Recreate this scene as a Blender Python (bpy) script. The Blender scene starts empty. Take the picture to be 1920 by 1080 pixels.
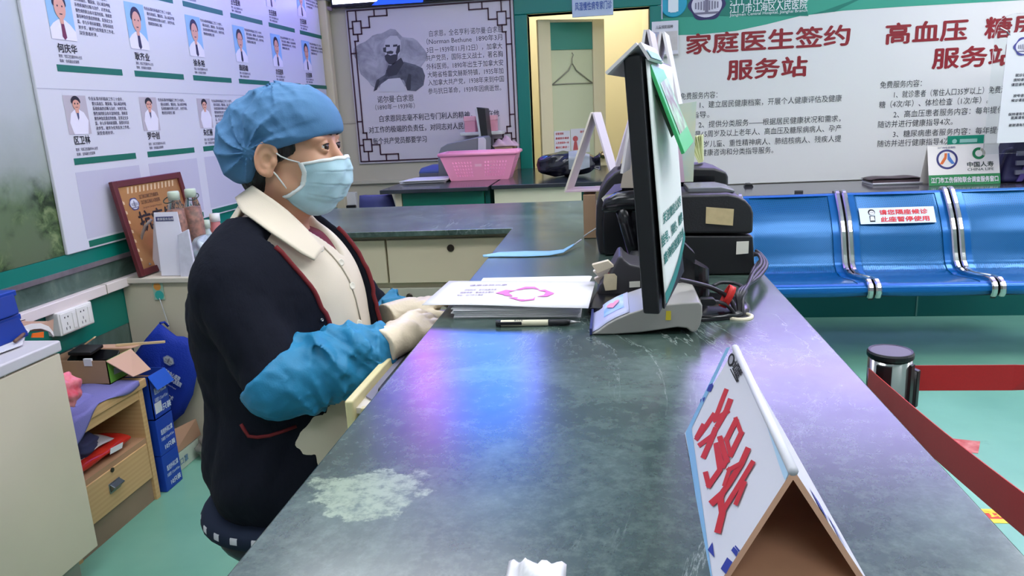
import bpy, math, random
import numpy as np
from mathutils import Vector, Matrix
random.seed(7)
SC = bpy.context.scene
COL = SC.collection
PI = math.pi

# ---------------------------------------------------------------- camera
# x runs along the back wall, y runs away along the counter, z is up; metres.
F = 1380.0
RW = np.array([[0.99, -0.016, -0.137], [0.129, -0.235, 0.963], [-0.048, -0.972, -0.231]])
_d = lambda p: np.array([p[0] - 960.0, p[1] - 540.0, F]) / np.linalg.norm([p[0] - 960.0, p[1] - 540.0, F])
_Y = _d((1145, 203)); _X = -_d((-8000, 650)); _X = _X - _Y * (_X @ _Y); _X /= np.linalg.norm(_X); _Z = np.cross(_X, _Y)
RW = np.stack([_X, _Y, _Z])
EYE = np.array([0.0, 0.0, 1.31])
cam = bpy.data.cameras.new('camera'); cam.sensor_width = 36.0; cam.lens = F / 1920 * 36
cam.clip_start = 0.02
camo = bpy.data.objects.new('camera', cam); COL.objects.link(camo)
_r, _u, _b = RW @ np.array([1., 0, 0]), RW @ np.array([0, -1., 0]), RW @ np.array([0, 0, -1.])
camo.matrix_world = Matrix([[_r[0], _u[0], _b[0], EYE[0]], [_r[1], _u[1], _b[1], EYE[1]], [_r[2], _u[2], _b[2], EYE[2]], [0, 0, 0, 1]])
SC.camera = camo

# ---------------------------------------------------------------- world, exposure
SC.view_settings.view_transform = 'Standard'
SC.view_settings.look = 'None'
SC.view_settings.exposure = 0.0
SC.view_settings.gamma = 1.0
SC.view_settings.use_curve_mapping = False
SC.cycles.use_denoising = True
SC.cycles.max_bounces = 6
w = bpy.data.worlds.new('room_air'); SC.world = w; w.use_nodes = True
w.node_tree.nodes['Background'].inputs[0].default_value = (0.80, 0.84, 1.0, 1)
w.node_tree.nodes['Background'].inputs[1].default_value = 0.20


# measured points: where the sight line of a photograph pixel meets a plane of the room
def _ray(px, py): return RW @ np.array([px - 960.0, py - 540.0, F])
def Z(px, py, z): r = _ray(px, py); return Vector(EYE + r * ((z - EYE[2]) / r[2]))
def Y(px, py, y): r = _ray(px, py); return Vector(EYE + r * (y / r[1]))
def X(px, py, x): r = _ray(px, py); return Vector(EYE + r * (x / r[0]))
V = Vector


# ---------------------------------------------------------------- materials
def lin(c):
    c = c / 255.0
    return c / 12.92 if c <= 0.04045 else ((c + 0.055) / 1.055) ** 2.4
def rgb(r, g, b): return (lin(r), lin(g), lin(b), 1.0)
_M = {}
def mat(name, col, rough=0.5, metal=0.0, spec=0.5, noise=None, bump=None, emit=0.0, trans=0.0, alpha=1.0, ior=1.45, coat=0.0, sheen=0.0, sss=0.0, stretch=None):
    """noise=(scale, amount, second colour or None); bump=(scale, strength)"""
    if name in _M: return _M[name]
    m = bpy.data.materials.new(name); m.use_nodes = True; nt = m.node_tree; b = nt.nodes['Principled BSDF']
    b.inputs['Base Color'].default_value = col; b.inputs['Roughness'].default_value = rough
    b.inputs['Metallic'].default_value = metal; b.inputs['Specular IOR Level'].default_value = spec
    b.inputs['IOR'].default_value = ior; b.inputs['Transmission Weight'].default_value = trans; b.inputs['Alpha'].default_value = alpha
    b.inputs['Coat Weight'].default_value = coat; b.inputs['Sheen Weight'].default_value = sheen
    if sss:
        b.inputs['Subsurface Weight'].default_value = sss; b.inputs['Subsurface Radius'].default_value = (0.012, 0.005, 0.003); b.inputs['Subsurface Scale'].default_value = 1.0
    if emit:
        b.inputs['Emission Color'].default_value = col; b.inputs['Emission Strength'].default_value = emit
    tc = nt.nodes.new('ShaderNodeTexCoord'); co = tc.outputs['Object']
    if stretch:
        mp = nt.nodes.new('ShaderNodeMapping'); mp.inputs['Scale'].default_value = stretch; nt.links.new(co, mp.inputs[0]); co = mp.outputs[0]
    if noise:
        n = nt.nodes.new('ShaderNodeTexNoise'); n.inputs['Scale'].default_value = noise[0]; n.inputs['Detail'].default_value = 6
        nt.links.new(co, n.inputs['Vector'])
        mx = nt.nodes.new('ShaderNodeMix'); mx.data_type = 'RGBA'
        c2 = noise[2] if len(noise) > 2 and noise[2] else tuple(x * (1 - noise[1]) for x in col[:3]) + (1,)
        mr = nt.nodes.new('ShaderNodeMapRange'); mr.inputs[1].default_value = 0.35; mr.inputs[2].default_value = 0.65
        nt.links.new(n.outputs['Fac'], mr.inputs[0]); nt.links.new(mr.outputs[0], mx.inputs['Factor'])
        mx.inputs['A'].default_value = col; mx.inputs['B'].default_value = c2
        nt.links.new(mx.outputs['Result'], b.inputs['Base Color'])
    if bump:
        n = nt.nodes.new('ShaderNodeTexNoise'); n.inputs['Scale'].default_value = bump[0]; n.inputs['Detail'].default_value = 4
        nt.links.new(co, n.inputs['Vector'])
        bp = nt.nodes.new('ShaderNodeBump'); bp.inputs['Strength'].default_value = bump[1]; bp.inputs['Distance'].default_value = 0.01
        nt.links.new(n.outputs['Fac'], bp.inputs['Height']); nt.links.new(bp.outputs[0], b.inputs['Normal'])
    _M[name] = m
    return m


class G:
    """small node-graph writer for the special materials"""
    def __init__(s, name, rough=0.5, spec=0.5, metal=0.0):
        s.m = bpy.data.materials.new(name); s.m.use_nodes = True; s.t = s.m.node_tree; s.b = s.t.nodes['Principled BSDF']
        s.b.inputs['Roughness'].default_value = rough; s.b.inputs['Specular IOR Level'].default_value = spec; s.b.inputs['Metallic'].default_value = metal
        s.tc = s.t.nodes.new('ShaderNodeTexCoord')
    def n(s, kind, **kw):
        o = s.t.nodes.new('ShaderNode' + kind)
        for k, v in kw.items():
            k2 = k.replace('_', ' ')
            if k2 in o.inputs: o.inputs[k2].default_value = v
            else: setattr(o, k, v)
        return o
    def l(s, a, b): s.t.links.new(a, b)
    def noise(s, scale, detail=6, rough=0.55, vec=None, dist=0.0):
        o = s.n('TexNoise', Scale=scale, Detail=detail, Roughness=rough, Distortion=dist); s.l(vec or s.tc.outputs['Object'], o.inputs['Vector']); return o.outputs['Fac']
    def ramp(s, fac, stops):
        o = s.n('ValToRGB'); e = o.color_ramp.elements
        while len(e) > 1: e.remove(e[-1])
        e[0].position, e[0].color = stops[0]
        for p, c in stops[1:]:
            x = e.new(p); x.color = c
        s.l(fac, o.inputs[0]); return o.outputs[0]
    def mix(s, fac, a, b):
        o = s.n('Mix'); o.data_type = 'RGBA'
        for v, k in ((fac, 'Factor'), (a, 'A'), (b, 'B')):
            if isinstance(v, (tuple, float, int)): o.inputs[k].default_value = v
            else: s.l(v, o.inputs[k])
        return o.outputs['Result']
    def math(s, op, a, b=0.0):
        o = s.n('Math'); o.operation = op
        for i, v in enumerate((a, b)):
            if isinstance(v, (float, int)): o.inputs[i].default_value = v
            else: s.l(v, o.inputs[i])
        return o.outputs[0]
    def sep(s, vec=None):
        o = s.n('SeparateXYZ'); s.l(vec or s.tc.outputs['Object'], o.inputs[0]); return o.outputs
    def mapping(s, scale=(1, 1, 1), rot=(0, 0, 0)):
        o = s.n('Mapping'); o.inputs['Scale'].default_value = scale; o.inputs['Rotation'].default_value = rot; s.l(s.tc.outputs['Object'], o.inputs[0]); return o.outputs[0]
    def col(s, c):
        if isinstance(c, tuple): s.b.inputs['Base Color'].default_value = c
        else: s.l(c, s.b.inputs['Base Color'])
        return s
    def bump(s, h, strength=0.3, dist=0.01):
        o = s.n('Bump', Strength=strength, Distance=dist); s.l(h, o.inputs['Height']); s.l(o.outputs[0], s.b.inputs['Normal']); return s


# ---------------------------------------------------------------- objects
def thing(name, label, cat, loc=(0, 0, 0), group=None, kind=None):
    o = bpy.data.objects.new(name, None); o.empty_display_size = 0.05; COL.objects.link(o); o.location = loc
    o['label'] = label; o['category'] = cat
    if group: o['group'] = group
    if kind: o['kind'] = kind
    return o
def tag(o, label, cat, group=None, kind=None):
    o['label'] = label; o['category'] = cat
    if group: o['group'] = group
    if kind: o['kind'] = kind
    return o
def struct(o): o['kind'] = 'structure'; return o
def wloc(o):
    p = Vector((0, 0, 0))
    while o is not None: p += o.location; o = o.parent
    return p

_TC = bpy.data.curves.new('lettering_source', 'FONT'); _TO = bpy.data.objects.new('lettering_source', _TC); COL.objects.link(_TO)
def glyphs(body, bold=0.0, shear=0.0):
    _TC.body = body; _TC.offset = bold; _TC.size = 1.0; _TC.shear = shear; _TC.align_x = 'LEFT'; _TC.resolution_u = 2
    bpy.context.view_layer.update()
    ev = _TO.evaluated_get(bpy.context.evaluated_depsgraph_get()); me = ev.to_mesh()
    vs = [tuple(v.co) for v in me.vertices]; fs = [tuple(p.vertices) for p in me.polygons]
    ev.to_mesh_clear()
    return vs, fs


class MB:
    def __init__(s): s.v = []; s.f = []; s.mi = []; s.cur = 0
    def add(s, vs, fs):
        o = len(s.v); s.v += [tuple(x) for x in vs]; s.f += [tuple(i + o for i in f) for f in fs]; s.mi += [s.cur] * len(fs); return s
    def m(s, i): s.cur = i; return s
    def box(s, x0, x1, y0, y1, z0, z1):
        return s.add([(x0, y0, z0), (x1, y0, z0), (x1, y1, z0), (x0, y1, z0), (x0, y0, z1), (x1, y0, z1), (x1, y1, z1), (x0, y1, z1)],
                     [(0, 3, 2, 1), (4, 5, 6, 7), (0, 1, 5, 4), (1, 2, 6, 5), (2, 3, 7, 6), (3, 0, 4, 7)])
    def obox(s, c, u, v, wv):
        c, u, v, wv = Vector(c), Vector(u), Vector(v), Vector(wv)
        p = [c - u - v - wv, c + u - v - wv, c + u + v - wv, c - u + v - wv, c - u - v + wv, c + u - v + wv, c + u + v + wv, c - u + v + wv]
        return s.add(p, [(0, 3, 2, 1), (4, 5, 6, 7), (0, 1, 5, 4), (1, 2, 6, 5), (2, 3, 7, 6), (3, 0, 4, 7)])
    def poly(s, pts): return s.add(pts, [tuple(range(len(pts)))])
    def prism(s, pts, off):
        n = len(pts); off = Vector(off); a = [Vector(p) for p in pts]; b = [p + off for p in a]
        return s.add(a + b, [tuple(reversed(range(n))), tuple(range(n, 2 * n))] + [(i, (i + 1) % n, n + (i + 1) % n, n + i) for i in range(n)])
    def slab(s, pts, t):
        a = [Vector(p) for p in pts]; nrm = (a[1] - a[0]).cross(a[2] - a[0]).normalized()
        return s.prism(a, nrm * t)
    def tube(s, pts, r, n=8, caps=True):
        pts = [Vector(p) for p in pts]; k = len(pts); R = r if isinstance(r, (list, tuple)) else [r] * k
        vs = []; up = None
        for i, p in enumerate(pts):
            t = (pts[min(i + 1, k - 1)] - pts[max(i - 1, 0)]).normalized()
            if up is None:
                up = Vector((0, 0, 1)) if abs(t.z) < 0.9 else Vector((1, 0, 0))
            a = t.cross(up)
            a = a.normalized() if a.length > 1e-6 else t.orthogonal().normalized()
            up = a.cross(t).normalized(); b = up
            for j in range(n):
                th = 2 * PI * j / n; vs.append(p + (a * math.cos(th) + b * math.sin(th)) * R[i])
        fs = [(i * n + j, i * n + (j + 1) % n, (i + 1) * n + (j + 1) % n, (i + 1) * n + j) for i in range(k - 1) for j in range(n)]
        if caps: fs += [tuple(reversed(range(n))), tuple(range((k - 1) * n, k * n))]
        return s.add(vs, fs)
    def lathe(s, prof, c=(0, 0, 0), axis=(0, 0, 1), n=24, caps=True):
        c = Vector(c); ax = Vector(axis).normalized(); a = ax.orthogonal().normalized(); b = ax.cross(a)
        vs = [c + ax * z + (a * math.cos(2 * PI * j / n) + b * math.sin(2 * PI * j / n)) * max(r, 1e-4) for r, z in prof for j in range(n)]
        k = len(prof)
        fs = [(i * n + j, i * n + (j + 1) % n, (i + 1) * n + (j + 1) % n, (i + 1) * n + j) for i in range(k - 1) for j in range(n)]
        if caps: fs += [tuple(reversed(range(n))), tuple(range((k - 1) * n, k * n))]
        return s.add(vs, fs)
    def grid(s, fn, nu, nv, closed_u=False):
        vs = [fn(i / nu, j / nv) for j in range(nv + 1) for i in range(nu + (0 if closed_u else 1))]
        w_ = nu if closed_u else nu + 1
        fs = [(j * w_ + i, j * w_ + (i + 1) % w_, (j + 1) * w_ + (i + 1) % w_, (j + 1) * w_ + i) for j in range(nv) for i in range(nu)]
        return s.add(vs, fs)
    def disc(s, c, u, v, r, n=24, r2=None, a0=0.0, a1=2 * PI):
        c, u, v = Vector(c), Vector(u).normalized(), Vector(v).normalized()
        if r2 is None:
            return s.poly([c + u * (r * math.cos(a0 + (a1 - a0) * j / n)) + v * (r * math.sin(a0 + (a1 - a0) * j / n)) for j in range(n)])
        vs = []
        for j in range(n + 1):
            a = a0 + (a1 - a0) * j / n; d = u * math.cos(a) + v * math.sin(a); vs += [c + d * r, c + d * r2]
        return s.add(vs, [(2 * j, 2 * j + 1, 2 * j + 3, 2 * j + 2) for j in range(n)])
    def text(s, body, o, u, v, size, width=None, bold=0.0, shear=0.0, align='l'):
        """flat lettering on a plane: o start of the baseline, u along, v up"""
        o, u, v = Vector(o), Vector(u).normalized(), Vector(v).normalized()
        vs, fs = glyphs(body, 0.0, shear)
        if not vs: return s
        x0, x1 = min(p[0] for p in vs), max(p[0] for p in vs)
        kx = size if width is None else width / (x1 - x0)
        sh = {'l': 0.0, 'c': -0.5, 'r': -1.0}[align] * (x1 - x0) * kx
        nz = u.cross(v); k = 0
        for a, b in (((0, 0),) if bold < .008 else ((-bold, 0), (bold, 0)) if bold < .018 else ((-bold, 0), (bold, 0), (0, bold), (0, -bold))):
            s.add([o + u * ((p[0] + a - x0) * kx + sh) + v * ((p[1] + b) * size) + nz * (.00018 * k) for p in vs], fs); k += 1
        return s
    def build(s, name, mats, parent=None, smooth=False, bevel=0.0, solid=0.0, sub=0, world=True, seg=2):
        me = bpy.data.meshes.new(name); off = wloc(parent) if (parent is not None and world) else Vector((0, 0, 0))
        me.from_pydata([tuple(Vector(p) - off) for p in s.v], [], s.f); me.validate()
        mats = mats if isinstance(mats, (list, tuple)) else [mats]
        for q in mats: me.materials.append(q)
        if len(mats) > 1 and len(me.polygons) == len(s.mi): me.polygons.foreach_set('material_index', s.mi)
        if smooth: me.polygons.foreach_set('use_smooth', [True] * len(me.polygons))
        o = bpy.data.objects.new(name, me); COL.objects.link(o)
        if parent is not None: o.parent = parent
        if sub:
            q = o.modifiers.new('sub', 'SUBSURF'); q.levels = sub; q.render_levels = sub
        if solid:
            q = o.modifiers.new('solid', 'SOLIDIFY'); q.thickness = solid; q.offset = 0
        if bevel:
            q = o.modifiers.new('bevel', 'BEVEL'); q.width = bevel; q.segments = seg; q.limit_method = 'ANGLE'; q.angle_limit = math.radians(40)
            if not smooth:
                me.polygons.foreach_set('use_smooth', [True] * len(me.polygons))
                q.harden_normals = True
        return o
def copy_tree(o, parent=None):
    c = o.copy(); COL.objects.link(c)
    if parent is not None: c.parent = parent
    for ch in list(o.children): copy_tree(ch, c)
    return c
def drop_tree(o):
    for ch in list(o.children): drop_tree(ch)
    bpy.data.objects.remove(o)
# ---------------------------------------------------------------- room
XL, XR, YB, YF, HC = -1.98, 4.2, 5.2, -2.6, 2.9
UX, UY, UZ = V((1, 0, 0)), V((0, 1, 0)), V((0, 0, 1))
white = mat('white_paint', rgb(222, 222, 218), 0.6)
paper = mat('white_paper', rgb(216, 215, 218), 0.6)
cream = mat('cream_laminate', rgb(212, 200, 170), 0.45, noise=(3, 0.05))
teal = mat('teal_paint', rgb(0, 118, 104), 0.4)
tealdk = mat('dark_teal_panel', rgb(0, 92, 84), 0.4)
black = mat('black_plastic', rgb(24, 24, 28), 0.42)
blackg = mat('black_gloss_plastic', rgb(16, 16, 20), 0.22)
ink = mat('black_ink', rgb(34, 34, 38), 0.7)
gink = mat('grey_ink', rgb(82, 82, 90), 0.7)
green = mat('bar_green', rgb(10, 104, 84), 0.5)
red = mat('sign_red', rgb(196, 40, 48), 0.5)
chrome = mat('chrome', rgb(200, 200, 198), 0.16, metal=1.0)
steel = mat('satin_steel', rgb(150, 150, 148), 0.35, metal=1.0)

def floor_mat():
    g = G('green_floor_paint', 0.3, 0.5)
    n = g.noise(1.3, 5); c = g.ramp(n, [(0.3, rgb(102, 156, 136)), (0.7, rgb(132, 188, 166))])
    s = g.noise(9, 8, 0.7); d = g.ramp(s, [(0.66, (0, 0, 0, 1)), (0.74, (1, 1, 1, 1))])
    c = g.mix(g.math('MULTIPLY', d, 0.4), c, rgb(168, 206, 192))
    s2 = g.noise(3.0, 8, 0.7); d2 = g.ramp(s2, [(0.27, (1, 1, 1, 1)), (0.34, (0, 0, 0, 1))])
    c = g.mix(g.math('MULTIPLY', d2, 0.35), c, rgb(70, 110, 98))
    g.col(c); return g.m
struct(MB().box(XL - .1, XR + .1, YF - .1, YB + 1.4, -0.1, 0).build('floor', floor_mat()))
struct(MB().box(XL - .1, XR + .1, YF - .1, YB + 1.4, HC, HC + .1).build('ceiling', mat('ceiling_white', rgb(230, 230, 228), 0.7)))
tile = mat('cream_wall_tile', rgb(196, 190, 172), 0.35, noise=(2, 0.04))

def marble_green():
    g = G('green_marble_cladding', 0.22, 0.5); n = g.noise(4, 8, 0.6, dist=1.5)
    g.col(g.ramp(n, [(0.3, rgb(52, 72, 66)), (0.55, rgb(84, 104, 96)), (0.75, rgb(116, 132, 122))])); return g.m
mgreen = marble_green()
# left wall and its painted and clad bands
struct(MB().box(XL - .1, XL, YF, YB + 1.3, 0, HC).build('wall_left', white))
struct(MB().box(XL, XL + .006, YF, YB, 0.0, 0.55).build('trim_1', mgreen))
struct(MB().box(XL, XL + .008, YF, YB, 0.55, 0.705).build('trim_2', teal))
struct(MB().box(XL, XL + .012, YF, YB, 0.742, 0.815).build('trim_3', mgreen))
struct(MB().box(XL, XL + .02, YF, YB, 0.815, 0.832).build('trim_4', mat('grey_ledge_stone', rgb(120, 112, 118), 0.4, noise=(14, .35))))
struct(MB().box(XL, XL + .010, YF, YB, 0.832, 0.885).build('trim_5', teal))
# back wall with the doorway cut out
DX0, DX1, DH = -0.545, 0.262, 1.945
struct(MB().box(XL - .1, DX0 - .0, YB, YB + .12, 0, HC).box(DX1, XR + .1, YB, YB + .12, 0, HC).box(DX0, DX1, YB, YB + .12, DH, HC).build('wall_back', tile))
struct(MB().box(XR, XR + .1, YF, YB, 0, HC).build('wall_right', white))
struct(MB().box(XL - .1, XR + .1, YF - .1, YF, 0, HC).build('wall_front', white))
# ledge on the tiled back wall, pipe box in the corner
struct(MB().box(XL, -.75, YB - .03, YB, 0.862, 0.885).build('trim_6', tile))
struct(MB().box(-1.985, -1.80, YB - .004, YB, 1.29, 1.294).build('trim_7', mat('grout_line', rgb(150, 144, 130), .6)))
struct(MB().box(XL, XL + .07, YB - .09, YB - .02, 0, HC).build('trim_8', cream, bevel=.01))
# doorway: teal casing, cream room behind
fr = MB()
for (a, b, c_, d_) in ((DX0 - .085, DX0, 0, DH), (DX1, DX1 + .075, 0, DH), (DX0 - .085, DX1 + .075, DH, DH + .10)):
    fr.box(a, b, YB - .035, YB + .12, c_, d_)
struct(fr.build('trim_9', teal, bevel=.006))
roomc = mat('cream_room_paint', rgb(234, 224, 190), 0.6)
struct(MB().box(DX0 - .5, DX1 + .9, YB + 1.25, YB + 1.3, 0, HC).build('wall_inner', roomc))
struct(MB().box(DX0 - .5, DX0 - .45, YB + .12, YB + 1.3, 0, HC).build('wall_inner_left', roomc))
struct(MB().box(DX1 + .0, DX1 + .05, YB + .12, YB + 1.3, 0, HC).build('wall_inner_right', roomc))
# door leaf, hinged at the left jamb and swung a little into the inner room
dh = V((DX0 + .055, YB + .09, 0)); ang = math.radians(24); du = V((math.cos(ang), math.sin(ang), 0)); dn = V((-math.sin(ang), math.cos(ang), 0))
DW = 0.49
def leaf(m, a, b, z0, z1, t0=-.018, t1=.018):
    p = dh + du * a + dn * t0; q = dh + du * b + dn * t0
    return m.prism([p + UZ * z0, q + UZ * z0, q + UZ * z1, p + UZ * z1], dn * (t1 - t0))
door = thing('door_1', 'cream door with frosted pane and teal panels standing ajar', 'door', dh, kind='structure')
m = MB(); leaf(m, 0, .09, 0, 1.92); leaf(m, DW - .09, DW, 0, 1.92); leaf(m, .09, DW - .09, 1.90, 1.92); leaf(m, .09, DW - .09, 0, .12)
m.build('door_frame', mat('cream_door_paint', rgb(226, 214, 172), 0.45), door, bevel=.003)
m = MB(); leaf(m, .09, DW - .09, 1.72, 1.90, -.012, .012); leaf(m, .09, DW - .09, .12, .98, -.012, .012)
m.build('door_panel', mat('door_teal_panel', rgb(46, 132, 112), 0.4), door)
m = MB(); leaf(m, .09, DW - .09, .98, 1.72, -.004, .004)
m.build('door_glass', mat('frosted_pane', rgb(206, 210, 168), 0.35, noise=(2, .05)), door)
kp = dh + du * (DW - .045) - dn * .018 + UZ * .985
m = MB().lathe([(.022, 0), (.022, .006), (.010, .008), (.010, .03), (.024, .036), (.028, .05), (.022, .064), (.004, .068)], kp, -dn, 20)
m.build('door_knob', mat('brass_knob', rgb(170, 150, 110), .22, metal=1), door, smooth=True)
# what the frosted pane shows of a hanger behind it: a wire hanger hung on the pane
hg = thing('clothes_hanger', 'grey clothes hanger hung inside the frosted door pane', 'hanger', dh + du * .245 + UZ * 1.66 - dn * .012)
c0 = dh + du * .245 - dn * .012
P_ = lambda a, z: c0 + du * a + UZ * z
MB().tube([P_(0, 1.70), P_(.012, 1.685), P_(0, 1.66), P_(0, 1.63)], .003, 6).tube([P_(-.15, 1.49), P_(-.03, 1.58), P_(0, 1.63), P_(.03, 1.58), P_(.15, 1.49)], .005, 6).tube([P_(-.15, 1.49), P_(0, 1.492), P_(.15, 1.49)], .004, 6).build('hanger_frame', mat('hanger_grey', rgb(150, 150, 128), .5), hg, smooth=True)
# two notices stuck on the pane
nt = thing('door_notice', 'white notice with red lines stuck low on the frosted door pane', 'notice', dh + du * .16 + UZ * 1.02)
m = MB(); leaf(m, .095, .215, 1.0, 1.17, -.008, -.006); m.build('sheet', paper, nt)
m = MB()
for i, tx in enumerate(['诊室须知', '患者就诊请进', '人员请保持一米', '戴好口罩进一']):
    m.text(tx, dh + du * .105 + UZ * (1.145 - i * .032) - dn * .009, du, UZ, .017, width=.06 if i == 0 else .1, bold=.02)
m.build('lettering', mat('notice_red', rgb(200, 60, 60), .6), nt)
nt = thing('door_notice', 'white notice with a small red drawing beside the red-lined notice', 'notice', dh + du * .3 + UZ * 1.02)
m = MB(); leaf(m, .22, .365, 1.01, 1.18, -.008, -.006); m.build('sheet', paper, nt)
q = lambda a, z: dh + du * a + UZ * z - dn * .009
m = MB().disc(q(.255, 1.11), du, UZ, .02).poly([q(.235, 1.03), q(.275, 1.03), q(.265, 1.09), q(.245, 1.09)]); m.text('请勿', q(.29, 1.15), du, UZ, .018, bold=.02)
m.build('drawing', mat('notice_red2', rgb(190, 90, 90), .6), nt)
m = MB(); m.text('一人', q(.3, 1.10), du, UZ, .02).text('一诊', q(.3, 1.06), du, UZ, .02).build('lettering', gink, nt)
# ---------------------------------------------------------------- ceiling lights (the room's lamps, plus light added for the poster wall)
def ceiling_light(x, y, lab, e=9.0, col=(0.93, 0.94, 1.0, 1), sx=.6, sy=.3):
    t = thing('ceiling_light', lab, 'ceiling light', (x, y, HC), 'recessed ceiling panels')
    m = MB(); a, b = sx, sy
    for (x0, x1, y0, y1) in ((-a - .02, -a, -b - .02, b + .02), (a, a + .02, -b - .02, b + .02), (-a, a, -b - .02, -b), (-a, a, b, b + .02)):
        m.box(x + x0, x + x1, y + y0, y + y1, HC - .03, HC)
    m.build('frame', white, t)
    k = 'panel_glow_%d' % int(e * 10)
    g = mat(k + str(int(col[0] * 100)), col, .5, emit=e)
    MB().box(x - a, x + a, y - b, y + b, HC - .02, HC - .005).build('diffuser', g, t)
ceiling_light(-1.0, 0.9, 'white ceiling panel above the seated worker', 11)
ceiling_light(-1.0, 2.9, 'white ceiling panel above the back desks', 8)
ceiling_light(1.2, 0.9, 'white ceiling panel above the retractable belt post', 14)
ceiling_light(1.6, 2.2, 'white ceiling panel above the blue bench', 15)
ceiling_light(3.3, 2.0, 'white ceiling panel by the right-hand wall', 14)
ceiling_light(2.9, 3.9, 'added white ceiling panel brightening the service poster', 17)  # extra unseen lamp, added to brighten the poster wall
ceiling_light(-.1, 1.9, 'white ceiling panel over the middle of the counter', 5)
ceiling_light(0.2, -1.2, 'white ceiling panel behind the counter end', 11)
ld = thing('led_display', 'long lit lavender display board high on the back wall above the service poster', 'display', (1.9, YB, 2.16))
MB().box(.55, 3.4, YB - .07, YB, 2.13, 2.84).build('casing', blackg, ld, bevel=.006)
MB().box(.57, 3.38, YB - .073, YB - .0705, 2.15, 2.82).build('lit_face', mat('led_lavender', rgb(196, 176, 255), .4, emit=7.5), ld)
L = bpy.data.lights.new('inner_room_lamp', 'AREA'); L.energy = 24; L.size = 1.2; L.color = (1, .98, .94)
lo = bpy.data.objects.new('inner_room_lamp', L); COL.objects.link(lo); lo.location = (-.1, YB + .6, HC - .25); lo['kind'] = 'structure'

# ---------------------------------------------------------------- wall screen
YW = YB - .004
tv = thing('wall_screen', 'large lit blue screen mounted high on the back wall', 'television', (-1.24, YB, 2.06))
MB().box(-1.875, -.55, YB - .085, YB - .02, 2.062, 2.83).build('casing', blackg, tv, bevel=.008)
def tv_mat():
    g = G('screen_picture', .3, .3)
    s = g.sep(); u = s[0]; z = s[2]
    lo_ = g.n('MapRange'); lo_.inputs[1].default_value = -.66; lo_.inputs[2].default_value = .70; g.l(u, lo_.inputs[0])
    c = g.ramp(lo_.outputs[0], [(0, rgb(60, 60, 130)), (.26, rgb(80, 70, 170)), (.36, rgb(226, 110, 235)), (.47, rgb(120, 110, 250)), (.58, rgb(40, 120, 255)), (.85, rgb(60, 130, 255)), (1, rgb(150, 140, 255))])
    hi = g.n('MapRange'); hi.inputs[1].default_value = .08; hi.inputs[2].default_value = .03; g.l(z, hi.inputs[0])
    c = g.mix(hi.outputs[0], c, rgb(215, 220, 255))
    g.col((0, 0, 0, 1)); g.l(c, g.b.inputs['Emission Color']); g.b.inputs['Emission Strength'].default_value = 11.0
    return g.m
MB().box(-1.86, -.565, YB - .088, YB - .0855, 2.085, 2.815).build('picture', tv_mat(), tv)
bl = mat('screen_blue_shape', rgb(24, 70, 235), .4, emit=1.5)
MB().poly([Y(697, 10, YB - .09), Y(793, 4, YB - .09), Y(796, -25, YB - .09), Y(735, -25, YB - .09)]).build('blue_shape', bl, tv)
bx = thing('wall_box', 'small grey junction box beside the lower left corner of the wall screen', 'junction box', (-1.93, YB - .1, 2.1))
MB().box(-1.965, -1.885, YB - .10, YB, 2.115, 2.26).build('casing', mat('box_grey', rgb(186, 182, 186), .4), bx, bevel=.008)
MB().tube([(-1.98, YB - .06, 2.12), (-1.94, YB - .06, 2.075), (-1.88, YB - .05, 2.06)], .014).build('cable', mat('cable_lilac', rgb(160, 140, 160), .5), bx, smooth=True)

# ---------------------------------------------------------------- portrait panel with fretwork border on the back wall
pn = thing('wall_panel', 'pale grey panel with dark fretwork border and a portrait with text', 'wall panel', (-1.25, YB, 1.02))
MB().box(-1.80, -.635, YB - .02, YB, 1.005, 2.058).build('board', mat('panel_grey', rgb(204, 198, 206), .45), pn, bevel=.003)
fret = mat('fretwork_maroon', rgb(62, 30, 44), .5); m = MB(); yf = YB - .026
def bar(x0, z0, x1, z1, w=.0085):
    m.box(min(x0, x1) - w / 2, max(x0, x1) + w / 2, yf, YB - .0195, min(z0, z1) - w / 2, max(z0, z1) + w / 2)
L_, R_, B_, T_ = -1.785, -.655, 1.022, 2.045
bar(L_, B_, L_, T_); bar(R_, B_, R_, T_); bar(L_, B_, R_, B_); bar(L_, T_, R_, T_)
def corner(sx, sz, x, z):
    f = lambda a, b, c, d: bar(x + sx * a, z + sz * b, x + sx * c, z + sz * d)
    f(.03, .07, .09, .07); f(.09, .07, .09, .155); f(.03, .07, .03, .155); f(.03, .155, .09, .155)
    f(0, .115, .03, .115); f(.06, 0, .06, .07); f(.09, .115, .15, .115); f(.15, .115, .15, .045); f(.15, .045, .28, .045); f(.28, .045, .28, 0)
    f(.19, .045, .19, 0); f(.06, .155, .06, .2); f(.06, .2, .035, .2)
corner(1, -1, L_, T_); corner(1, 1, L_, B_); corner(-1, -1, R_, T_); corner(-1, 1, R_, B_)
bar(L_ + .037, B_ + .2, L_ + .037, T_ - .2); bar(R_ - .037, B_ + .2, R_ - .037, T_ - .2)
bar(L_, B_ + .28, L_ + .037, B_ + .28); bar(L_, T_ - .28, L_ + .037, T_ - .28); bar(R_, B_ + .28, R_ - .037, B_ + .28); bar(R_, T_ - .28, R_ - .037, T_ - .28)
m.build('fretwork', fret, pn)
yt = YB - .0215
pix = lambda x, y: Y(x, y, yt)
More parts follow.
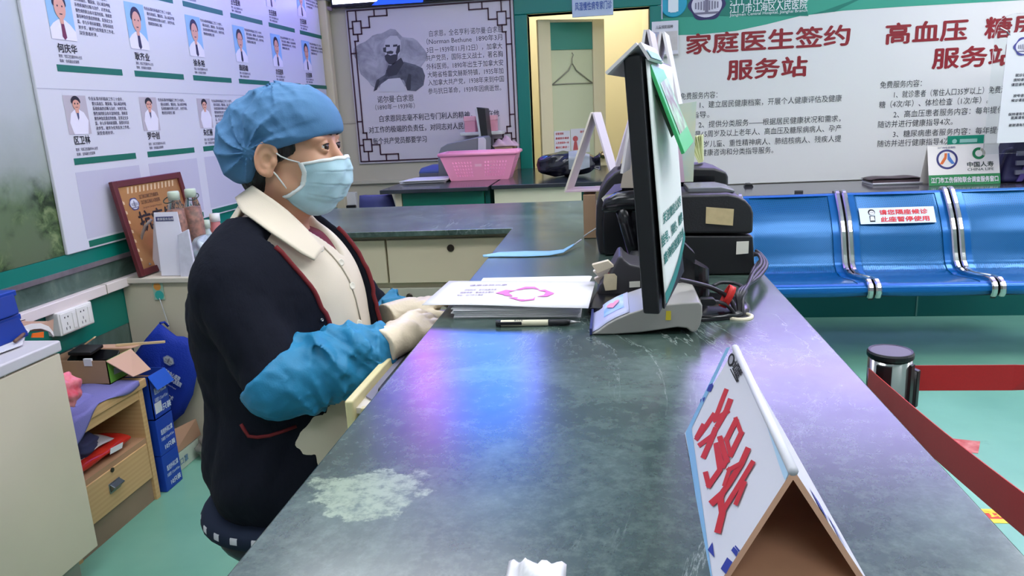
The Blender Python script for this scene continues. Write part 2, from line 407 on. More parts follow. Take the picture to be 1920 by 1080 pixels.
# ink-wash portrait of a bearded man in a jacket
def blob(c, rx, rz, n=40, rough=.18, seed=1):
    r = random.Random(seed); ph = [r.random() * 6 for _ in range(4)]
    return [pix(c[0] + rx * k * math.cos(a), c[1] + rz * k * math.sin(a)) for a in [2 * PI * i / n for i in range(n)]
            for k in [1 + rough * (.5 * math.sin(2 * a + ph[0]) + .35 * math.sin(5 * a + ph[1]) + .25 * math.sin(9 * a + ph[2]))]]
def wash_mat(name, a, b): 
    g = G(name, .6, .3); n = g.noise(9, 7, .6, dist=.6); g.col(g.ramp(n, [(.32, a), (.68, b)])); return g.m
wash = wash_mat('ink_wash', rgb(122, 122, 134), rgb(182, 180, 190))
m = MB().poly(blob((732, 112), 60, 58, rough=.2, seed=3)); m.build('portrait_wash', wash, pn)
yt = YB - .0225
m = MB().poly([pix(*p) for p in [(700, 172), (706, 150), (722, 140), (728, 122), (742, 124), (758, 116), (778, 121), (792, 128), (797, 142), (794, 160), (780, 171), (766, 170), (757, 150), (745, 148), (725, 152), (712, 160)]])
m.build('portrait_jacket', wash_mat('ink_jacket', rgb(60, 62, 74), rgb(112, 114, 126)), pn)
yt = YB - .0232
MB().poly([pix(*p) for p in [(720, 86), (723, 74), (732, 67), (744, 67), (751, 76), (752, 90), (748, 104), (742, 114), (732, 118), (725, 110), (721, 98)]]).build('portrait_head', mat('ink_face', rgb(188, 186, 196), .6), pn)
MB().poly([pix(*p) for p in [(709, 172), (714, 158), (728, 148), (750, 146), (757, 158), (762, 172)]]).build('portrait_apron', mat('ink_apron', rgb(196, 194, 202), .6), pn)
yt = YB - .024
m = MB()
for pts in ([(721, 105), (726, 101), (732, 104), (739, 102), (746, 102), (745, 112), (738, 121), (729, 120), (723, 113)], [(718, 90), (724, 88), (724, 99), (719, 97)], [(745, 86), (750, 84), (750, 96), (744, 104), (742, 98)],
            [(722, 84), (731, 84), (731, 88), (723, 88)], [(737, 84), (745, 83), (745, 87), (737, 88)], [(724, 97), (733, 95), (738, 97), (736, 101), (726, 101)], [(736, 120), (752, 108), (757, 118), (744, 140), (728, 144), (724, 132)],
            [(704, 160), (709, 148), (712, 152), (707, 168), (702, 171)], [(760, 160), (766, 138), (771, 140), (770, 168), (764, 170)]):
    m.poly([pix(*p) for p in pts])
m.build('portrait_ink', mat('ink_dark', rgb(58, 58, 70), .6), pn)
yt = YB - .0215
m = MB()
def line(m, tx, a, b, bold=.0, h=.044, plane=None):
    pa, pb = pix(*a), pix(*b); m.text(tx, pa, UX, UZ, h, width=(pb - pa).x, bold=bold)
for tx, a, b in (('白求恩，全名亨利·诺尔曼·白求恩', (805, 68), (942, 60)), ('（Norman Bethune  1890年3月', (800, 83), (942, 76)), ('3日－1939年11月12日），加拿大', (800, 99), (942, 92)), ('共产党员，国际主义战士，著名胸', (799, 114), (943, 109)),
                 ('外科医师。1890年出生于加拿大安', (800, 130), (944, 125)), ('大略省格雷文赫斯特镇，1935年加', (802, 145), (944, 140)), ('入加拿大共产党，1938年来到中国', (803, 160), (945, 156)), ('参与抗日革命，1939年因病逝世。', (803, 176), (940, 171))):
    line(m, tx, a, b)
line(m, '诺尔曼·白求恩', (708, 192), (776, 188), .01, .05); line(m, '（1890年－1939年）', (704, 206), (778, 203), 0, .042)
m.build('lettering', gink, pn)
m = MB()
for tx, a, b in (('白求恩同志毫不利己专门利人的精神，表现在他', (712, 228), (936, 217)), ('对工作的极端的负责任，对同志对人民的', (692, 249), (880, 241)), ('每个共产党员都要学习', (700, 270), (800, 265))):
    line(m, tx, a, b, .012, .05)
m.build('brush_lettering', mat('brush_ink', rgb(44, 44, 58), .6), pn)

# ---------------------------------------------------------------- service poster on the back wall, right of the door
sp = thing('service_poster', 'wide white service poster with dark red headings on the back wall', 'poster', (1.9, YB, .75))
yb2 = YB - .012
MB().box(.345, 3.6, yb2, YB, .77, 2.125).build('sheet', mat('poster_white', rgb(222, 223, 217), .4), sp)
yt = yb2 - .001
topg = [(1236, -28), (2100, -62), (2100, -5), (1920, 0), (1700, 12), (1580, 20), (1500, 30), (1436, 46), (1380, 58), (1310, 65), (1262, 66), (1236, 66)]
MB().poly([pix(*p) for p in reversed(topg)]).build('green_band', mat('poster_green', rgb(52, 158, 130), .45), sp)
yt = yb2 - .002
MB().poly([pix(*p) for p in [(1520, 27), (1545, 20), (1600, 0), (1640, -30), (1700, -40), (1700, -30), (1610, 0), (1565, 22)]]).poly([pix(*p) for p in [(1240, -24), (1420, -34), (1500, -20), (1516, 30), (1440, 30), (1330, 30), (1240, 34)]]).build('dark_green_wave', mat('poster_green_dark', rgb(14, 122, 102), .45), sp)
yt = yb2 - .003
def emblem(parent, C, u, v, r, blue=(46, 44, 92), face=(214, 212, 222)):
    """round hospital crest: scalloped ring, building front with columns"""
    u, v = Vector(u).normalized(), Vector(v).normalized(); nrm = u.cross(v)
    o = lambda a, b, k=0: C + u * (a * r) + v * (b * r) + nrm * k
    m = MB().poly([o((1 + .07 * math.cos(6 * t)) * math.cos(t) * 1.18, (1 + .05 * math.cos(6 * t)) * math.sin(t), 0) for t in [2 * PI * i / 48 for i in range(48)]])
    e = m.build('emblem', mat('crest_%d%d%d' % blue, rgb(*blue), .5), parent)
    MB().poly([o(1.0 * math.cos(t), .8 * math.sin(t), r * .02) for t in [2 * PI * i / 40 for i in range(40)]]).build('emblem_face', mat('crest_face_%d' % face[0], rgb(*face), .5), e, world=True)
    m = MB()
    for i in range(-4, 5):
        if i == 0: continue
        h = .28 - .03 * abs(i); m.poly([o(i * .18 - .045, -.4 + .04 * abs(i), r * .04), o(i * .18 + .045, -.4 + .04 * abs(i), r * .04), o(i * .18 + .045, h, r * .04), o(i * .18 - .045, h, r * .04)])
    m.poly([o(-.11, -.5, r * .04), o(.11, -.5, r * .04), o(.11, .45, r * .04), o(0, .58, r * .04), o(-.11, .45, r * .04)])
    m.poly([o(-.85, -.46, r * .03), o(.85, -.46, r * .03), o(.7, -.6, r * .03), o(-.7, -.6, r * .03)])
    m.build('emblem_building', mat('crest_building', rgb(120, 116, 134), .5), e)
emblem(sp, pix(1325, 9), UX, UZ, .096)
m = MB(); wl = mat('letter_white', rgb(226, 236, 232), .5)
line(m, '江门市中心医院', (1368, 10), (1516, -5), 0, .05); line(m, '江门市江海区人民医院', (1368, 24), (1513, 13), .01, .062)
line(m, 'Jiangmen Central Hospital, Jianghai Branch', (1368, 31), (1514, 20), 0, .026)
m.build('hospital_name', wl, sp)
yt = yb2 - .002
m = MB()
line(m, '家庭医生签约', (1287, 99), (1592, 88), .026, .135); line(m, '服务站', (1364, 147), (1512, 143), .026, .135)
line(m, '高血压', (1660, 80), (1812, 72), .026, .135); line(m, '糖尿病', (1846, 69), (2000, 60), .026, .135); line(m, '服务站', (1748, 126), (1902, 121), .026, .135)
m.build('heading', mat('heading_red', rgb(138, 24, 34), .45), sp)
m = MB()
for tx, a, b in (('免费服务内容：', (1276, 186), (1345, 182)), ('1、建立居民健康档案，开展个人健康评估及健康', (1312, 202), (1578, 189)), ('指导。', (1297, 221), (1330, 218)), ('2、提供分类服务——根据居民健康状况和需求，', (1310, 239), (1576, 226)),
                 ('重点是65周岁及以上老年人、高血压及糖尿病病人、孕产', (1280, 258), (1577, 246)), ('妇、0-6岁儿童、重性精神病人、肺结核病人、残疾人提', (1279, 277), (1577, 263)), ('供健康咨询和分类指导服务。', (1302, 292), (1450, 284)),
                 ('免费服务内容：', (1650, 165), (1728, 161)), ('1、就诊患者（常住人口35岁以上）免费测血压、血', (1676, 183), (1935, 170)), ('糖（4次/年）、体检检查（1次/年）。', (1648, 202), (1853, 193)), ('2、高血压患者服务内容：每年提供健康', (1675, 220), (1910, 209)),
                 ('随访并进行健康指导4次。', (1646, 239), (1786, 234)), ('3、糖尿病患者服务内容：每年提供健康', (1674, 257), (1910, 246)), ('随访并进行健康指导4次。', (1645, 275), (1786, 270))):
    line(m, tx, a, b, .004, .048)
m.build('lettering', mat('poster_ink', rgb(60, 64, 66), .6), sp)

# small boards round the doorway
rs = thing('number_sign', 'round cyan number one sign beside the door head', 'sign', Y(1263, 8, YB - .03))
c = Y(1263, 6, YB - .03)
MB().lathe([(.086, 0), (.086, .012), (.082, .016), (0, .016)], c + UY * .02, -UY, 40, caps=False).build('disc', mat('sign_cyan', rgb(26, 160, 186), .4), rs, smooth=False)
MB().text('1', c + UZ * -.052 - UX * .022 + UY * .0, UX, UZ, .15, bold=.03, width=.04).build('numeral', wl, rs)
MB().box(.315, .345, YB - .03, YB, 1.86, 2.3).build('bracket', mat('bracket_lilac', rgb(186, 182, 204), .4), rs)
ds = thing('door_sign', 'pale blue department sign hanging across the teal door lintel', 'sign', (-.11, YB - .05, 1.9))
a, b = Y(1073, 33, YB - .045), Y(1150, 26, YB - .045)
MB().prism([a, V((b.x, a.y, a.z + .0)), V((b.x, a.y, a.z + .16)), V((a.x, a.y, a.z + .16))], V((0, .012, 0))).build('plate', mat('plate_blue_grey', rgb(182, 198, 214), .35), ds, bevel=.003)
m = MB(); m.text('风湿慢性病专家门诊', a + V((.02, -.001, .045)), UX, UZ, .055, width=(b - a).x - .03, bold=.02); m.build('lettering', mat('sign_blue_ink', rgb(60, 90, 160), .5), ds)
MB().tube([a + V((.02, .006, .16)), a + V((.02, .006, .26))], .003, 6).tube([V((b.x - .02, a.y + .006, a.z + .16)), V((b.x - .02, a.y + .006, a.z + .26))], .003, 6).build('hanger_wire', steel, ds)
nb = thing('notice_card', 'white notice card with a photo beside the door frame under the round sign', 'notice', (.36, YB - .03, 1.64))
yt = YB - .04
n0, n1, n2, n3 = pix(1218, 48), pix(1272, 40), pix(1268, 101), pix(1226, 104)
MB().box(.275, .445, YB - .044, YB - .036, 1.635, 1.845).build('card', paper, nb)
yt = YB - .0455
m = MB(); m.text('儿童预防接种', V((.30, yt, 1.80)), UX, UZ, .024, width=.11, bold=.015); m.build('lettering', gink, nb)
MB().box(.285, .36, yt, YB - .044, 1.68, 1.78).build('photo', mat('photo_blue', rgb(150, 180, 215), .5, noise=(18, .3, rgb(214, 180, 170))), nb)
MB().box(.36, .44, yt, YB - .044, 1.66, 1.78).build('photo_ground', mat('photo_beige', rgb(206, 200, 192), .5, noise=(14, .15)), nb)
MB().box(.275, .445, YB - .048, YB - .034, 1.625, 1.637).build('clip_rail', steel, nb)

# ---------------------------------------------------------------- mural and staff board on the left wall
xm = XL + .006
def mural_mat():
    g = G('mural_print', .35, .4); s = g.sep(); z = s[2]; n = g.noise(5, 8, .6); n2 = g.noise(15, 8, .7, dist=.6)
    zz = g.math('ADD', z, g.math('MULTIPLY', g.math('SUBTRACT', n, .5), .22))
    mr = g.n('MapRange'); mr.inputs[1].default_value = .86; mr.inputs[2].default_value = 1.9; g.l(zz, mr.inputs[0])
    base = g.ramp(mr.outputs[0], [(0.0, rgb(92, 104, 78)), (.2, rgb(96, 116, 84)), (.26, rgb(126, 140, 124)), (.34, rgb(154, 162, 156)), (.5, rgb(176, 182, 184)), (1, rgb(190, 196, 206))])
    tree = g.ramp(n2, [(.40, rgb(34, 50, 32)), (.52, rgb(76, 98, 60)), (.66, rgb(128, 144, 100))])
    n3 = g.noise(3.5, 4, .5); msk = g.math('MULTIPLY', g.ramp(n3, [(.44, (0, 0, 0, 1)), (.52, (1, 1, 1, 1))]), g.ramp(mr.outputs[0], [(.0, (1, 1, 1, 1)), (.24, (1, 1, 1, 1)), (.31, (0, 0, 0, 1))]))
    g.col(g.mix(msk, base, tree)); return g.m
mu = tag(MB().box(XL, xm, .2, 2.46, .886, 2.75).build('wall_mural', mural_mat()), 'misty green landscape mural printed on the wall beside the staff board', 'mural')
sb = thing('staff_board', 'large white board with rows of staff portraits on the tall side wall', 'notice board', (XL, 3.7, .885))
x0 = XL + .02
MB().box(XL + .006, x0, 2.395, 5.10, .885, 2.72).build('board', mat('board_white', rgb(208, 208, 216), .35), sb, bevel=.004)
MB().box(x0, x0 + .0006, 2.395, 5.10, 1.470, 1.473).build('seam', mat('seam_grey', rgb(176, 178, 190), .5), sb)
xa = x0 + .001
def bars(m, y, z, w=.365): m.box(x0, xa, y, y + w, z - .012, z + .012)
names = {(1, 0): '何庆华', (1, 1): '耿齐业', (1, 2): '徐永裕', (1, 3): '翁超雄', (2, 0): '区卫林', (2, 1): '罗中创', (2, 2): '朱红丽'}
skin_p = mat('print_skin', rgb(214, 158, 136), .5); hair_p = mat('print_hair', rgb(34, 30, 34), .5); coat_p = mat('print_coat', rgb(226, 222, 232), .5)
bio = ['专业从事内科临床工作三十余年，', '擅长高血压、糖尿病、冠心病及呼吸', '系统疾病的诊断与治疗，对老年病、', '慢性病的防治有丰富的经验，熟练掌', '握各种急危重症的抢救，发表论文多', '篇，参与多项科研课题，获得市科技', '进步奖，被评为优秀医务工作者，', '深受患者好评。']
for r in range(-1, 4):
    zb = (1.878 + .333, 1.878, 1.545, 1.212, .905)[r + 1]
    for k in range(6):
        y0 = 2.512 + .446 * k
        m = MB(); bars(m, y0, zb); m.build('green_bar', green, sb)
        if r == 3:
            MB().box(x0, x0 + .0005, y0 - .005, y0 + .375, zb + .02, zb + .268).build('blank_entry', mat('blank_lilac', rgb(190, 188, 204), .45), sb); continue
        px0, pz0, pw, ph = y0 + .0, zb + .10, .13, .185
        if r == 2: px0, pz0, pw, ph = y0 + .0, zb + .098, .12, .14
        pt = lambda a, b, e=0: V((xa + .0006 * e, px0 + pw * a, pz0 + ph * b))
        ph_ = MB().poly([pt(0, 0), pt(1, 0), pt(1, 1), pt(0, 1)]).build('portrait', mat('print_blue', rgb(140, 184, 222), .5) if r < 2 else mat('print_grey', rgb(182, 174, 180), .5), sb)
        if r == 2:
            MB().poly([pt(.22, .0, 1), pt(.85, .0, 1), pt(.95, .35, 1), pt(.80, .56, 1), pt(.6, .64, 1), pt(.42, .64, 1), pt(.22, .54, 1), pt(.12, .3, 1)]).build('printed_coat', coat_p, ph_)
            if k < 2 or k > 2: MB().poly([pt(.44, .64, 2), pt(.58, .64, 2), pt(.55, .42, 2), pt(.5, .36, 2)]).build('printed_tie', mat('print_shirt', rgb(80, 84, 110), .5), ph_)
            cy, cz, rw, rh = .51, .78, .16, .13
        else:
            MB().poly([pt(0, 0, 1), pt(1, 0, 1), pt(1, .18, 1), pt(.82, .30, 1), pt(.62, .38, 1), pt(.38, .38, 1), pt(.16, .30, 1), pt(0, .2, 1)]).build('printed_coat', coat_p, ph_)
            MB().poly([pt(.45, .3, 2), pt(.57, .3, 2), pt(.6, .05, 2), pt(.51, 0, 2), pt(.43, .06, 2)]).build('printed_tie', mat('print_tie_%d' % (k == 0), rgb(110, 40, 60) if k == 0 else rgb(40, 40, 60), .5), ph_)
            cy, cz, rw, rh = .5, .62, .22, .22
        MB().poly([pt(cy + (rw + .05) * math.cos(t), cz + .05 + (rh + .03) * math.sin(t) * (1 if math.sin(t) > 0 else .35), 2) for t in [2 * PI * i / 24 for i in range(24)]]).build('printed_hair', hair_p, ph_)
        MB().poly([pt(cy + rw * math.cos(t), cz - .02 + rh * math.sin(t), 3) for t in [2 * PI * i / 24 for i in range(24)]]).poly([pt(cy - .07, cz - rh - .1, 2.5), pt(cy + .07, cz - rh - .1, 2.5), pt(cy + .08, cz - .1, 2.5), pt(cy - .08, cz - .1, 2.5)]).build('printed_face', skin_p, ph_)
        m = MB()
        for e in (-.09, .09): m.disc(pt(cy + e * rw / .22, cz + .01, 4), UY, UZ, .0035, 8)
        m.poly([pt(cy - .06, cz - .13 * rh / .22, 4), pt(cy + .06, cz - .13 * rh / .22, 4), pt(cy + .05, cz - .15 * rh / .22, 4), pt(cy - .05, cz - .15 * rh / .22, 4)]).build('printed_features', hair_p, ph_)
        m = MB(); n = 8 if (k == 0 or r == 2 and k != 1) else 4
        if r <= 0: n = 6
        for i in range(n):
            m.text(bio[i], V((xa, y0 + (.15 if i else .135), zb + (.268 - .020 * i if r < 2 else .222 - .0185 * i))), UY, UZ, .0155, width=(.205 if i < n - 1 else .1), bold=.01)
        m.build('biography', mat('bio_ink', rgb(70, 68, 84), .6), sb)
        m = MB(); nm = names.get((r, k), '主任医师')
        m.text(nm, V((xa, y0 + .02, zb + (.058 if r < 2 else .064))), UY, UZ, .034, width=.1 if r < 2 else .085, bold=.02)
        m.build('name_lettering', ink, sb)
        m = MB()
        m.text('职务：社区卫生服务中心主任', V((xa, y0 + .02, zb + .038)), UY, UZ, .013, width=.12, bold=.01)
        m.text('职称：全科副主任医师', V((xa, y0 + .02, zb + .021)), UY, UZ, .013, width=.10, bold=.01)
        m.build('post_lettering', mat('bio_ink', rgb(70, 68, 84), .6), sb)
# cable trunking and the double socket box under it
tr = thing('cable_trunking', 'long white cable trunking along the green marble band of the side wall', 'cable trunking', (XL, 2.3, .71))
m = MB().box(XL + .012, XL + .045, .3, 4.9, .705, .742); m.build('channel', mat('trunk_white', rgb(226, 214, 212), .4), tr, bevel=.003)
MB().box(XL + .012, XL + .047, 2.528, 2.531, .704, .743).build('joint', mat('grout_line', rgb(150, 144, 130), .6), tr)
so = thing('socket_box', 'white double wall socket box hanging under the cable trunking', 'socket', (XL + .04, 2.38, .65))
a, b, c_, d_ = X(112, 571, XL + .07), X(170, 550, XL + .07), X(171, 592, XL + .07), X(118, 612, XL + .07)
z0, z1 = .622, .706; y0, y1 = a.y - .005, b.y + .01
xs = XL + .058
MB().box(XL + .006, xs, y0, y1, z0, z1).build('box', mat('socket_white', rgb(228, 226, 224), .35), so, bevel=.004)
for i in range(2):
    ya = y0 + .006 + i * (y1 - y0 - .012) / 2; yb_ = ya + (y1 - y0 - .012) / 2 - .004
    pl = MB().box(xs, xs + .004, ya, yb_, z0 + .006, z1 - .006).build('socket_plate', mat('socket_white2', rgb(232, 231, 228), .3), so, bevel=.0015)
    sw = yb_ - .022
    MB().box(xs + .004, xs + .007, sw, yb_ - .006, z0 + .014, z1 - .014).build('rocker', mat('socket_white2', rgb(232, 231, 228), .3), pl, bevel=.001)
    m = MB(); cy = (ya + sw) / 2
    for (dy, dz, w_, h_) in ((-.008, .02, .002, .003), (.008, .02, .002, .003), (-.008, -.02, .0012, .005), (.008, -.02, .0012, .005), (0, -.004, .0012, .005)):
        m.box(xs + .004, xs + .0046, cy + dy - w_, cy + dy + w_, (z0 + z1) / 2 + dz - h_, (z0 + z1) / 2 + dz + h_)
    m.build('socket_holes', black, pl)
# ---------------------------------------------------------------- the L-shaped stone counter
ZC = 0.93; CL, CR = -0.339, 0.338
def counter_mat():
    g = G('dark_green_marble', .22, .5); g.b.inputs['IOR'].default_value = 1.8
    mp = g.mapping((1, 1.0, 1), (0, 0, .35))
    n = g.noise(2.6, 9, .62, vec=mp, dist=1.2)
    c = g.ramp(n, [(.28, rgb(32, 47, 43)), (.48, rgb(54, 73, 67)), (.62, rgb(84, 104, 96)), (.78, rgb(122, 138, 127))])
    f = g.noise(52, 8, .75); c = g.mix(g.math('MULTIPLY', g.ramp(f, [(.46, (0, 0, 0, 1)), (.72, (1, 1, 1, 1))]), .30), c, rgb(128, 146, 134))
    f2 = g.noise(30, 8, .75, dist=.6); c = g.mix(g.math('MULTIPLY', g.ramp(f2, [(.3, (1, 1, 1, 1)), (.44, (0, 0, 0, 1))]), .35), c, rgb(30, 46, 42))
    v = g.noise(1.7, 10, .68, vec=g.mapping((1.6, .7, 1), (0, 0, -.5)), dist=2.2)
    vein = g.ramp(v, [(.494, (0, 0, 0, 1)), (.5, (1, 1, 1, 1)), (.506, (0, 0, 0, 1))])
    pm = g.ramp(g.noise(2.2, 3, .5), [(.5, (0, 0, 0, 1)), (.62, (1, 1, 1, 1))])
    c = g.mix(g.math('MULTIPLY', g.math('MULTIPLY', vein, pm), .45), c, rgb(196, 206, 200))
    # one broad pale crystalline patch by the seated side
    s = g.sep(); dx = g.math('SUBTRACT', s[0], -.262); dy = g.math('SUBTRACT', s[1], .675 - 1.4)
    d = g.math('SQRT', g.math('ADD', g.math('MULTIPLY', g.math('MULTIPLY', dx, dx), 1.2), g.math('MULTIPLY', dy, dy)))
    d = g.math('ADD', d, g.math('MULTIPLY', g.math('SUBTRACT', g.noise(16, 6, .7), .5), .16))
    pt_ = g.ramp(d, [(.0, (1, 1, 1, 1)), (.050, (1, 1, 1, 1)), (.060, (0, 0, 0, 1))])
    pf = g.ramp(g.noise(60, 6, .7), [(.36, (.15, .15, .15, 1)), (.56, (1, 1, 1, 1))])
    c = g.mix(g.math('MULTIPLY', g.math('MULTIPLY', pt_, pf), .8), c, rgb(150, 166, 142))
    g.col(c)
    r = g.ramp(g.noise(5, 6, .6), [(.3, (.20, .20, .20, 1)), (.7, (.26, .26, .26, 1))]); g.l(r, g.b.inputs['Roughness'])
    return g.m
mc = counter_mat()
ct = thing('counter_worktop', 'dark green marble worktop turning in an L round the seated worker', 'worktop', (0, 1.4, ZC - .02))
XC = -1.32
MB().prism([V(p) for p in ((CL, -.5, ZC - .02), (CR, -.5, ZC - .02), (CR, 3.18, ZC - .02), (XC, 3.18, ZC - .02), (XC, 2.46, ZC - .02), (CL, 2.46, ZC - .02))], V((0, 0, .02))).build('slab', mc, ct, bevel=.003)
gc = Z(1385, 594, ZC)
MB().lathe([(.026, 0), (.026, .003), (.020, .004), (.019, .0005)], gc, UZ, 32, caps=False).build('grommet_ring', mat('ring_cream', rgb(226, 216, 190), .35), ct, smooth=True)
MB().disc(gc + UZ * .0008, UX, UY, .019).build('grommet_hole', black, ct)
# cabinets under the worktop
mcab = thing('counter_cabinet', 'cream counter carcass under the long arm of the marble worktop', 'counter', (0.05, 1.3, 0))
MB().box(-.20, .30, -.45, 2.44, 0, ZC - .0205).build('carcass', cream, mcab)
MB().box(.30, .306, -.45, 2.44, .0, ZC - .03).build('front_panel', tealdk, mcab)
# pulled-out keyboard shelf
kd = thing('keyboard_shelf', 'cream pull-out keyboard shelf under the near edge of the worktop', 'keyboard shelf', (-.33, 1.25, .80))
kf = Z(648, 752, .865)
FX = kf.x - .003
MB().box(FX, FX + .015, kf.y, 1.72, .790, .865).build('front_board', mat('shelf_cream', rgb(222, 210, 160), .4), kd, bevel=.004)
MB().box(FX + .015, -.2, kf.y + .012, 1.71, .838, .848).build('tray', mat('tray_white', rgb(214, 206, 196), .5), kd)
MB().box(-.26, -.235, kf.y + .02, 1.70, .848, ZC - .0205).build('runner', steel, kd)
MB().box(FX + .024, -.2, kf.y + .006, kf.y + .018, .795, .850).build('side_rail', mat('shelf_cream2', rgb(208, 196, 156), .45), kd, bevel=.002)
MB().prism([V((FX + .018 + .02 * a, kf.y + b, .849)) for a, b in ((0, .055), (1, .035), (4, .035), (4, .30), (0, .30))], V((0, 0, .003))).build('mouse_mat', mat('mat_grey', rgb(122, 120, 138), .7), tag(thing('mouse_mat', 'grey mouse mat on the pull-out keyboard shelf', 'mouse mat', (FX + .06, kf.y + .15, .849)), 'grey mouse mat on the pull-out keyboard shelf', 'mouse mat'))
kb = thing('keyboard', 'black keyboard on the pull-out shelf below the gloved hands', 'keyboard', (FX + .1, 1.36, .826))
MB().box(FX + .034, FX + .185, 1.15, 1.60, .8485, .860).build('keyboard_case', black, kb, bevel=.004)
m = MB()
for i in range(5):
    for j in range(20): m.box(FX + .053 + i * .0255, FX + .075 + i * .0255, 1.192 + j * .0203, 1.209 + j * .0203, .860, .865)
m.build('keys', mat('key_black', rgb(40, 40, 44), .5), kb)
# drawer cabinet under the cross counter
dc = thing('drawer_cabinet', 'cream drawer cabinet under the cross arm of the marble worktop', 'cabinet', (-.8, 2.8, 0))
MB().box(XC + .03, -.205, 2.52, 3.14, .08, ZC - .0205).box(XC + .03, -.205, 2.56, 3.14, 0, .08).build('carcass', cream, dc)
DR = ((-1.27, -1.045), (-1.04, -.803), (-.797, -.36))
for i, (a, b) in enumerate(DR):
    d = MB().box(a, b, 2.498, 2.52, .735, .893).build('drawer', cream, dc, bevel=.003)
    if i == 2:
        c = Y(845, 465, 2.498)
        MB().lathe([(.013, 0), (.013, .003), (.011, .005), (.0, .005)], c, -UY, 20, caps=False).box(c.x - .0015, c.x + .0015, c.y - .0065, c.y - .004, c.z - .005, c.z + .005).build('lock', mat('lock_bronze', rgb(84, 74, 66), .3, metal=.8), d, smooth=False)
for i, (a, b) in enumerate(((-1.27, -.80), (-.795, -.36))):
    d = MB().box(a, b, 2.505, 2.52, .1, .715).build('door', mat('cream_door_grey', rgb(180, 178, 160), .45), dc, bevel=.003)
    if i == 1:
        c = Y(768, 556, 2.505)
        MB().lathe([(.012, 0), (.012, .003), (.010, .005), (.0, .005)], c, -UY, 20, caps=False).box(c.x - .0015, c.x + .0015, c.y - .0065, c.y - .004, c.z - .005, c.z + .005).build('lock', mat('lock_bronze', rgb(84, 74, 66), .3, metal=.8), d)

# ---------------------------------------------------------------- back desks
ZD = .93
stone = mat('dark_desk_stone', rgb(46, 52, 58), .16, noise=(8, .25), spec=.6)
def desk(lab, x0, x1, y0, front, name_y):
    t = thing('office_desk', lab, 'desk', ((x0 + x1) / 2, 4.6, 0), 'desks along the back wall')
    MB().box(x0, x1, y0, 5.16, ZD - .022, ZD).build('desktop', stone, t, bevel=.003)
    return t
fy = 4.0
t = desk('back desk with a green front panel, under the fretwork panel', -1.27, -.665, fy - .06, None, 0)
MB().box(-1.16, -.70, fy, fy + .02, .45, ZD - .022).build('front_panel', mat('desk_green', rgb(0, 104, 84), .4), t)
MB().box(-1.20, -1.165, fy - .005, 5.15, 0, ZD - .022).build('side_panel', cream, t)
MB().box(-.70, -.672, fy + .05, 5.15, 0, ZD - .022).build('side_panel', tealdk, t)
t = desk('back desk with a cream front panel, beside the green fronted desk', -.655, .22, fy + .0, None, 0)
MB().box(-.645, -.165, fy + .03, fy + .05, .3, ZD - .022).build('front_panel', mat('desk_cream', rgb(206, 204, 176), .45), t)
MB().box(-.645, -.62, fy + .05, 5.15, 0, ZD - .022).build('side_panel', cream, t)
MB().box(.17, .195, fy + .05, 5.15, 0, ZD - .022).build('side_panel', cream, t)
# blue chair back by the green desk
ch = thing('office_chair', 'blue chair back showing beside the green fronted desk', 'chair', (-1.4, 4.1, 0))
p = Y(712, 383, 4.02)
m = MB().grid(lambda u, v: V((-1.345 + .0 + (u - .5) * .22 * (1 - .25 * v * v), 4.10 + .05 * (2 * u - 1) ** 2 - .04 * v, .62 + v * .27)), 10, 8)
m.build('backrest', mat('chair_blue', rgb(72, 76, 132), .7), ch, smooth=True, solid=.04)
MB().box(-1.52, -1.29, 4.1, 4.45, .47, .52).build('seat', mat('chair_blue', rgb(72, 76, 132), .7), ch, bevel=.015)
MB().tube([(-1.345, 4.14, .75), (-1.345, 4.22, .5), (-1.345, 4.3, .47)], .02).build('back_bar', black, ch, smooth=True)
for a in range(5):
    MB().tube([(-1.42, 4.3, .09), (-1.42 + .14 * math.cos(a * 2 * PI / 5), 4.3 + .14 * math.sin(a * 2 * PI / 5), .05), (-1.42 + .14 * math.cos(a * 2 * PI / 5), 4.3 + .14 * math.sin(a * 2 * PI / 5), 0.0)], .018).build('leg', black, ch)
MB().tube([(-1.42, 4.3, .08), (-1.42, 4.3, .48)], .025).build('column', steel, ch, smooth=True)
# small white fitting low on the tiled wall corner
wf = thing('wall_fitting', 'small white fitting with a black plug low in the back wall corner', 'fitting', (-1.88, YB, .70))
c = Y(652, 376, YB - .03)
MB().box(c.x - .05, c.x + .07, YB - .05, YB, c.z - .06, c.z + .06).build('fitting_box', white, wf, bevel=.006)
MB().box(c.x + .0, c.x + .07, YB - .08, YB - .05, c.z - .09, c.z - .03).build('plug', black, wf, bevel=.006)

# things on the back desks -----------------------------------------
pp = thing('paper_pile', 'loose white papers on the green fronted back desk', 'papers', Z(790, 342, ZD))
def sheetpile(parent, pts, z, n, mtl, jit=.012, th=.0016, name='sheet', seed=1):
    r = random.Random(seed)
    for i in range(n):
        dx, dy, a = r.uniform(-jit, jit), r.uniform(-jit, jit), r.uniform(-.06, .06)
        c = sum((V(p) for p in pts), V((0, 0, 0))) / len(pts)
        q = [V((c.x + (p[0] - c.x) * math.cos(a) - (p[1] - c.y) * math.sin(a) + dx, c.y + (p[0] - c.x) * math.sin(a) + (p[1] - c.y) * math.cos(a) + dy, z + i * th)) for p in pts]
        MB().prism(q, V((0, 0, th * .9))).build(name, mtl, parent)
a, b = Z(752, 346, ZD), Z(836, 342, ZD)
sheetpile(pp, [(a.x, a.y, 0), (b.x, a.y + .02, 0), (b.x, a.y + .26, 0), (a.x + .03, a.y + .24, 0)], ZD + .0005, 5, paper, .015, .004)
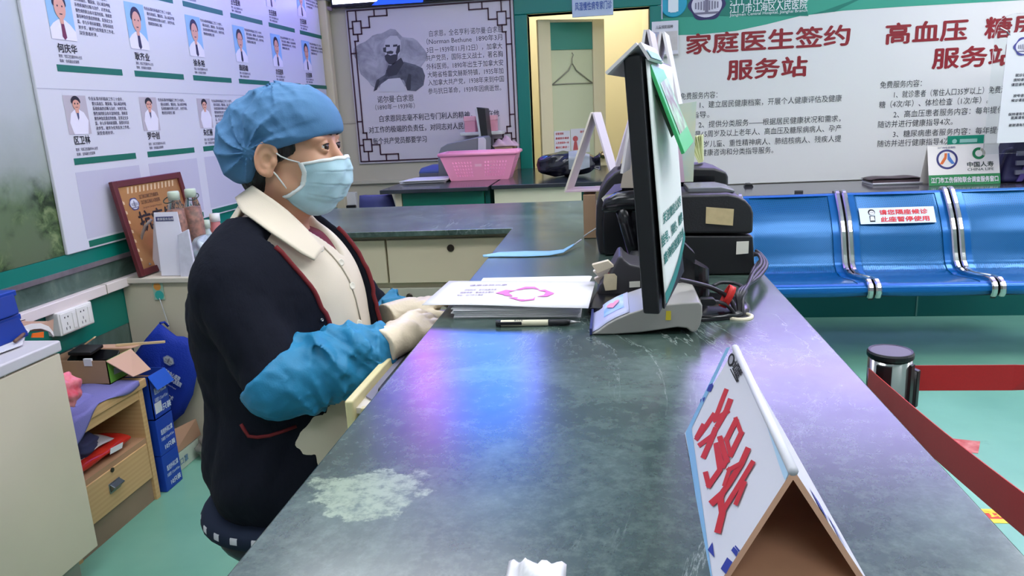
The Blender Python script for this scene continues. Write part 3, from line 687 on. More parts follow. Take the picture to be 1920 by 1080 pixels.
# big grey office machine
cm = thing('card_printer', 'grey rounded office machine on the back desk behind the pink basket', 'office machine', Z(880, 328, ZD))
yq = 4.62
prof = [(822, 335), (821, 290), (826, 277), (838, 270), (868, 263), (895, 257), (908, 256), (911, 262), (911, 330)]
m = MB(); m.prism([Y(*p, yq) + V((0, 0, 0)) for p in reversed(prof)], V((0, .21, 0))); m.build('machine_case', mat('machine_grey', rgb(112, 116, 122), .45), cm, bevel=.008)
m = MB(); m.prism([Y(*p, yq - .012) for p in [(911, 330), (911, 262), (906, 257), (896, 259), (896, 330)]], V((0, .012, 0))); m.build('machine_trim', mat('machine_light', rgb(186, 188, 194), .4), cm, bevel=.003)
m = MB(); m.prism([Y(*p, yq - .006) for p in [(896, 290), (870, 305), (873, 296), (894, 284)]], V((0, .006, 0))); m.build('machine_slot', black, cm)
st = thing('stapler', 'blue topped stamp box on the back desk left of the grey machine', 'stamp box', Z(805, 332, ZD))
p0, p1 = Y(786, 331, 4.66), Y(823, 328, 4.66)
MB().box(p0.x, p1.x + .02, 4.66, 4.84, ZD, ZD + .03).build('box_base', mat('stamp_grey', rgb(96, 100, 116), .5), st, bevel=.005)
MB().grid(lambda u, v: V((p0.x + u * (p1.x + .02 - p0.x), 4.665 + v * .17, ZD + .03 + .045 * (1 - (2 * v - 1) ** 2) * (1 - .9 * max(0, .5 - u)) ** 1)), 10, 8).build('box_lid', mat('stamp_blue', rgb(66, 88, 150), .4), st, smooth=True, solid=.01)
mo = thing('monitor', 'thin black monitor seen edge-on on the back desk behind the pink basket', 'monitor', (-.9, 4.85, ZD))
p0, p1 = Y(893, 202, 4.72), Y(908, 202, 4.72)
MB().prism([Y(893, 201, 4.86), Y(909, 203, 4.86), Y(919, 296, 4.86), Y(906, 296, 4.86)][::-1], V((.0, .17, 0))).build('screen', black, mo, bevel=.004)
MB().prism([Y(890, 205, 4.855), Y(894, 203, 4.855), Y(908, 297, 4.855), Y(905, 298, 4.855)][::-1], V((.0, .17, 0))).build('screen_frame', mat('machine_light', rgb(186, 188, 194), .4), mo)
c = Y(912, 300, 4.92)
MB().box(c.x - .02, c.x + .012, 4.90, 4.96, ZD + .01, c.z).build('stand_column', black, mo); MB().box(c.x - .10, c.x + .012, 4.85, 5.02, ZD, ZD + .012).build('stand_base', black, mo, bevel=.004)
# small white shelf on the wall with pink boxes
sh = thing('wall_shelf', 'small white wall shelf behind the edge-on monitor', 'shelf', (-.87, YB - .1, 1.17))
a, b = Y(863, 252, YB - .15), Y(942, 245, YB - .15)
MB().box(a.x, b.x, YB - .17, YB - .02, a.z - .012, a.z + .012).build('shelf_board', white, sh, bevel=.006)
for px0, px1, lab in ((872, 892, 'pink box on the white wall shelf, left of the edge-on monitor'), (911, 930, 'pink box on the white wall shelf, right of the edge-on monitor')):
    a1, b1 = Y(px0, 246, YB - .14), Y(px1, 244, YB - .14)
    t = thing('pink_box', lab, 'box', (a1.x, YB - .1, a.z + .012), 'pink boxes on the wall shelf')
    MB().box(a1.x, b1.x, YB - .15, YB - .04, a.z + .012, a.z + .115).build('carton', mat('pink_card', rgb(232, 160, 176), .5), t, bevel=.003)
    MB().box(a1.x - .003, b1.x + .003, YB - .153, YB - .037, a.z + .085, a.z + .118).build('lid', mat('pink_card2', rgb(238, 176, 188), .5), t, bevel=.003)
bg = thing('plastic_bag', 'pale pink plastic bag lying on the cardboard box behind the monitor', 'bag', (-.72, 4.98, 1.1))
m = MB().grid(lambda u, v: V((-.80 + .19 * u, 4.93 + .10 * v, 1.098 + .05 * math.sin(PI * u) * math.sin(PI * v) * (1 + .4 * math.sin(17 * u + 9 * v)))), 16, 10)
m.build('film', mat('bag_pinkish', rgb(206, 170, 180), .35), bg, smooth=True, solid=.002)
cb = thing('cardboard_box', 'brown cardboard box on the back desk right of the edge-on monitor', 'box', (-.72, 5.0, ZD))
a, b = Y(918, 290, 4.93), Y(962, 262, 4.93)
card = mat('cardboard', rgb(166, 134, 104), .7, noise=(20, .06)); carddk = mat('cardboard_inside', rgb(140, 106, 82), .75, noise=(20, .08))
MB().box(a.x, b.x - .005, 4.92, 5.14, ZD, 1.093).build('carton', card, cb, bevel=.002)
cw = thing('black_cable', 'black cable hanging down the front of the back desk cardboard box', 'cable', (-.74, 4.9, 1.0))
MB().tube([Y(x, y, 4.905) for x, y in ((914, 272), (922, 274), (928, 281), (934, 287), (938, 291))], .006).tube([Y(x, y, 4.902) for x, y in ((916, 276), (924, 280), (930, 288), (934, 292))], .005).build('wire', black, cw, smooth=True)
# pink basket
bk = thing('pink_basket', 'pink perforated plastic basket on the two back desks', 'basket', Z(905, 338, ZD))
P0, P1 = Z(846, 340, ZD), Z(958, 333, ZD)
bw = P1.x - P0.x; by = P0.y; bd = .17; bh = .155; fl = .055
def bpt(u, v, w_):  # u along x, w depth 0..1, v height
    e = fl * v
    return V((P0.x - e + u * (bw + 2 * e), by - e * .6 + w_ * (bd + 1.2 * e), ZD + .002 + bh * v))
pk = mat('pink_plastic', rgb(244, 156, 190), .35)
def side(f, nu, nv, hole):
    m = MB()
    for i in range(nu):
        for j in range(nv):
            a, b, c, d = f(i / nu, j / nv), f((i + 1) / nu, j / nv), f((i + 1) / nu, (j + 1) / nv), f(i / nu, (j + 1) / nv)
            if hole(i, j):
                k = lambda p, q, s_, t_: p.lerp(q, s_).lerp(d.lerp(c, s_), t_)
                g0 = [a.lerp(b, .27).lerp(d.lerp(c, .27), .25), a.lerp(b, .73).lerp(d.lerp(c, .73), .25), a.lerp(b, .73).lerp(d.lerp(c, .73), .75), a.lerp(b, .27).lerp(d.lerp(c, .27), .75)]
                o = [a, b, c, d]
                m.add(o + g0, [(0, 1, 5, 4), (1, 2, 6, 5), (2, 3, 7, 6), (3, 0, 4, 7)])
            else: m.poly([a, b, c, d])
    return m
hole = lambda i, j: 1 <= j <= 5 and i not in (0, 1, 2, 10, 11, 12, 13, 22, 23) 
mm = side(lambda u, v: bpt(u, v, 0), 24, 8, hole)
m2 = side(lambda u, v: bpt(1 - u, v, 1), 24, 8, hole); mm.add(m2.v, m2.f)
for q in (0, 1):
    m2 = side(lambda u, v: bpt(q, v, u), 12, 8, lambda i, j: 1 <= j <= 5 and 1 < i < 10); mm.add(m2.v, m2.f)
mm.poly([bpt(0, 0, 0), bpt(1, 0, 0), bpt(1, 0, 1), bpt(0, 0, 1)])
mm.build('basket_wall', pk, bk, solid=.004)
rim = [bpt(0, 1, 0), bpt(1, 1, 0), bpt(1, 1, 1), bpt(0, 1, 1), bpt(0, 1, 0)]
m = MB()
for i in range(4): m.tube([rim[i], rim[i + 1]], .012, 8)
m.build('rim', mat('pink_plastic', rgb(244, 156, 190), .35), bk, smooth=True)
MB().poly([bpt(.45, .25, -.01), bpt(.55, .25, -.01), bpt(.55, .62, -.01), bpt(.45, .62, -.01)]).build('name_patch', mat('pink_patch', rgb(250, 186, 208), .3), bk)
# black plastic wrapped parcel
bp = thing('wrapped_parcel', 'parcel wrapped in shiny black plastic on the cream fronted back desk', 'parcel', Z(1062, 334, ZD))
a, b = Z(1003, 336, ZD), Z(1118, 330, ZD)
def par(u, v):
    th = 2 * PI * u; s_ = math.sin(PI * min(max(v, 0.0), 1)) ** .30 if 0 < v < 1 else 0; sq = lambda q: math.copysign(abs(q) ** .55, q)
    x = a.x + (b.x - a.x) * v; wr = 1 + .07 * math.sin(7 * th + 11 * v) + .05 * math.sin(23 * v + 3 * th)
    return V((x, a.y + .12 + .110 * sq(math.cos(th)) * s_ * wr, ZD + .073 + .068 * sq(math.sin(th)) * s_ * wr + .0))
m = MB().grid(par, 28, 26, closed_u=True); m.build('wrap', mat('black_film', rgb(20, 20, 32), .18, spec=.8), bp, smooth=True)
m = MB().grid(lambda u, v: par(.29 + .26 * u, .56 + .34 * v) * 1.0 + V((0, -.004, .006)), 8, 8); m.build('clear_label', mat('film_grey', rgb(150, 156, 164), .25), bp, smooth=True)
m = MB().grid(lambda u, v: V((b.x - .03 + .055 * v, a.y + .09 + .03 * math.sin(6 * u) * v, ZD + .07 + (u - .5) * (.05 + .05 * v) + .01 * v)), 8, 6); m.build('knotted_end', mat('black_film', rgb(20, 20, 32), .18, spec=.8), bp, smooth=True, solid=.002)

# ---------------------------------------------------------------- desk behind the bench
ZR = .765
rd = thing('reception_desk', 'long dark topped desk with teal front behind the blue bench', 'desk', (1.9, 4.9, 0))
MB().box(.40, 3.7, 4.52, YB - .013, ZR - .025, ZR).build('desktop', mat('desk_dark_stone', rgb(70, 70, 74), .14, spec=.6, noise=(6, .2)), rd, bevel=.003)
MB().box(.42, 3.68, 4.56, YB - .02, .0, ZR - .026).build('carcass', mat('desk_front_teal', rgb(0, 96, 92), .4), rd)
m = MB()
for x in (.95, Y(1719, 580, 4.555).x, 2.9): m.box(x - .004, x + .004, 4.556, 4.561, 0, ZR - .03)
m.build('panel_joint', mat('joint_grey', rgb(90, 140, 130), .5), rd)
# leaflets, clip
lf = thing('leaflet_pile', 'low pile of dark leaflets on the reception desk beside the tent sign', 'leaflets', Z(1690, 343, ZR))
a, b = Z(1640, 345, ZR), Z(1740, 343, ZR)
yb_ = 4.86
a, b = Y(1638, 345, yb_), Y(1732, 341, yb_)
for i in range(4):
    r = random.Random(i + 3); dx = r.uniform(-.012, .012)
    MB().box(a.x + dx + (.0 if i < 2 else -.01), b.x + dx, yb_ + r.uniform(-.01, .01), yb_ + .2, ZR + .001 + i * .0065, ZR + .007 + i * .0065).build('leaflet', paper if i < 2 else mat('leaflet_dark', rgb(74, 60, 62), .5), lf)
m = MB().grid(lambda u, v: V((a.x - .02 + (b.x - a.x + .03) * u, yb_ + .02 + .16 * v, ZR + .03 + .010 * math.sin(PI * u) + .004 * math.sin(9 * u))), 14, 4)
m.build('bent_leaflet', mat('leaflet_dark', rgb(74, 60, 62), .5), lf, smooth=True, solid=.002)
bc = thing('binder_clip', 'small black binder clip standing on the reception desk', 'clip', Z(1404, 346, ZR))
c = Y(1404, 346, 5.0)
MB().prism([V((c.x - .03, c.y, ZR)), V((c.x + .03, c.y, ZR)), V((c.x + .022, c.y, ZR + .018)), V((c.x - .022, c.y, ZR + .018))], V((0, .03, 0))).build('clip_body', black, bc)
MB().tube([(c.x - .02, c.y, ZR + .018), (c.x - .024, c.y - .01, ZR + .028), (c.x + .0, c.y - .014, ZR + .03), (c.x + .02, c.y - .01, ZR + .018)], .002, 6).build('clip_wire', steel, bc)
bc = thing('dark_scrap', 'small dark scrap on the reception desk edge above the blue bench', 'scrap', Z(1496, 358, ZR))
c = Y(1497, 360, 4.6); MB().box(c.x - .022, c.x + .026, 4.59, 4.61, ZR, ZR + .014).build('body', mat('scrap_dark', rgb(60, 60, 60), .6), bc, bevel=.003)
# tent sign of the insurance window
ts = thing('tent_sign', 'white tent sign with two logos and a green band on the reception desk', 'sign', (2.1, 4.8, ZR))
yA = 4.72
bl_, br_ = Y(1742, 351, yA), Y(1876, 344, yA)
xa_, xb_ = bl_.x, br_.x; hS = .235; tl = V((0, .075, hS))
o = V((xa_, yA, ZR + .001)); su = UX; sv = tl.normalized(); sw_ = xb_ - xa_; sl = tl.length
S = lambda a, b, e=0: o + su * (sw_ * a) + sv * (sl * b) + V((0, -1, .3)) * e
MB().slab([S(0, 0), S(1, 0), S(1, 1), S(0, 1)], -.003).build('front_face', mat('tent_cream', rgb(238, 232, 222), .45), ts)
MB().slab([S(0, 1), S(1, 1), S(1, 1) + V((0, .075, -hS)), S(0, 1) + V((0, .075, -hS))], -.003).build('back_face', mat('tent_cream', rgb(238, 232, 222), .45), ts)
MB().poly([S(0, 0, .001), S(1, 0, .001), S(1, .26, .001), S(0, .26, .001)]).build('green_strip', mat('tent_green', rgb(18, 128, 66), .45), ts)
MB().text('江门市工伤保险联合调查服务窗口', S(.03, .075, .002), su, sv, .036, width=sw_ * .94, bold=.03).build('strip_lettering', paper, ts)
c = S(.27, .64, .0015)
e = MB().disc(c, su, sv, .060, 36, .048).build('round_logo', mat('logo_navy', rgb(50, 50, 110), .5), ts)
k = lambda a, b: c + su * (a * .05) + sv * (b * .05)
MB().poly([k(-.85, -.55), k(-.5, -.6), k(-.05, .1), k(.05, .75), k(-.25, .75), k(-.3, .3)]).build('logo_orange', mat('logo_orange', rgb(224, 110, 40), .5), e)
MB().poly([k(.85, -.55), k(.5, -.6), k(.05, .0), k(.1, .75), k(.3, .75), k(.35, .3)]).build('logo_blue', mat('logo_blue', rgb(70, 120, 190), .5), e)
MB().text('江门市社会保险', c + sv * .066 - su * .05, su, sv, .014, width=.1, bold=.01).build('logo_lettering', mat('logo_navy', rgb(50, 50, 110), .5), e)
c = S(.72, .76, .0015)
e = MB().disc(c, su, sv, .036, 30, .020, a0=1.2, a1=1.2 + 4.6).build('ring_logo', mat('ring_green', rgb(20, 120, 70), .45), ts)
MB().disc(c, su, sv, .036, 12, .020, a0=-.45, a1=1.1).build('ring_logo_end', mat('ring_beige', rgb(176, 170, 150), .5), e)
m = MB().text('中国人寿', S(.55, .44, .0015), su, sv, .034, width=.145, bold=.02); m.text('CHINA LIFE', S(.55, .34, .0015), su, sv, .022, width=.145, bold=.01); m.build('logo_name', mat('tent_ink', rgb(50, 64, 54), .5), ts)
# second card behind it
tc_ = thing('tent_sign', 'small card with a green top standing behind the two-logo tent sign', 'sign', (2.1, 4.95, ZR))
a, b = Y(1780, 262, 4.93), Y(1849, 257, 4.93)
MB().prism([V((a.x, 4.93, ZR)), V((b.x, 4.93, ZR)), V((b.x, 4.96, a.z + .02)), V((a.x, 4.96, a.z + .02))], V((0, .004, 0))).build('card_face', mat('tent_cream', rgb(238, 232, 222), .45), tc_)
MB().prism([V((a.x, 4.955, a.z - .045)), V((b.x, 4.955, a.z - .045)), V((b.x, 4.957, a.z + .021)), V((a.x, 4.957, a.z + .021))], V((0, -.002, 0))).build('green_top', mat('card_teal', rgb(20, 140, 110), .4), tc_)
m = MB().disc(V((a.x + .04, 4.952, a.z - .012)), UX, UZ, .014, 16).poly([V((a.x + .07, 4.952, a.z - .022)), V((a.x + .17, 4.952, a.z - .022)), V((a.x + .17, 4.952, a.z - .0)), V((a.x + .07, 4.952, a.z - .0))]); m.build('card_marks', mat('card_mark', rgb(150, 205, 190), .5), tc_)
# dark blue bag at the right edge
db = thing('blue_backpack', 'dark blue bag with grey straps at the end of the reception desk', 'bag', (2.35, 4.8, ZR))
a = Y(1880, 335, 4.72)
xbq = a.x
def bag(u, v):
    w_ = .5 * (1 - .12 * v); s_ = abs(math.sin(PI * u)) ** .3 * (1 - .15 * v * v)
    return V((xbq + .03 * v + w_ * (.5 - .5 * math.cos(PI * u)), 4.72 + .0 + .10 * (1 - s_) + .03 * v, ZR + .002 + .28 * v + .01 * math.sin(9 * u) * v))
MB().prism([V((xbq, 4.74, ZR)), V((xbq + .5, 4.74, ZR)), V((xbq + .47, 4.78, ZR + .25)), V((xbq + .25, 4.79, ZR + .29)), V((xbq + .06, 4.78, ZR + .25))], V((0, .16, 0))).build('bag_body', mat('bag_navy', rgb(34, 32, 74), .6, bump=(60, .2)), db, bevel=.03, seg=3)
for i, z in enumerate((.05, .105, .16)):
    MB().box(xbq + .07, xbq + .40, 4.728, 4.742, ZR + z, ZR + z + .026).build('strap', mat('strap_grey', rgb(112, 112, 128), .6), db)
MB().prism([V((xbq + .08, 4.725, ZR + .01)), V((xbq + .11, 4.725, ZR + .01)), V((xbq + .21, 4.74, ZR + .235)), V((xbq + .18, 4.74, ZR + .235))], V((0, .012, 0))).build('strap', mat('strap_purple', rgb(70, 56, 120), .6), db)
MB().tube([V((xbq + .06, 4.77, ZR + .2)), V((xbq + .02, 4.77, ZR + .19)), V((xbq - .01, 4.77, ZR + .10)), V((xbq + .0, 4.77, ZR + .02))], .012).build('handle', mat('bag_navy', rgb(34, 32, 74), .6, bump=(60, .2)), db, smooth=True)
# clear sign holder with a white sheet hanging in it
ah = thing('acrylic_sign_holder', 'clear acrylic sign stand with a white printed sheet at the far desk end', 'sign stand', (2.5, 4.56, ZR))
yH = 4.56
tlp, blp = Y(1886, 62, yH), Y(1882, 268, yH)
xh = tlp.x; zt = tlp.z + .03; zb = max(blp.z - .06, ZR + .02)
acr = mat('clear_acrylic', (0.93, 0.97, 0.97, 1), .03, trans=1.0, ior=1.2, spec=.4)
ar = [V((xh - .055 + .10 * (1 - math.cos(t)), yH, zt - .02 + .09 * math.sin(t))) for t in [PI / 2 * i / 8 for i in range(9)]]
MB().prism([V((xh - .055, yH, zb))] + ar + [V((xh + .55, yH, zt + .07)), V((xh + .55, yH, zb))], V((0, .006, 0))).build('acrylic_plate', acr, ah, bevel=.002)
sheet = MB().prism([V((xh + .01, yH - .003, blp.z)), V((xh + .5, yH - .003, blp.z)), V((xh + .5, yH - .003, zt - .03)), V((xh + .025, yH - .003, zt - .03)), V((xh + .01, yH - .003, zt - .05))], V((0, .002, 0))).build('printed_sheet', paper, ah)
m = MB()
for i, (tx, z) in enumerate((('就诊', .36), ('须知', .335), ('请您', .31), ('按号', .25), ('候诊', .225), ('保持', .15), ('距离', .13), ('谢谢', .09))):
    m.text(tx + '请有序排队', V((xh + .07 - .008 * (i % 3), yH - .0045, blp.z + z)), UX, UZ, .018, bold=.02)
m.build('lettering', gink, ah); emblem(ah, V((xh + .105, yH - .005, zt - .105)), UX, UZ, .05, (70, 70, 140))
MB().tube([V((xh - .03, yH + .003, zt)), V((xh + .0, yH - .008, zt - .02)), V((xh + .03, yH + .003, zt - .05))], .004, 6).build('screw', steel, ah)
MB().tube([V((xh + .36, yH + .02, ZR)), V((xh + .36, yH + .02, zt))], .012).lathe([(.06, 0), (.06, .008), (.02, .014), (.02, .03)], (xh + .36, yH + .045, ZR), UZ, 28).build('stand_pole', steel, ah, smooth=True)

# ---------------------------------------------------------------- blue waiting bench
bn = thing('waiting_bench', 'blue perforated metal waiting bench with chrome edges', 'bench', (1.5, 3.9, 0))
def seat_mat():
    g = G('perforated_blue_steel', .28, .55, .35)
    s = g.sep(); u = g.math('MULTIPLY', s[0], 95.0); v_ = g.math('MULTIPLY', g.math('ADD', s[2], g.math('MULTIPLY', s[1], -.7)), 110.0)
    su_ = g.math('SINE', g.math('MULTIPLY', u, 6.2832)); sv_ = g.math('SINE', g.math('MULTIPLY', v_, 6.2832))
    d = g.ramp(g.math('MULTIPLY', su_, sv_), [(.30, (0, 0, 0, 1)), (.55, (1, 1, 1, 1))])
    g.col(g.mix(g.math('MULTIPLY', d, .40), rgb(0, 92, 148), rgb(0, 38, 70))); g.bump(g.math('MULTIPLY', d, -1.0), .35, .004); return g.m
sm = seat_mat()
rimb = mat('blue_steel_rim', rgb(4, 94, 164), .25, metal=.3)
PR = [(3.625, .375), (3.612, .395), (3.618, .418), (3.65, .432), (3.72, .428), (3.82, .412), (3.92, .402), (3.985, .412), (4.02, .44), (4.045, .49), (4.065, .545), (4.085, .60), (4.12, .66), (4.16, .715), (4.205, .765), (4.228, .79), (4.245, .797), (4.262, .79)]
def prof_at(t):
    k = t * (len(PR) - 1); i = min(int(k), len(PR) - 2); f = k - i
    return (PR[i][0] * (1 - f) + PR[i + 1][0] * f, PR[i][1] * (1 - f) + PR[i + 1][1] * f)
xs1, xs2 = Y(1574, 358, 4.24).x, Y(1775, 352, 4.24).x
pitch = xs2 - xs1
for i in range(3):
    x0 = xs1 + pitch * (i - 1) + .032; x1 = x0 + pitch - .064
    shell = MB().grid(lambda u, v: V((x0 + (x1 - x0) * u, prof_at(v)[0] + .02 * (1 - (2 * u - 1) ** 2) * min(1, 3 * v) * min(1, 3 * (1 - v)), prof_at(v)[1] - .006 * (1 - (2 * u - 1) ** 2))), 10, 51).build('seat_shell', sm, bn, smooth=True, solid=.003)
    m = MB()
    for (a, b) in ((x0 - .001, x0 + .035), (x1 - .035, x1 + .001)):
        m.grid(lambda u, v: V((a + (b - a) * u, prof_at(v)[0] - .002, prof_at(v)[1] + .002)), 2, 51)
    m.grid(lambda u, v: V((x0 + (x1 - x0) * u, prof_at(v * .16)[0] - .003, prof_at(v * .16)[1] + .002)), 6, 8)
    m.grid(lambda u, v: V((x0 + (x1 - x0) * u, prof_at(.87 + v * .13)[0] - .003, prof_at(.87 + v * .13)[1] + .002)), 6, 8)
    m.build('seat_border', rimb, bn, smooth=True)
    for xx in (x0 - .014, x1 + .014):
        pr2 = [V((xx, prof_at(j / 40)[0] - .004, prof_at(j / 40)[1] + .002)) for j in range(41)]
        m = MB(); vs = []
        for j, p in enumerate(pr2):
            t_ = (pr2[min(j + 1, 40)] - pr2[max(j - 1, 0)]).normalized(); n_ = UX.cross(t_)
            vs += [p - UX * .014 - n_ * .010, p + UX * .014 - n_ * .010, p + UX * .014 + n_ * .014, p + UX * .008 + n_ * .020, p - UX * .008 + n_ * .020, p - UX * .014 + n_ * .014]
        m.add(vs, [(j * 6 + a, j * 6 + (a + 1) % 6, j * 6 + 6 + (a + 1) % 6, j * 6 + 6 + a) for j in range(40) for a in range(6)] + [tuple(range(6)), tuple(range(245, 239, -1))])
        m.build('chrome_edge', chrome, bn, smooth=False)
    if i < 2:
        xg = x1 + .032
        MB().prism([V((xg - .012, prof_at(j / 20)[0] + .012, prof_at(j / 20)[1] - .012)) for j in range(21)] + [V((xg - .012, prof_at(1 - j / 20)[0] + .03, prof_at(1 - j / 20)[1] - .03)) for j in range(21)], V((.024, 0, 0))).build('seat_bracket', black, bn)
MB().box(xs1 - pitch, xs1 + 2 * pitch, 3.83, 3.89, .315, .375).build('beam', black, bn, bevel=.004)
for x in (xs1 - pitch + .08, xs1 + 2 * pitch - .05):
    MB().tube([(x, 3.6, .02), (x, 3.70, .10), (x, 3.86, .32), (x, 4.05, .10), (x, 4.15, .02)], .02).build('leg', chrome, bn, smooth=True)
# notice stuck on the middle seat back
yS = 4.125
q = [Y(1609, 391, 4.165), Y(1749, 386, 4.165), Y(1752, 416, 4.12), Y(1612, 420, 4.12)]
zt_, zb_ = (q[0].z + q[1].z) / 2, (q[2].z + q[3].z) / 2
A0 = V((q[3].x, 4.105, zb_)); SU, SV = UX, (V((0, 4.158, zt_)) - V((0, 4.105, zb_))).normalized(); SWd, SH = q[1].x - q[3].x, (V((0, 4.158, zt_)) - V((0, 4.105, zb_))).length
st = MB().slab([A0, A0 + SU * SWd, A0 + SU * SWd + SV * SH, A0 + SV * SH], .0015).build('seat_notice', mat('notice_pale', rgb(214, 226, 236), .35), bn)
nn = SU.cross(SV)
k = lambda a, b, e=.003: A0 + SU * (SWd * a) + SV * (SH * b) + nn * e
m = MB().text('请您隔座候诊', k(.27, .57), SU, SV, SH * .34, width=SWd * .64, bold=.03); m.text('此座暂停使用', k(.275, .13), SU, SV, SH * .34, width=SWd * .64, bold=.03); m.build('notice_lettering', mat('notice_red3', rgb(214, 44, 52), .5), st)
fig = MB().disc(k(.165, .72), SU, SV, .018, 20).poly([k(.13, .12), k(.20, .12), k(.205, .5), k(.13, .5)]).build('printed_figure', ink, st)
MB().disc(k(.168, .68, .0035), SU, SV, .0135, 18).poly([k(.136, .2, .0035), k(.195, .2, .0035), k(.19, .46, .0035), k(.142, .46, .0035)]).poly([k(.13, .9, .0035), k(.2, .9, .0035), k(.2, .95, .0035), k(.13, .95, .0035)]).build('figure_white', paper, fig)
MB().disc(k(.158, .70, .004), SU, SV, .002, 8).disc(k(.180, .70, .004), SU, SV, .002, 8).build('figure_eyes', ink, fig)
# ---------------------------------------------------------------- things on the long arm of the counter
def plane_hit(px, py, p0, n):
    r = Vector(_ray(px, py)); e = Vector(EYE); t = (Vector(p0) - e).dot(n) / r.dot(n); return e + r * t
label_w = mat('label_white', rgb(222, 218, 206), .5)
# --- monitor with a poster on its back
mn = thing('monitor', 'black computer monitor with a white notice taped over its back, on the counter', 'monitor', Z(1310, 585, ZC))
d = V((.20, .98, 0)).normalized(); nb_ = V((.98, -.20, 0)).normalized(); upv = V((-.0235, 0, .345)); MWd = .30; TH = .023
p0 = V((.040, 1.0, 1.030))
M_ = lambda a, b, c=0: p0 + d * (MWd * a) + upv * b + nb_ * c
MB().prism([M_(0, 0), M_(1, 0), M_(1, 1), M_(0, 1)], nb_ * TH).build('screen_case', black, mn, bevel=.003)
MB().prism([M_(.04, .06, -.001), M_(.96, .06, -.001), M_(.96, .95, -.001), M_(.04, .95, -.001)], nb_ * -.0008).build('screen', mat('dark_screen', rgb(18, 22, 30), .15), mn)
MB().prism([M_(.10, .0, TH), M_(.93, .0, TH), M_(.80, .5, TH), M_(.80, .9, TH), M_(.2, .9, TH), M_(.2, .5, TH)], nb_ * .003).build('rear_cover', black, mn, bevel=.004)
c = Z(1312, 578, ZC)
MB().lathe([(.092, 0), (.092, .006), (.085, .011), (.03, .014), (0, .014)], c, UZ, 40, caps=False).build('base', blackg, mn, smooth=True)
ca, cb_ = c + UZ * .012 + V((-.01, 0, 0)), V((M_(.55, .22).x + .055, M_(.55, .22).y + .02, 1.045))
m = MB(); n = 24; vs = []
for j in range(n):
    a = 2 * PI * j / n; vs.append(V((c.x - .012 + .030 * math.cos(a), c.y + .030 * math.sin(a), ZC + .012)))
for j in range(n):
    a = 2 * PI * j / n; vs.append(V((c.x - .014 + .030 * math.cos(a), c.y + .030 * math.sin(a), ZC + .094 - .016 * math.cos(a))))
m.add(vs, [(j, (j + 1) % n, n + (j + 1) % n, n + j) for j in range(n)] + [tuple(range(n, 2 * n))]); m.build('stand_column', blackg, mn, smooth=False)
MB().prism([c + V((-.05, -.02, .06)), c + V((-.012, -.02, .05)), c + V((-.012, -.02, .11)), c + V((-.06, -.02, .16))], V((0, .04, 0))).build('stand_arm', black, mn)
# taped notice: bowed paper, curved teal foot, lettering (its square code is left out)
NW = .90
def nt_pt(a, b, e=0.0):
    return M_(.03 + NW * a, .02 + .965 * b, TH + .0045 + .002 * math.sin(PI * a) + .003 * (1 - b) + e)
def foot(a): return .02 + .13 * a ** 1.4
MB().grid(lambda u, v: nt_pt(u, foot(u) + (1 - foot(u)) * v), 12, 14).build('taped_notice', mat('notice_paper', rgb(226, 230, 226), .5), mn, smooth=True, solid=.0008)
MB().grid(lambda u, v: nt_pt(u, foot(u) + .001 + .045 * (v + .0), .0012), 14, 2).build('notice_foot', mat('notice_teal', rgb(30, 128, 122), .5), mn, smooth=True)
def nt_text(m, tx, a, b, w_, size, bold):
    vs, fs = glyphs(tx, 0)
    x0, x1 = min(p[0] for p in vs), max(p[0] for p in vs); k = w_ / (x1 - x0)
    for ox, oy in ((-bold, 0), (bold, 0), (0, bold), (0, -bold)):
        m.add([nt_pt(a + ((p[0] + ox - x0) * k), b + (p[1] + oy) * size, .0016 + .0002 * (ox > 0) + .0003 * (oy > 0) + .0004 * (oy < 0)) for p in vs], fs)
m = MB()
nt_text(m, '关注微信公众号', .10, .345, .78, .052, .02); nt_text(m, '挂号、预约、缴费、', .0, .262, .94, .052, .02); nt_text(m, '查询检验报告单', .03, .185, .88, .052, .02)
m.build('notice_lettering', mat('letter_teal', rgb(24, 122, 112), .5), mn)
# --- folded card straddling the monitor
fc = thing('folded_card', 'white folded card straddling the top edge of the counter monitor', 'card', M_(.2, 1) + UZ * .01)
a0, a1 = Y(1196, 84, .99), Y(1196, 84, .99) + d * .13
lf0 = Y(1138, 140, .99)
cardw = mat('card_white', rgb(218, 214, 216), .5)
MB().slab([a0, a1, lf0 + d * .13, lf0], .004).build('left_flap', cardw, fc)
rf = Y(1215, 113, .985)
MB().slab([a0 + UZ * .001, rf, rf + d * .12, a1 + UZ * .001], .004).build('right_flap', cardw, fc)
MB().slab([a0.lerp(rf, .35) + nb_ * .006, a0.lerp(rf, .85) + nb_ * .006, a0.lerp(rf, .85) + nb_ * .006 + d * .1, a0.lerp(rf, .35) + nb_ * .006 + d * .1], .0008).build('teal_print', mat('print_teal', rgb(120, 170, 172), .5), fc)
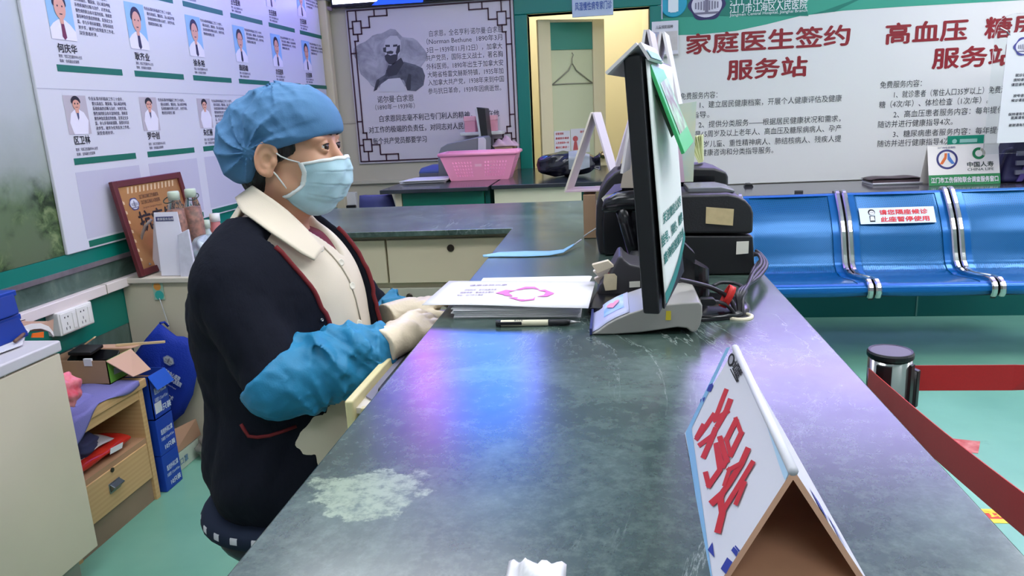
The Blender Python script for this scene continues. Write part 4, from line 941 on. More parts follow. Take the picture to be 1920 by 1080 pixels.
# --- green bordered board leaning on the monitor's back
gb = thing('green_board', 'green bordered picture board leaning on the back of the counter monitor', 'board', Y(1245, 200, 1.12))
A, B, C_, D_ = [p + nb_ * .004 for p in (Y(1208, 124, 1.03), Y(1272, 290, 1.04), Y(1290, 268, 1.15), Y(1225, 114, 1.15))]
gp = mat('board_green', rgb(70, 190, 116), .35)
MB().slab([A, B, C_, D_], .005).build('board', gp, gb, bevel=.001)
G_ = lambda a, b, e: A.lerp(B, b).lerp(D_.lerp(C_, b), a) + (B - A).cross(D_ - A).normalized() * e
m = MB().poly([G_(.12, .22, .006), G_(.12, .80, .006), G_(.88, .80, .006), G_(.88, .22, .006)]).poly([G_(.12, .22, -.0065), G_(.12, .80, -.0065), G_(.88, .80, -.0065), G_(.88, .22, -.0065)])
m.build('board_picture', mat('board_print', rgb(176, 216, 176), .4, noise=(40, .5, rgb(120, 84, 84))), gb)
MB().slab([A + UZ * .004, A.lerp(B, .12) + UZ * .004, D_.lerp(C_, .12) + UZ * .004, D_ + UZ * .004], -.006).build('board_clip', cardw, gb)
# --- tent cards standing on the printers, seen end-on
def tent(lab, apex, l, r, depth, th=.006, cols=None, base=False):
    t = thing('tent_card', lab, 'tent card', ((l.x + r.x) / 2, l.y, min(l.z, r.z)), 'tent cards by the monitor')
    o = V((0.02, depth, 0)); c_ = cols or (cardw, cardw)
    def leg(a, b, nm, q, sgn):
        dv = (b - a).normalized(); nn_ = V((dv.z, 0, -dv.x)) * th * sgn
        MB().prism([a, b, b + nn_, a + nn_], o).build(nm, q, t)
    leg(apex, l, 'left_face', c_[0], 1); leg(apex, r, 'right_face', c_[1], -1)
    if base: leg(l, r, 'base_face', mat('card_pinkish', rgb(214, 190, 200), .5), -1)
    return t
ZP = 1.163
yT = 1.72
pinky = mat('card_lilac', rgb(206, 196, 204), .5)
def on_p(px, y, z): 
    r = Vector(_ray(px, 300)); k = y / r.y; return V((r.x * k, y, z))
ap = Y(1212, 56, yT); tent('white tent card with the left of two peaks above the monitor', ap, V((ap.x - .055, yT, ZP)), V((ap.x + .062, yT, ZP)), .12, .006, (cardw, pinky))
ap = Y(1241, 60, yT + .135); tent('white tent card with the right of two peaks above the monitor', ap, V((ap.x - .05, yT + .135, ZP)), V((ap.x + .064, yT + .135, ZP)), .12, .006)
pk_ = thing('pink_card', 'pink card standing between the peaked tent cards and the green board', 'card', Y(1238, 160, 1.64))
q = [Y(1224, 118, 1.64), Y(1238, 112, 1.64), Y(1254, 190, 1.64), Y(1254, 300, 1.64), Y(1236, 300, 1.64)]
q[3].z = q[4].z = ZP - .012
MB().slab([V(x) for x in q], .003).build('sheet', mat('card_pink', rgb(246, 160, 184), .5), pk_)
il = thing('picture_card', 'pale yellow picture card standing right of the tent cards on the printer', 'card', Y(1285, 250, 1.78))
q = [Y(1270, 196, 1.78), Y(1306, 190, 1.78), Y(1300, 322, 1.78), Y(1284, 326, 1.78)]
q[2].z = q[3].z = ZP - .03
MB().slab(q, .004).build('sheet', mat('picture_yellow', rgb(214, 212, 176), .45, noise=(9, .3, rgb(176, 206, 200))), il)
MB().slab([q[0] - UX * .010 + UZ * .0, q[0], q[3], q[3] - UX * .012], .005).build('edge_strip', mat('card_lilac2', rgb(206, 178, 196), .5), il)
# --- label printer
yP = 1.67
lp = thing('label_printer', 'big black label printer with a beige sticker behind the counter monitor', 'printer', Z(1350, 520, ZC))
f0 = [(1225, 438), (1412, 438), (1413, 400), (1409, 388), (1399, 376), (1384, 368), (1366, 364), (1290, 366), (1225, 370)]
MB().prism([Y(*p, yP) for p in reversed(f0)], V((0, .19, .0))).build('lid', mat('printer_black', rgb(34, 33, 36), .45, bump=(300, .08)), lp, bevel=.006)
f1 = [(1225, 524), (1416, 516), (1412, 442), (1225, 442)]
pts = [Y(*p, yP + .003) for p in reversed(f1)]
for p in pts:
    if p.z < .95: p.z = ZC + .002
MB().prism(pts, V((0, .19, 0))).build('body', mat('printer_black2', rgb(24, 24, 27), .4), lp, bevel=.005)
pts = [Y(x, y, yP + .05) for x, y in ((1290, 352), (1352, 350), (1378, 356), (1378, 362), (1290, 362))]
MB().prism(pts[::-1], V((0, .12, 0))).build('lid_window', mat('window_grey', rgb(110, 112, 118), .2), lp, bevel=.004)
MB().slab([Y(*p, yP - .0015) for p in ((1323, 419), (1374, 423), (1376, 392), (1324, 388))], .0012).build('sticker', mat('sticker_beige', rgb(206, 184, 140), .5, noise=(60, .12)), lp)
MB().slab([Y(*p, yP + .001) for p in ((1380, 477), (1403, 475), (1404, 452), (1381, 453))], .0012).build('sticker', label_w, lp)
# --- second printer behind
p2 = thing('receipt_printer', 'black printer with a flat top standing behind the big label printer', 'printer', V((.22, 2.1, ZC)))
pts = [Y(x, y, 2.02) for x, y in ((1225, 312), (1340, 315), (1362, 322), (1366, 332), (1366, 400), (1225, 400))]
for p in pts[-2:]: p.z = ZC + .001
MB().prism(pts, V((0, .22, 0))).build('case', mat('printer_black', rgb(34, 33, 36), .45), p2, bevel=.008)
MB().prism([Y(x, y, 2.015) for x, y in ((1240, 330), (1340, 330), (1340, 350), (1240, 350))], V((0, .01, 0))).build('slot', blackg, p2)
fan = thing('slip_stack', 'fanned yellow green paper slips standing on the rear printer', 'paper slips', Y(1308, 300, 2.1))
for i in range(7):
    a = V((Y(1318, 314, 2.08).x + .002 * i - .012, 2.08 + .006 * i, pts[0].z - .001)); t_ = math.radians(116 - 4.2 * i)
    u_ = V((math.cos(t_), .12, math.sin(t_))).normalized(); w_ = V((.015, .10, 0))
    MB().prism([a, a + u_ * .072, a + u_ * .072 + w_, a + w_], V((.0036, 0, .0006))).build('slip', mat('slip_green_%d' % (i % 2), rgb(160, 164, 110) if i % 2 else rgb(196, 200, 150), .6), fan)
# --- arched black ticket machine
tm = thing('ticket_machine', 'black ticket machine with an arched top left of the monitor', 'office machine', Z(1165, 482, ZC))
yA = 1.95
f = [(1123, 482), (1117, 440), (1118, 388), (1124, 362), (1136, 340), (1152, 324), (1172, 314), (1250, 312), (1250, 482)]
pts = [Y(*p, yA) for p in f]; pts[0].z = pts[-1].z = ZC + .001
MB().prism(pts[::-1], V((0, .2, 0))).build('shell', mat('printer_black', rgb(34, 33, 36), .45), tm, bevel=.008)
f = [(1134, 480), (1128, 420), (1130, 392), (1142, 372), (1158, 352), (1180, 342), (1250, 340), (1250, 480)]
pts = [Y(*p, yA - .02) for p in f]; pts[0].z = pts[-1].z = ZC + .001
MB().prism(pts[::-1], V((0, .02, 0))).build('front_bezel', blackg, tm, bevel=.006)
MB().slab([Y(*p, yA - .022) for p in ((1128, 372), (1150, 352), (1156, 358), (1132, 380))], .002).build('white_mark', label_w, tm)
MB().slab([Y(*p, yA - .0235) for p in ((1134, 366), (1152, 346), (1166, 344), (1166, 356), (1150, 362))], .002).build('label', mat('label_lilac', rgb(150, 140, 190), .4), tm)
# --- hand scanner on its holder
hs = thing('barcode_scanner', 'black hand scanner standing head-up in front of the ticket machine', 'scanner', V((.06, 1.75, ZC)))
yS = 1.75
hd = [Y(1131, 396, yS), Y(1140, 386, yS), Y(1160, 379, yS), Y(1190, 377, yS), Y(1220, 379, yS), Y(1245, 384, yS)]
MB().tube(hd, [.006, .018, .024, .026, .026, .018], 16).build('head', blackg, hs, smooth=True)
MB().tube([Y(1168, 388, yS), Y(1174, 420, yS), Y(1184, 455, yS), Y(1200, 500, yS)], [.020, .016, .016, .019], 14).build('handle', blackg, hs, smooth=True)
c = Y(1200, 505, yS); c.z = ZC
MB().lathe([(.045, 0), (.045, .01), (.03, .025), (.026, .05), (0, .05)], c + UX * .0, UZ, 24, caps=False).build('holder', black, hs, smooth=True)
# --- cardboard box with a triangular card on it
bxx = thing('cardboard_box', 'narrow brown cardboard box standing left of the ticket machine', 'box', Z(1105, 447, ZC))
a, b = Y(1093, 366, 2.21), Y(1119, 366, 2.21)
MB().box(a.x, b.x - .004, 2.21, 2.33, ZC + .001, 1.062).build('carton', card, bxx, bevel=.0015)
MB().tube([Y(1095, 443, 2.205), Y(1105, 436, 2.19), Y(1118, 428, 2.17)], .002, 6).build('cord', mat('cord_white', rgb(190, 190, 190), .5), bxx)
zB = 1.064
ap, l_, r_ = Y(1110, 212, 2.215), Y(1060, 357, 2.215), Y(1152, 350, 2.215)
l_.z = zB + .007; r_.z = zB + .007
tent('triangular white card lying open on the narrow cardboard box', ap, l_, r_, .11, .005, (mat('card_cream', rgb(220, 212, 196), .5), pinky), base=True)
cc = thing('leaflet_card', 'cream folded leaflet standing on top of the ticket machine', 'card', Y(1180, 300, 1.99))
zt_m = Y(1172, 314, yA).z
q0 = [Y(1154, 308, 1.99), Y(1162, 308, 1.99), Y(1195, 200, 1.99), Y(1188, 196, 1.99)]
for p in q0[:2]: p.z = zt_m + .0005
MB().prism(q0, V((0, .12, 0))).build('left_leaf', pinky, cc)
q1 = [Y(1188, 196, 1.99), Y(1195, 200, 1.99), Y(1226, 308, 1.99), Y(1219, 308, 1.99)]
for p in q1[2:]: p.z = zt_m + .0005
MB().prism(q1, V((0, .12, 0))).build('right_leaf', pinky, cc)
q2 = thing('name_card', 'beige card leaning on the ticket machine front behind the monitor edge', 'card', Y(1178, 330, 1.88))
MB().slab([Y(1163, 352, 1.9), Y(1200, 352, 1.9), Y(1200, 240, 1.9), Y(1184, 240, 1.9)], .005).build('sheet', mat('card_beige', rgb(196, 184, 168), .55), q2)
# --- card holder block (payment terminal) with cards and labels
pt_ = thing('card_terminal', 'dark grey payment terminal with cards stuffed in its side, left of the monitor', 'payment terminal', Z(1160, 590, ZC))
yT2 = 1.46
f = [(1122, 586), (1119, 556), (1124, 536), (1138, 520), (1150, 500), (1158, 484), (1165, 478), (1171, 488), (1182, 496), (1205, 500), (1225, 505), (1225, 586)]
pts = [Y(*p, yT2) for p in f]; pts[0].z = pts[-1].z = ZC + .002
MB().prism(pts[::-1], V((0, .11, 0))).build('body', mat('terminal_grey', rgb(54, 52, 56), .45), pt_, bevel=.006)
for k_, (pp_, th) in enumerate(((((1110, 494), (1140, 486), (1152, 497), (1120, 510)), .004), (((1112, 506), (1142, 496), (1154, 503), (1124, 518)), .003), (((1114, 520), (1140, 508), (1152, 512), (1122, 530)), .003))):
    MB().slab([Y(*p, yT2 + .02 + .022 * k_) for p in pp_[::-1]], .016).build('card', mat('card_stack_%d' % k_, (rgb(196, 184, 160), rgb(206, 196, 182), rgb(190, 176, 160))[k_], .6), pt_, bevel=.001)
MB().slab([Y(*p, yT2 + .01) for p in ((1140, 512), (1152, 505), (1152, 514), (1142, 518))[::-1]], .004).build('red_card', mat('card_red', rgb(170, 40, 60), .5), pt_)
lb = MB().slab([Y(*p, yT2 - .0015) for p in ((1135, 545), (1156, 543), (1157, 518), (1152, 513), (1133, 514), (1131, 530))], .001).build('label', mat('label_worn', rgb(206, 192, 160), .6, noise=(60, .1)), pt_)
m = MB()
for i in range(3): m.text('编号 0%d' % (i + 1), Y(1137, 522 + i * 7, yT2 - .0022), UX, UZ, .004, bold=.01)
m.build('label_lettering', gink, lb)
MB().slab([Y(*p, yT2 - .0015) for p in ((1180, 539), (1200, 538), (1200, 527), (1180, 528))], .001).build('label', label_w, pt_)
bt = thing('black_tray', 'flat black tray between the paper stack and the white card reader', 'tray', Z(1125, 575, ZC))
MB().prism([Z(1103, 588, ZC + .003), Z(1150, 588, ZC + .003), Z(1165, 560, ZC + .003), Z(1129, 534, ZC + .003)], V((0, 0, .012))).build('tray_plate', blackg, bt, bevel=.002)
# --- white card reader
cr = thing('card_reader', 'wedge shaped grey card reader with a blue sticker in front of the monitor foot', 'card reader', Z(1200, 628, ZC))
yC = 1.225
f = [(1107, 633), (1122, 620), (1138, 608), (1156, 598), (1180, 588), (1210, 578), (1240, 572), (1280, 568), (1312, 567), (1317, 573), (1317, 590), (1313, 610), (1306, 622), (1298, 624), (1288, 616), (1270, 614), (1200, 624), (1150, 632)]
pts = [Y(*p, yC) for p in f]
for p in (pts[0], pts[-1]): p.z = ZC + .001
crw = mat('reader_shell', rgb(188, 186, 176), .4); crs = mat('reader_grey', rgb(158, 156, 150), .35)
MB().prism(pts, V((0, .15, .0))).build('shell', crs, cr, bevel=.003)
# lifted lid surface with sticker, following the crest
cre = [V(p) for p in pts[0:5]]; 
def crest(u, v):
    k = u * (len(cre) - 1); i = min(int(k), len(cre) - 2); p = cre[i].lerp(cre[i + 1], k - i)
    return p + V((0, .006 + .14 * v, .0014))
MB().grid(crest, 12, 6).build('lid_sticker', mat('reader_lilac', rgb(186, 190, 224), .35), cr, smooth=True, solid=.001)
MB().grid(lambda u, v: crest(.40 + .5 * u, .30 + .66 * v) + V((0, 0, .0012)), 8, 6).build('sticker_blue', mat('sticker_sky', rgb(70, 160, 226), .4, noise=(22, .6, rgb(196, 214, 240))), cr, smooth=True)
ctr = crest(.66, .62) + V((0, 0, .0032)); tu = (crest(.8, .6) - crest(.5, .6)).normalized()
hp = [(16 * math.sin(t) ** 3 / 16, (13 * math.cos(t) - 5 * math.cos(2 * t) - 2 * math.cos(3 * t) - math.cos(4 * t)) / 16) for t in [2 * PI * i / 32 for i in range(32)]]
MB().poly([ctr + tu * (a * .013) + UY * (b * .024) for a, b in hp]).build('sticker_heart', mat('heart_pink', rgb(232, 150, 170), .4), cr)
MB().slab([Y(*p, yC - .0012) for p in ((1248, 600), (1258, 600), (1258, 583), (1249, 583))], .001).build('yellow_label', mat('label_yellow', rgb(206, 186, 50), .5), cr)
MB().box(pts[0].x - .001, pts[0].x + .003, yC, yC + .15, ZC + .001, ZC + .012).build('front_lip', mat('lip_blue', rgb(40, 50, 110), .4), cr)
# --- cables into the grommet with a red tie
gz = gc + UZ * .002
def cable(lab, pts, r=.0035, conn=None):
    t = thing('cable', lab, 'cable', gz, 'cables in the grommet')
    k = [V(p) for p in pts]
    # smooth through the points
    sm_ = []
    for i in range(len(k) - 1):
        a, b, c__, d__ = k[max(i - 1, 0)], k[i], k[i + 1], k[min(i + 2, len(k) - 1)]
        for s_ in range(6):
            u = s_ / 6; sm_.append(.5 * ((2 * b) + (c__ - a) * u + (2 * a - 5 * b + 4 * c__ - d__) * u * u + (3 * b - a - 3 * c__ + d__) * u ** 3))
    sm_.append(k[-1])
    MB().tube(sm_, r, 8).build('sheath', mat('cable_black', rgb(36, 34, 40), .4), t, smooth=True)
    return t
g_ = lambda dx, dy: gz + V((dx, dy, -.02))
cable('black cable from the grommet plugged into the white card reader', [g_(-.006, -.004), Y(1376, 588, 1.325), Y(1362, 572, 1.32), Y(1345, 566, 1.30), Y(1325, 566, 1.29), Y(1314, 567, 1.29)], .0035)
MB().prism([Y(*p, 1.283) for p in ((1314, 574), (1338, 574), (1344, 570), (1344, 566), (1338, 560), (1314, 560))], V((0, .014, 0))).build('plug', black, tag(thing('cable_plug', 'black plug in the end of the white card reader', 'plug', Y(1325, 568, 1.29)), 'black plug in the end of the white card reader', 'plug'), bevel=.002)
cable('black cable running from the grommet to the monitor foot', [g_(-.003, .004), Y(1376, 575, 1.335), Y(1362, 555, 1.34), Y(1335, 540, 1.33), Y(1300, 530, 1.30), Y(1272, 524, 1.27), Y(1256, 520, 1.25)], .0042)
for i, (off, lab) in enumerate(((0, 'outermost of the black cables looping from the grommet to the printer side'), (5, 'middle black cable looping from the grommet to the printer side'), (11, 'innermost of the black cables looping from the grommet to the printer side'))):
    cable(lab, [g_(.002 + .003 * i, .002 * i), Y(1384 + i, 572, 1.345), Y(1383 + off, 548, 1.36), Y(1400 + off * .3, 535 - off * .2, 1.42), Y(1424 - off, 518 - off * .6, 1.52), Y(1438 - off, 496 - off * .2, 1.62), Y(1428 - off * .6, 478, 1.72), Y(1418 - off, 470 + off, 1.80)], .0038)
cable('black cable lying across the counter behind the grommet', [g_(.008, .006), Y(1390, 565, 1.36), Y(1398, 545, 1.42), Y(1380, 532, 1.46), Y(1352, 530, 1.46), Y(1338, 536, 1.45)], .0038)
cable('black cable rising to the low corner of the label printer', [g_(.01, -.002), Y(1392, 560, 1.36), Y(1404, 530, 1.46), Y(1412, 505, 1.6), Y(1424, 490, 1.72)], .0038)
rt = thing('cable_tie', 'red strap tied round the cables above the grommet', 'strap', Y(1363, 555, 1.33))
c = Y(1364, 556, 1.33); ax = (Y(1372, 540, 1.33) - Y(1355, 572, 1.33)).normalized(); q_ = V((0, 1, 0)); w2 = ax.cross(q_)
lp_ = [c + ax * (.021 * math.cos(t)) + q_ * (.014 * math.sin(t)) for t in [2 * PI * i / 28 for i in range(29)]]
m = MB()
vs = []
for p in lp_: vs += [p - w2 * .006, p + w2 * .006]
m.add(vs, [(2 * i, 2 * i + 1, 2 * i + 3, 2 * i + 2) for i in range(28)]); m.build('band', mat('tie_red', rgb(206, 38, 34), .45), rt, smooth=True, solid=.0015)
# --- paper stack, flyers, pen, mask, tissue
ps = thing('paper_stack', 'thick stack of white forms at the edge of the counter', 'papers', Z(960, 560, ZC))
a, b = Z(853, 598, ZC), Z(1086, 598, ZC)
for i in range(9):
    r = random.Random(i * 3 + 1); j = .004
    x0, x1 = a.x + r.uniform(-j, j) - (.006 if i > 4 else 0), b.x + r.uniform(-j, j); y0, y1 = a.y + r.uniform(-.003, .003), a.y + .22 + r.uniform(-j, j)
    MB().grid(lambda u, v: V((x0 + (x1 - x0) * u, y0 + (y1 - y0) * v, ZC + .001 + i * .0022 + .0006 * math.sin(5 * u + i))), 8, 2).build('form', paper, ps, smooth=True, solid=.0017)
zF = ZC + .024
f2 = thing('flyer', 'white flyer poking out behind the flyer with the pink logo', 'flyer', Z(1005, 522, zF))
MB().prism([Z(880, 560, zF), Z(1090, 560, zF), Z(1110, 519, zF), Z(1105, 518, zF), Z(906, 522, zF)], V((0, 0, .0012))).build('sheet', paper, f2)
fl = thing('flyer', 'white flyer with a pink arc logo lying on the paper stack, its corner held', 'flyer', Z(950, 550, zF + .003))
zG = zF + .0022
cs = [Z(791, 572, zG), Z(1103, 578, zG), Z(1116, 528, zG), Z(842, 527, zG)]
def fpt(u, v, e=0): 
    p = cs[0].lerp(cs[1], u).lerp(cs[3].lerp(cs[2], u), v); return p + V((0, 0, e + .0035 * math.sin(PI * min(1, u * 1.4)) * (1 - v) * .6))
MB().grid(fpt, 14, 6).build('sheet', paper, fl, smooth=True, solid=.0008)
def fq(px, py):  # pixel -> flyer uv
    p = Z(px, py, zG); e1, e2 = cs[1] - cs[0], cs[3] - cs[0]; w0 = p - cs[0]; det = e1.x * e2.y - e1.y * e2.x
    return ((w0.x * e2.y - w0.y * e2.x) / det, (e1.x * w0.y - e1.y * w0.x) / det)
m = MB()
for pg in ([(929, 552), (948, 546), (968, 547), (950, 551), (945, 557), (962, 558), (948, 556)], [(965, 546), (985, 540), (1003, 540), (1014, 546), (1000, 543), (984, 544), (976, 546)], [(1008, 547), (1022, 545), (1040, 552), (1026, 558), (1006, 558), (1020, 555), (1024, 549)], [(952, 560), (972, 560), (968, 563), (985, 564), (1000, 562), (1004, 558), (1002, 564), (978, 567)]):
    m.poly([fpt(*fq(*p), .0016) for p in pg])
m.build('pink_logo', mat('logo_pink', rgb(232, 110, 186), .5), fl)
m = MB()
for i, (y_, a_, b_) in enumerate(((538, 880, 950), (547, 870, 930), (552, 862, 925), (557, 856, 905))):
    m.text(('健康体检优惠', '活动时间：即日起至月底', '服务项目：家庭医生签约', '地址：江门市江海区')[i], fpt(*fq(a_, y_), .0016), UX, UY, .013, width=(Z(b_, y_, zG) - Z(a_, y_, zG)).x, bold=.01)
m.build('flyer_lettering', mat('flyer_ink', rgb(150, 130, 160), .6), fl)
pe = thing('pen', 'black and cream ballpoint pen lying in front of the paper stack', 'pen', Z(1010, 603, ZC))
a, b = Z(930, 606, ZC + .0062), Z(1089, 604, ZC + .0062); ad = (b - a).normalized(); ln = (b - a).length
k = lambda s_: a + ad * (ln * s_)
MB().tube([k(.02), k(.62)], .0056, 14).build('barrel', mat('pen_cream', rgb(226, 220, 190), .35), pe, smooth=False)
MB().tube([k(0), k(.06)], .0058, 14).build('end_cap', black, pe, smooth=False)
MB().obox(k(.17) + V((0, -.0066, .001)), ad * (ln * .14), V((0, .0012, 0)), V((0, 0, .0028))).build('clip', black, pe, bevel=.0005)
MB().tube([k(.62), k(.66), k(.82), k(.87)], [.0056, .0058, .0058, .0048], 14).build('grip', black, pe, smooth=True)
MB().tube([k(.87), k(.96), k(1.0)], [.0046, .0018, .0008], 12).build('tip', steel, pe, smooth=True)
MB().text('晨光文具', k(.22) + V((0, -.004, .0045)), ad, V((0, .8, .6)), .004, bold=.01).build('pen_lettering', gink, pe)
mk = thing('face_mask', 'light blue face mask lying flat across the far counter', 'face mask', Z(980, 477, ZC))
sk = mat('mask_sky', rgb(140, 190, 226), .6)
top = [Z(905, 480, ZC + .003), Z(935, 473, ZC + .006), Z(985, 471, ZC + .007), Z(1030, 471, ZC + .006), Z(1056, 468, ZC + .008), Z(1076, 457, ZC + .014)]
bot = [Z(906, 482, ZC + .002), Z(940, 481, ZC + .003), Z(985, 481, ZC + .003), Z(1030, 479, ZC + .003), Z(1056, 474, ZC + .005), Z(1077, 460, ZC + .012)]
def cm_(pts, t):
    k_ = t * (len(pts) - 1); i = min(int(k_), len(pts) - 2); return pts[i].lerp(pts[i + 1], k_ - i)
MB().grid(lambda u, v: cm_(bot, u).lerp(cm_(top, u), v) + V((0, 0, .004 * math.sin(PI * v) * (1 - u))), 20, 5).build('mask_cloth', sk, mk, smooth=True, solid=.0015)
MB().tube([Z(1056, 470, ZC + .006), Y(1075, 460, 2.06), Y(1090, 449, 2.12)], .0018, 6).build('ear_loop', mat('loop_white', rgb(220, 226, 230), .6), mk, smooth=True)
ti = thing('tissue', 'crumpled white tissue lying at the nearest end of the counter', 'tissue', Z(1002, 1082, ZC))
c = Z(1003, 1090, ZC)
MB().grid(lambda u, v: c + V(((u - .5) * .05, (v - .5) * .05, .001 + .012 * math.sin(PI * u) * math.sin(PI * v) * (1 + .5 * math.sin(11 * u + 7 * v)) + .002 * math.sin(23 * u))), 12, 12).build('sheet', paper, ti, smooth=True, solid=.001)
# --- the big tent sign in the foreground
ft = thing('tent_sign', 'white cardboard tent sign with red brush characters at the near end of the counter', 'sign', V((.137, .68, ZC)))
LF, LN = V((.081, .828, ZC + .001)), V((.0765, .50, ZC + .001)); RF_, RN_ = V((.196, .828, ZC + .001)), V((.199, .50, ZC + .001))
AF, AN = Y(1379, 650, .828), None
zr = AF.z
AN = V((AF.x + .002, .532, zr))
LN.y = RN_.y = .532
AN = AF + (LN - LF)
facem = mat('sign_card', rgb(214, 214, 222), .4); edge = mat('sign_edge', rgb(226, 176, 146), .7); inner = mat('sign_inner', rgb(206, 158, 124), .8, noise=(30, .06))
def panel(a, b, c__, d__, nm, outm):
    """a,b bottom far/near, c,d top near/far; thick corrugated card: printed outside, brown inside and at the edges"""
    nrm = (b - a).cross(d__ - a).normalized()
    q = [a, b, c__, d__]; m = MB()
    m.m(0).add([p for p in q], [(0, 1, 2, 3)])
    i_ = [p - nrm * .0045 for p in q]
    m.m(1).add(i_, [(3, 2, 1, 0)])
    m.m(2).add(q + i_, [(k_, 4 + k_, 4 + (k_ + 1) % 4, (k_ + 1) % 4) for k_ in range(4)])
    return m.build(nm, [outm, inner, edge], ft), nrm
pl_, nL = panel(LF, LN, AN, AF, 'left_face', facem)
pr_, nR = panel(RN_, RF_, AF, AN, 'right_face', facem)
if nL.x > 0: nL = -nL
MB().tube([AF + V((0, .002, -.0018)), AN + V((0, -.0005, -.0018))], .0040, 10).build('ridge', facem, ft, smooth=True)
MB().prism([LF + V((.006, 0, .0005)), LN + V((.006, 0, .0005)), RN_ + V((-.006, 0, .0005)), RF_ + V((-.006, 0, .0005))], V((0, 0, .003))).build('base_panel', inner, ft)
cp = lambda x, y, e=.0008: plane_hit(1260 + x / 2.4556, 640 + y / 2.4556, LF + nL * e, nL)
m = MB()
kz = [0]
c2 = lambda x, y: plane_hit(1030 + x / 1.946, 525 + y / 1.946, LF + nL * (.0003 + .00004 * kz[0]), nL)
for st_, w_ in (([(645, 402), (628, 445), (605, 507)], 15), ([(600, 490), (575, 528), (537, 580)], 15), ([(660, 438), (645, 478), (612, 534)], 18), ([(600, 512), (652, 478)], 15), ([(606, 543), (588, 588), (562, 646)], 18), ([(548, 602), (602, 562)], 15), ([(562, 530), (540, 572)], 17),
                ([(680, 505), (701, 562)], 14), ([(701, 556), (660, 640)], 17), ([(682, 510), (645, 584)], 17), ([(645, 578), (661, 638)], 14), ([(622, 574), (648, 662)], 18), ([(650, 650), (634, 682), (610, 598)], 14), ([(608, 600), (622, 692), (580, 752)], 17), ([(582, 752), (570, 704)], 17),
                ([(724, 616), (700, 670), (655, 742), (620, 792)], 19), ([(622, 786), (631, 850), (614, 918)], 22), ([(592, 814), (628, 782)], 22), ([(742, 664), (690, 750), (633, 842)], 16), ([(712, 738), (680, 816)], 15), ([(652, 694), (692, 672)], 14), ([(658, 688), (638, 748)], 13)):
    for (xa_1, ya_1), (xb_1, yb_1) in zip(st_[:-1], st_[1:]):
        kz[0] += 1; dx_, dy_ = xb_1 - xa_1, yb_1 - ya_1; l_1 = math.hypot(dx_, dy_); nx_, ny_ = -dy_ / l_1 * w_ * .56, dx_ / l_1 * w_ * .56; ex_, ey_ = dx_ / l_1 * 5, dy_ / l_1 * 5
        m.poly([c2(xa_1 - ex_ + nx_, ya_1 - ey_ + ny_), c2(xb_1 + ex_ + nx_, yb_1 + ey_ + ny_), c2(xb_1 + ex_ - nx_, yb_1 + ey_ - ny_), c2(xa_1 - ex_ - nx_, ya_1 - ey_ - ny_)])
m.build('red_characters', red, pl_)
m = MB()
for pg in ([(186, 192), (190, 204), (178, 232), (159, 228), (170, 200)], [(152, 256), (150, 268), (142, 280), (140, 262)], [(136, 262), (134, 274), (129, 282), (130, 268)], [(254, 994), (278, 1016), (248, 1072), (224, 1046)], [(284, 944), (304, 968), (296, 992), (272, 962)], [(292, 938), (312, 962), (308, 970), (288, 944)], [(186, 924), (195, 996), (164, 960)]):
    m.poly([cp(*p) for p in pg])
m.build('blue_marks', mat('mark_blue', rgb(40, 56, 150), .5), pl_)
m = MB()
m.poly([cp(*p, .0005) for p in ((250, 30), (268, 26), (90, 400), (184, 1080), (170, 1100), (62, 420))]).build('blue_border', mat('border_blue', rgb(130, 178, 216), .45), pl_)
m = MB().poly([cp(*p, .0005) for p in ((400, 250), (412, 262), (545, 545), (540, 600), (522, 640), (515, 630), (490, 560), (440, 400))]).build('blue_edge', mat('border_blue2', rgb(172, 204, 226), .45), pl_)
m = MB()
m.poly([cp(272 + 15 * math.cos(t) - 4 * math.sin(t), 85 + 30 * math.sin(t)) for t in [2 * PI * i / 24 for i in range(24)]])
for k_ in range(2): m.poly([cp(*p) for p in ((266 + 10 * k_, 128 - 4 * k_), (270 + 10 * k_, 126 - 4 * k_), (302 + 6 * k_, 184 - 2 * k_), (297 + 6 * k_, 190 - 2 * k_))])
m.build('crest_mark', ink, pl_)
MB().poly([cp(272 + 9 * math.cos(t) - 3 * math.sin(t), 85 + 20 * math.sin(t), .0012) for t in [2 * PI * i / 24 for i in range(24)]]).build('crest_face', mat('crest_grey', rgb(150, 150, 160), .5), pl_)
du_ = (cp(325, 150) - cp(295, 90)).normalized(); dv_ = nL.cross(du_) * -1
if dv_.z < 0: dv_ = -dv_
m = MB(); m.text('江门市中心医院', cp(290, 98), du_, dv_, .0095, width=.042, bold=.02); m.text('江海区人民医院', cp(276, 108), du_, dv_, .0075, width=.044, bold=.02); m.build('crest_lettering', ink, pl_)
m = MB()
nRr = -nR if nR.x < 0 else nR
for a_, b_ in ((.30, .42), (.52, .57), (.6, .62)):
    q = [AN.lerp(RN_, a_) + nRr * .0008, AN.lerp(RN_, b_) + nRr * .0008]; m.poly([q[0], q[1], q[1] + V((0, .03, 0)), q[0] + V((0, .03, 0))])
m.build('blue_marks', mat('mark_blue', rgb(40, 56, 150), .5), pr_)

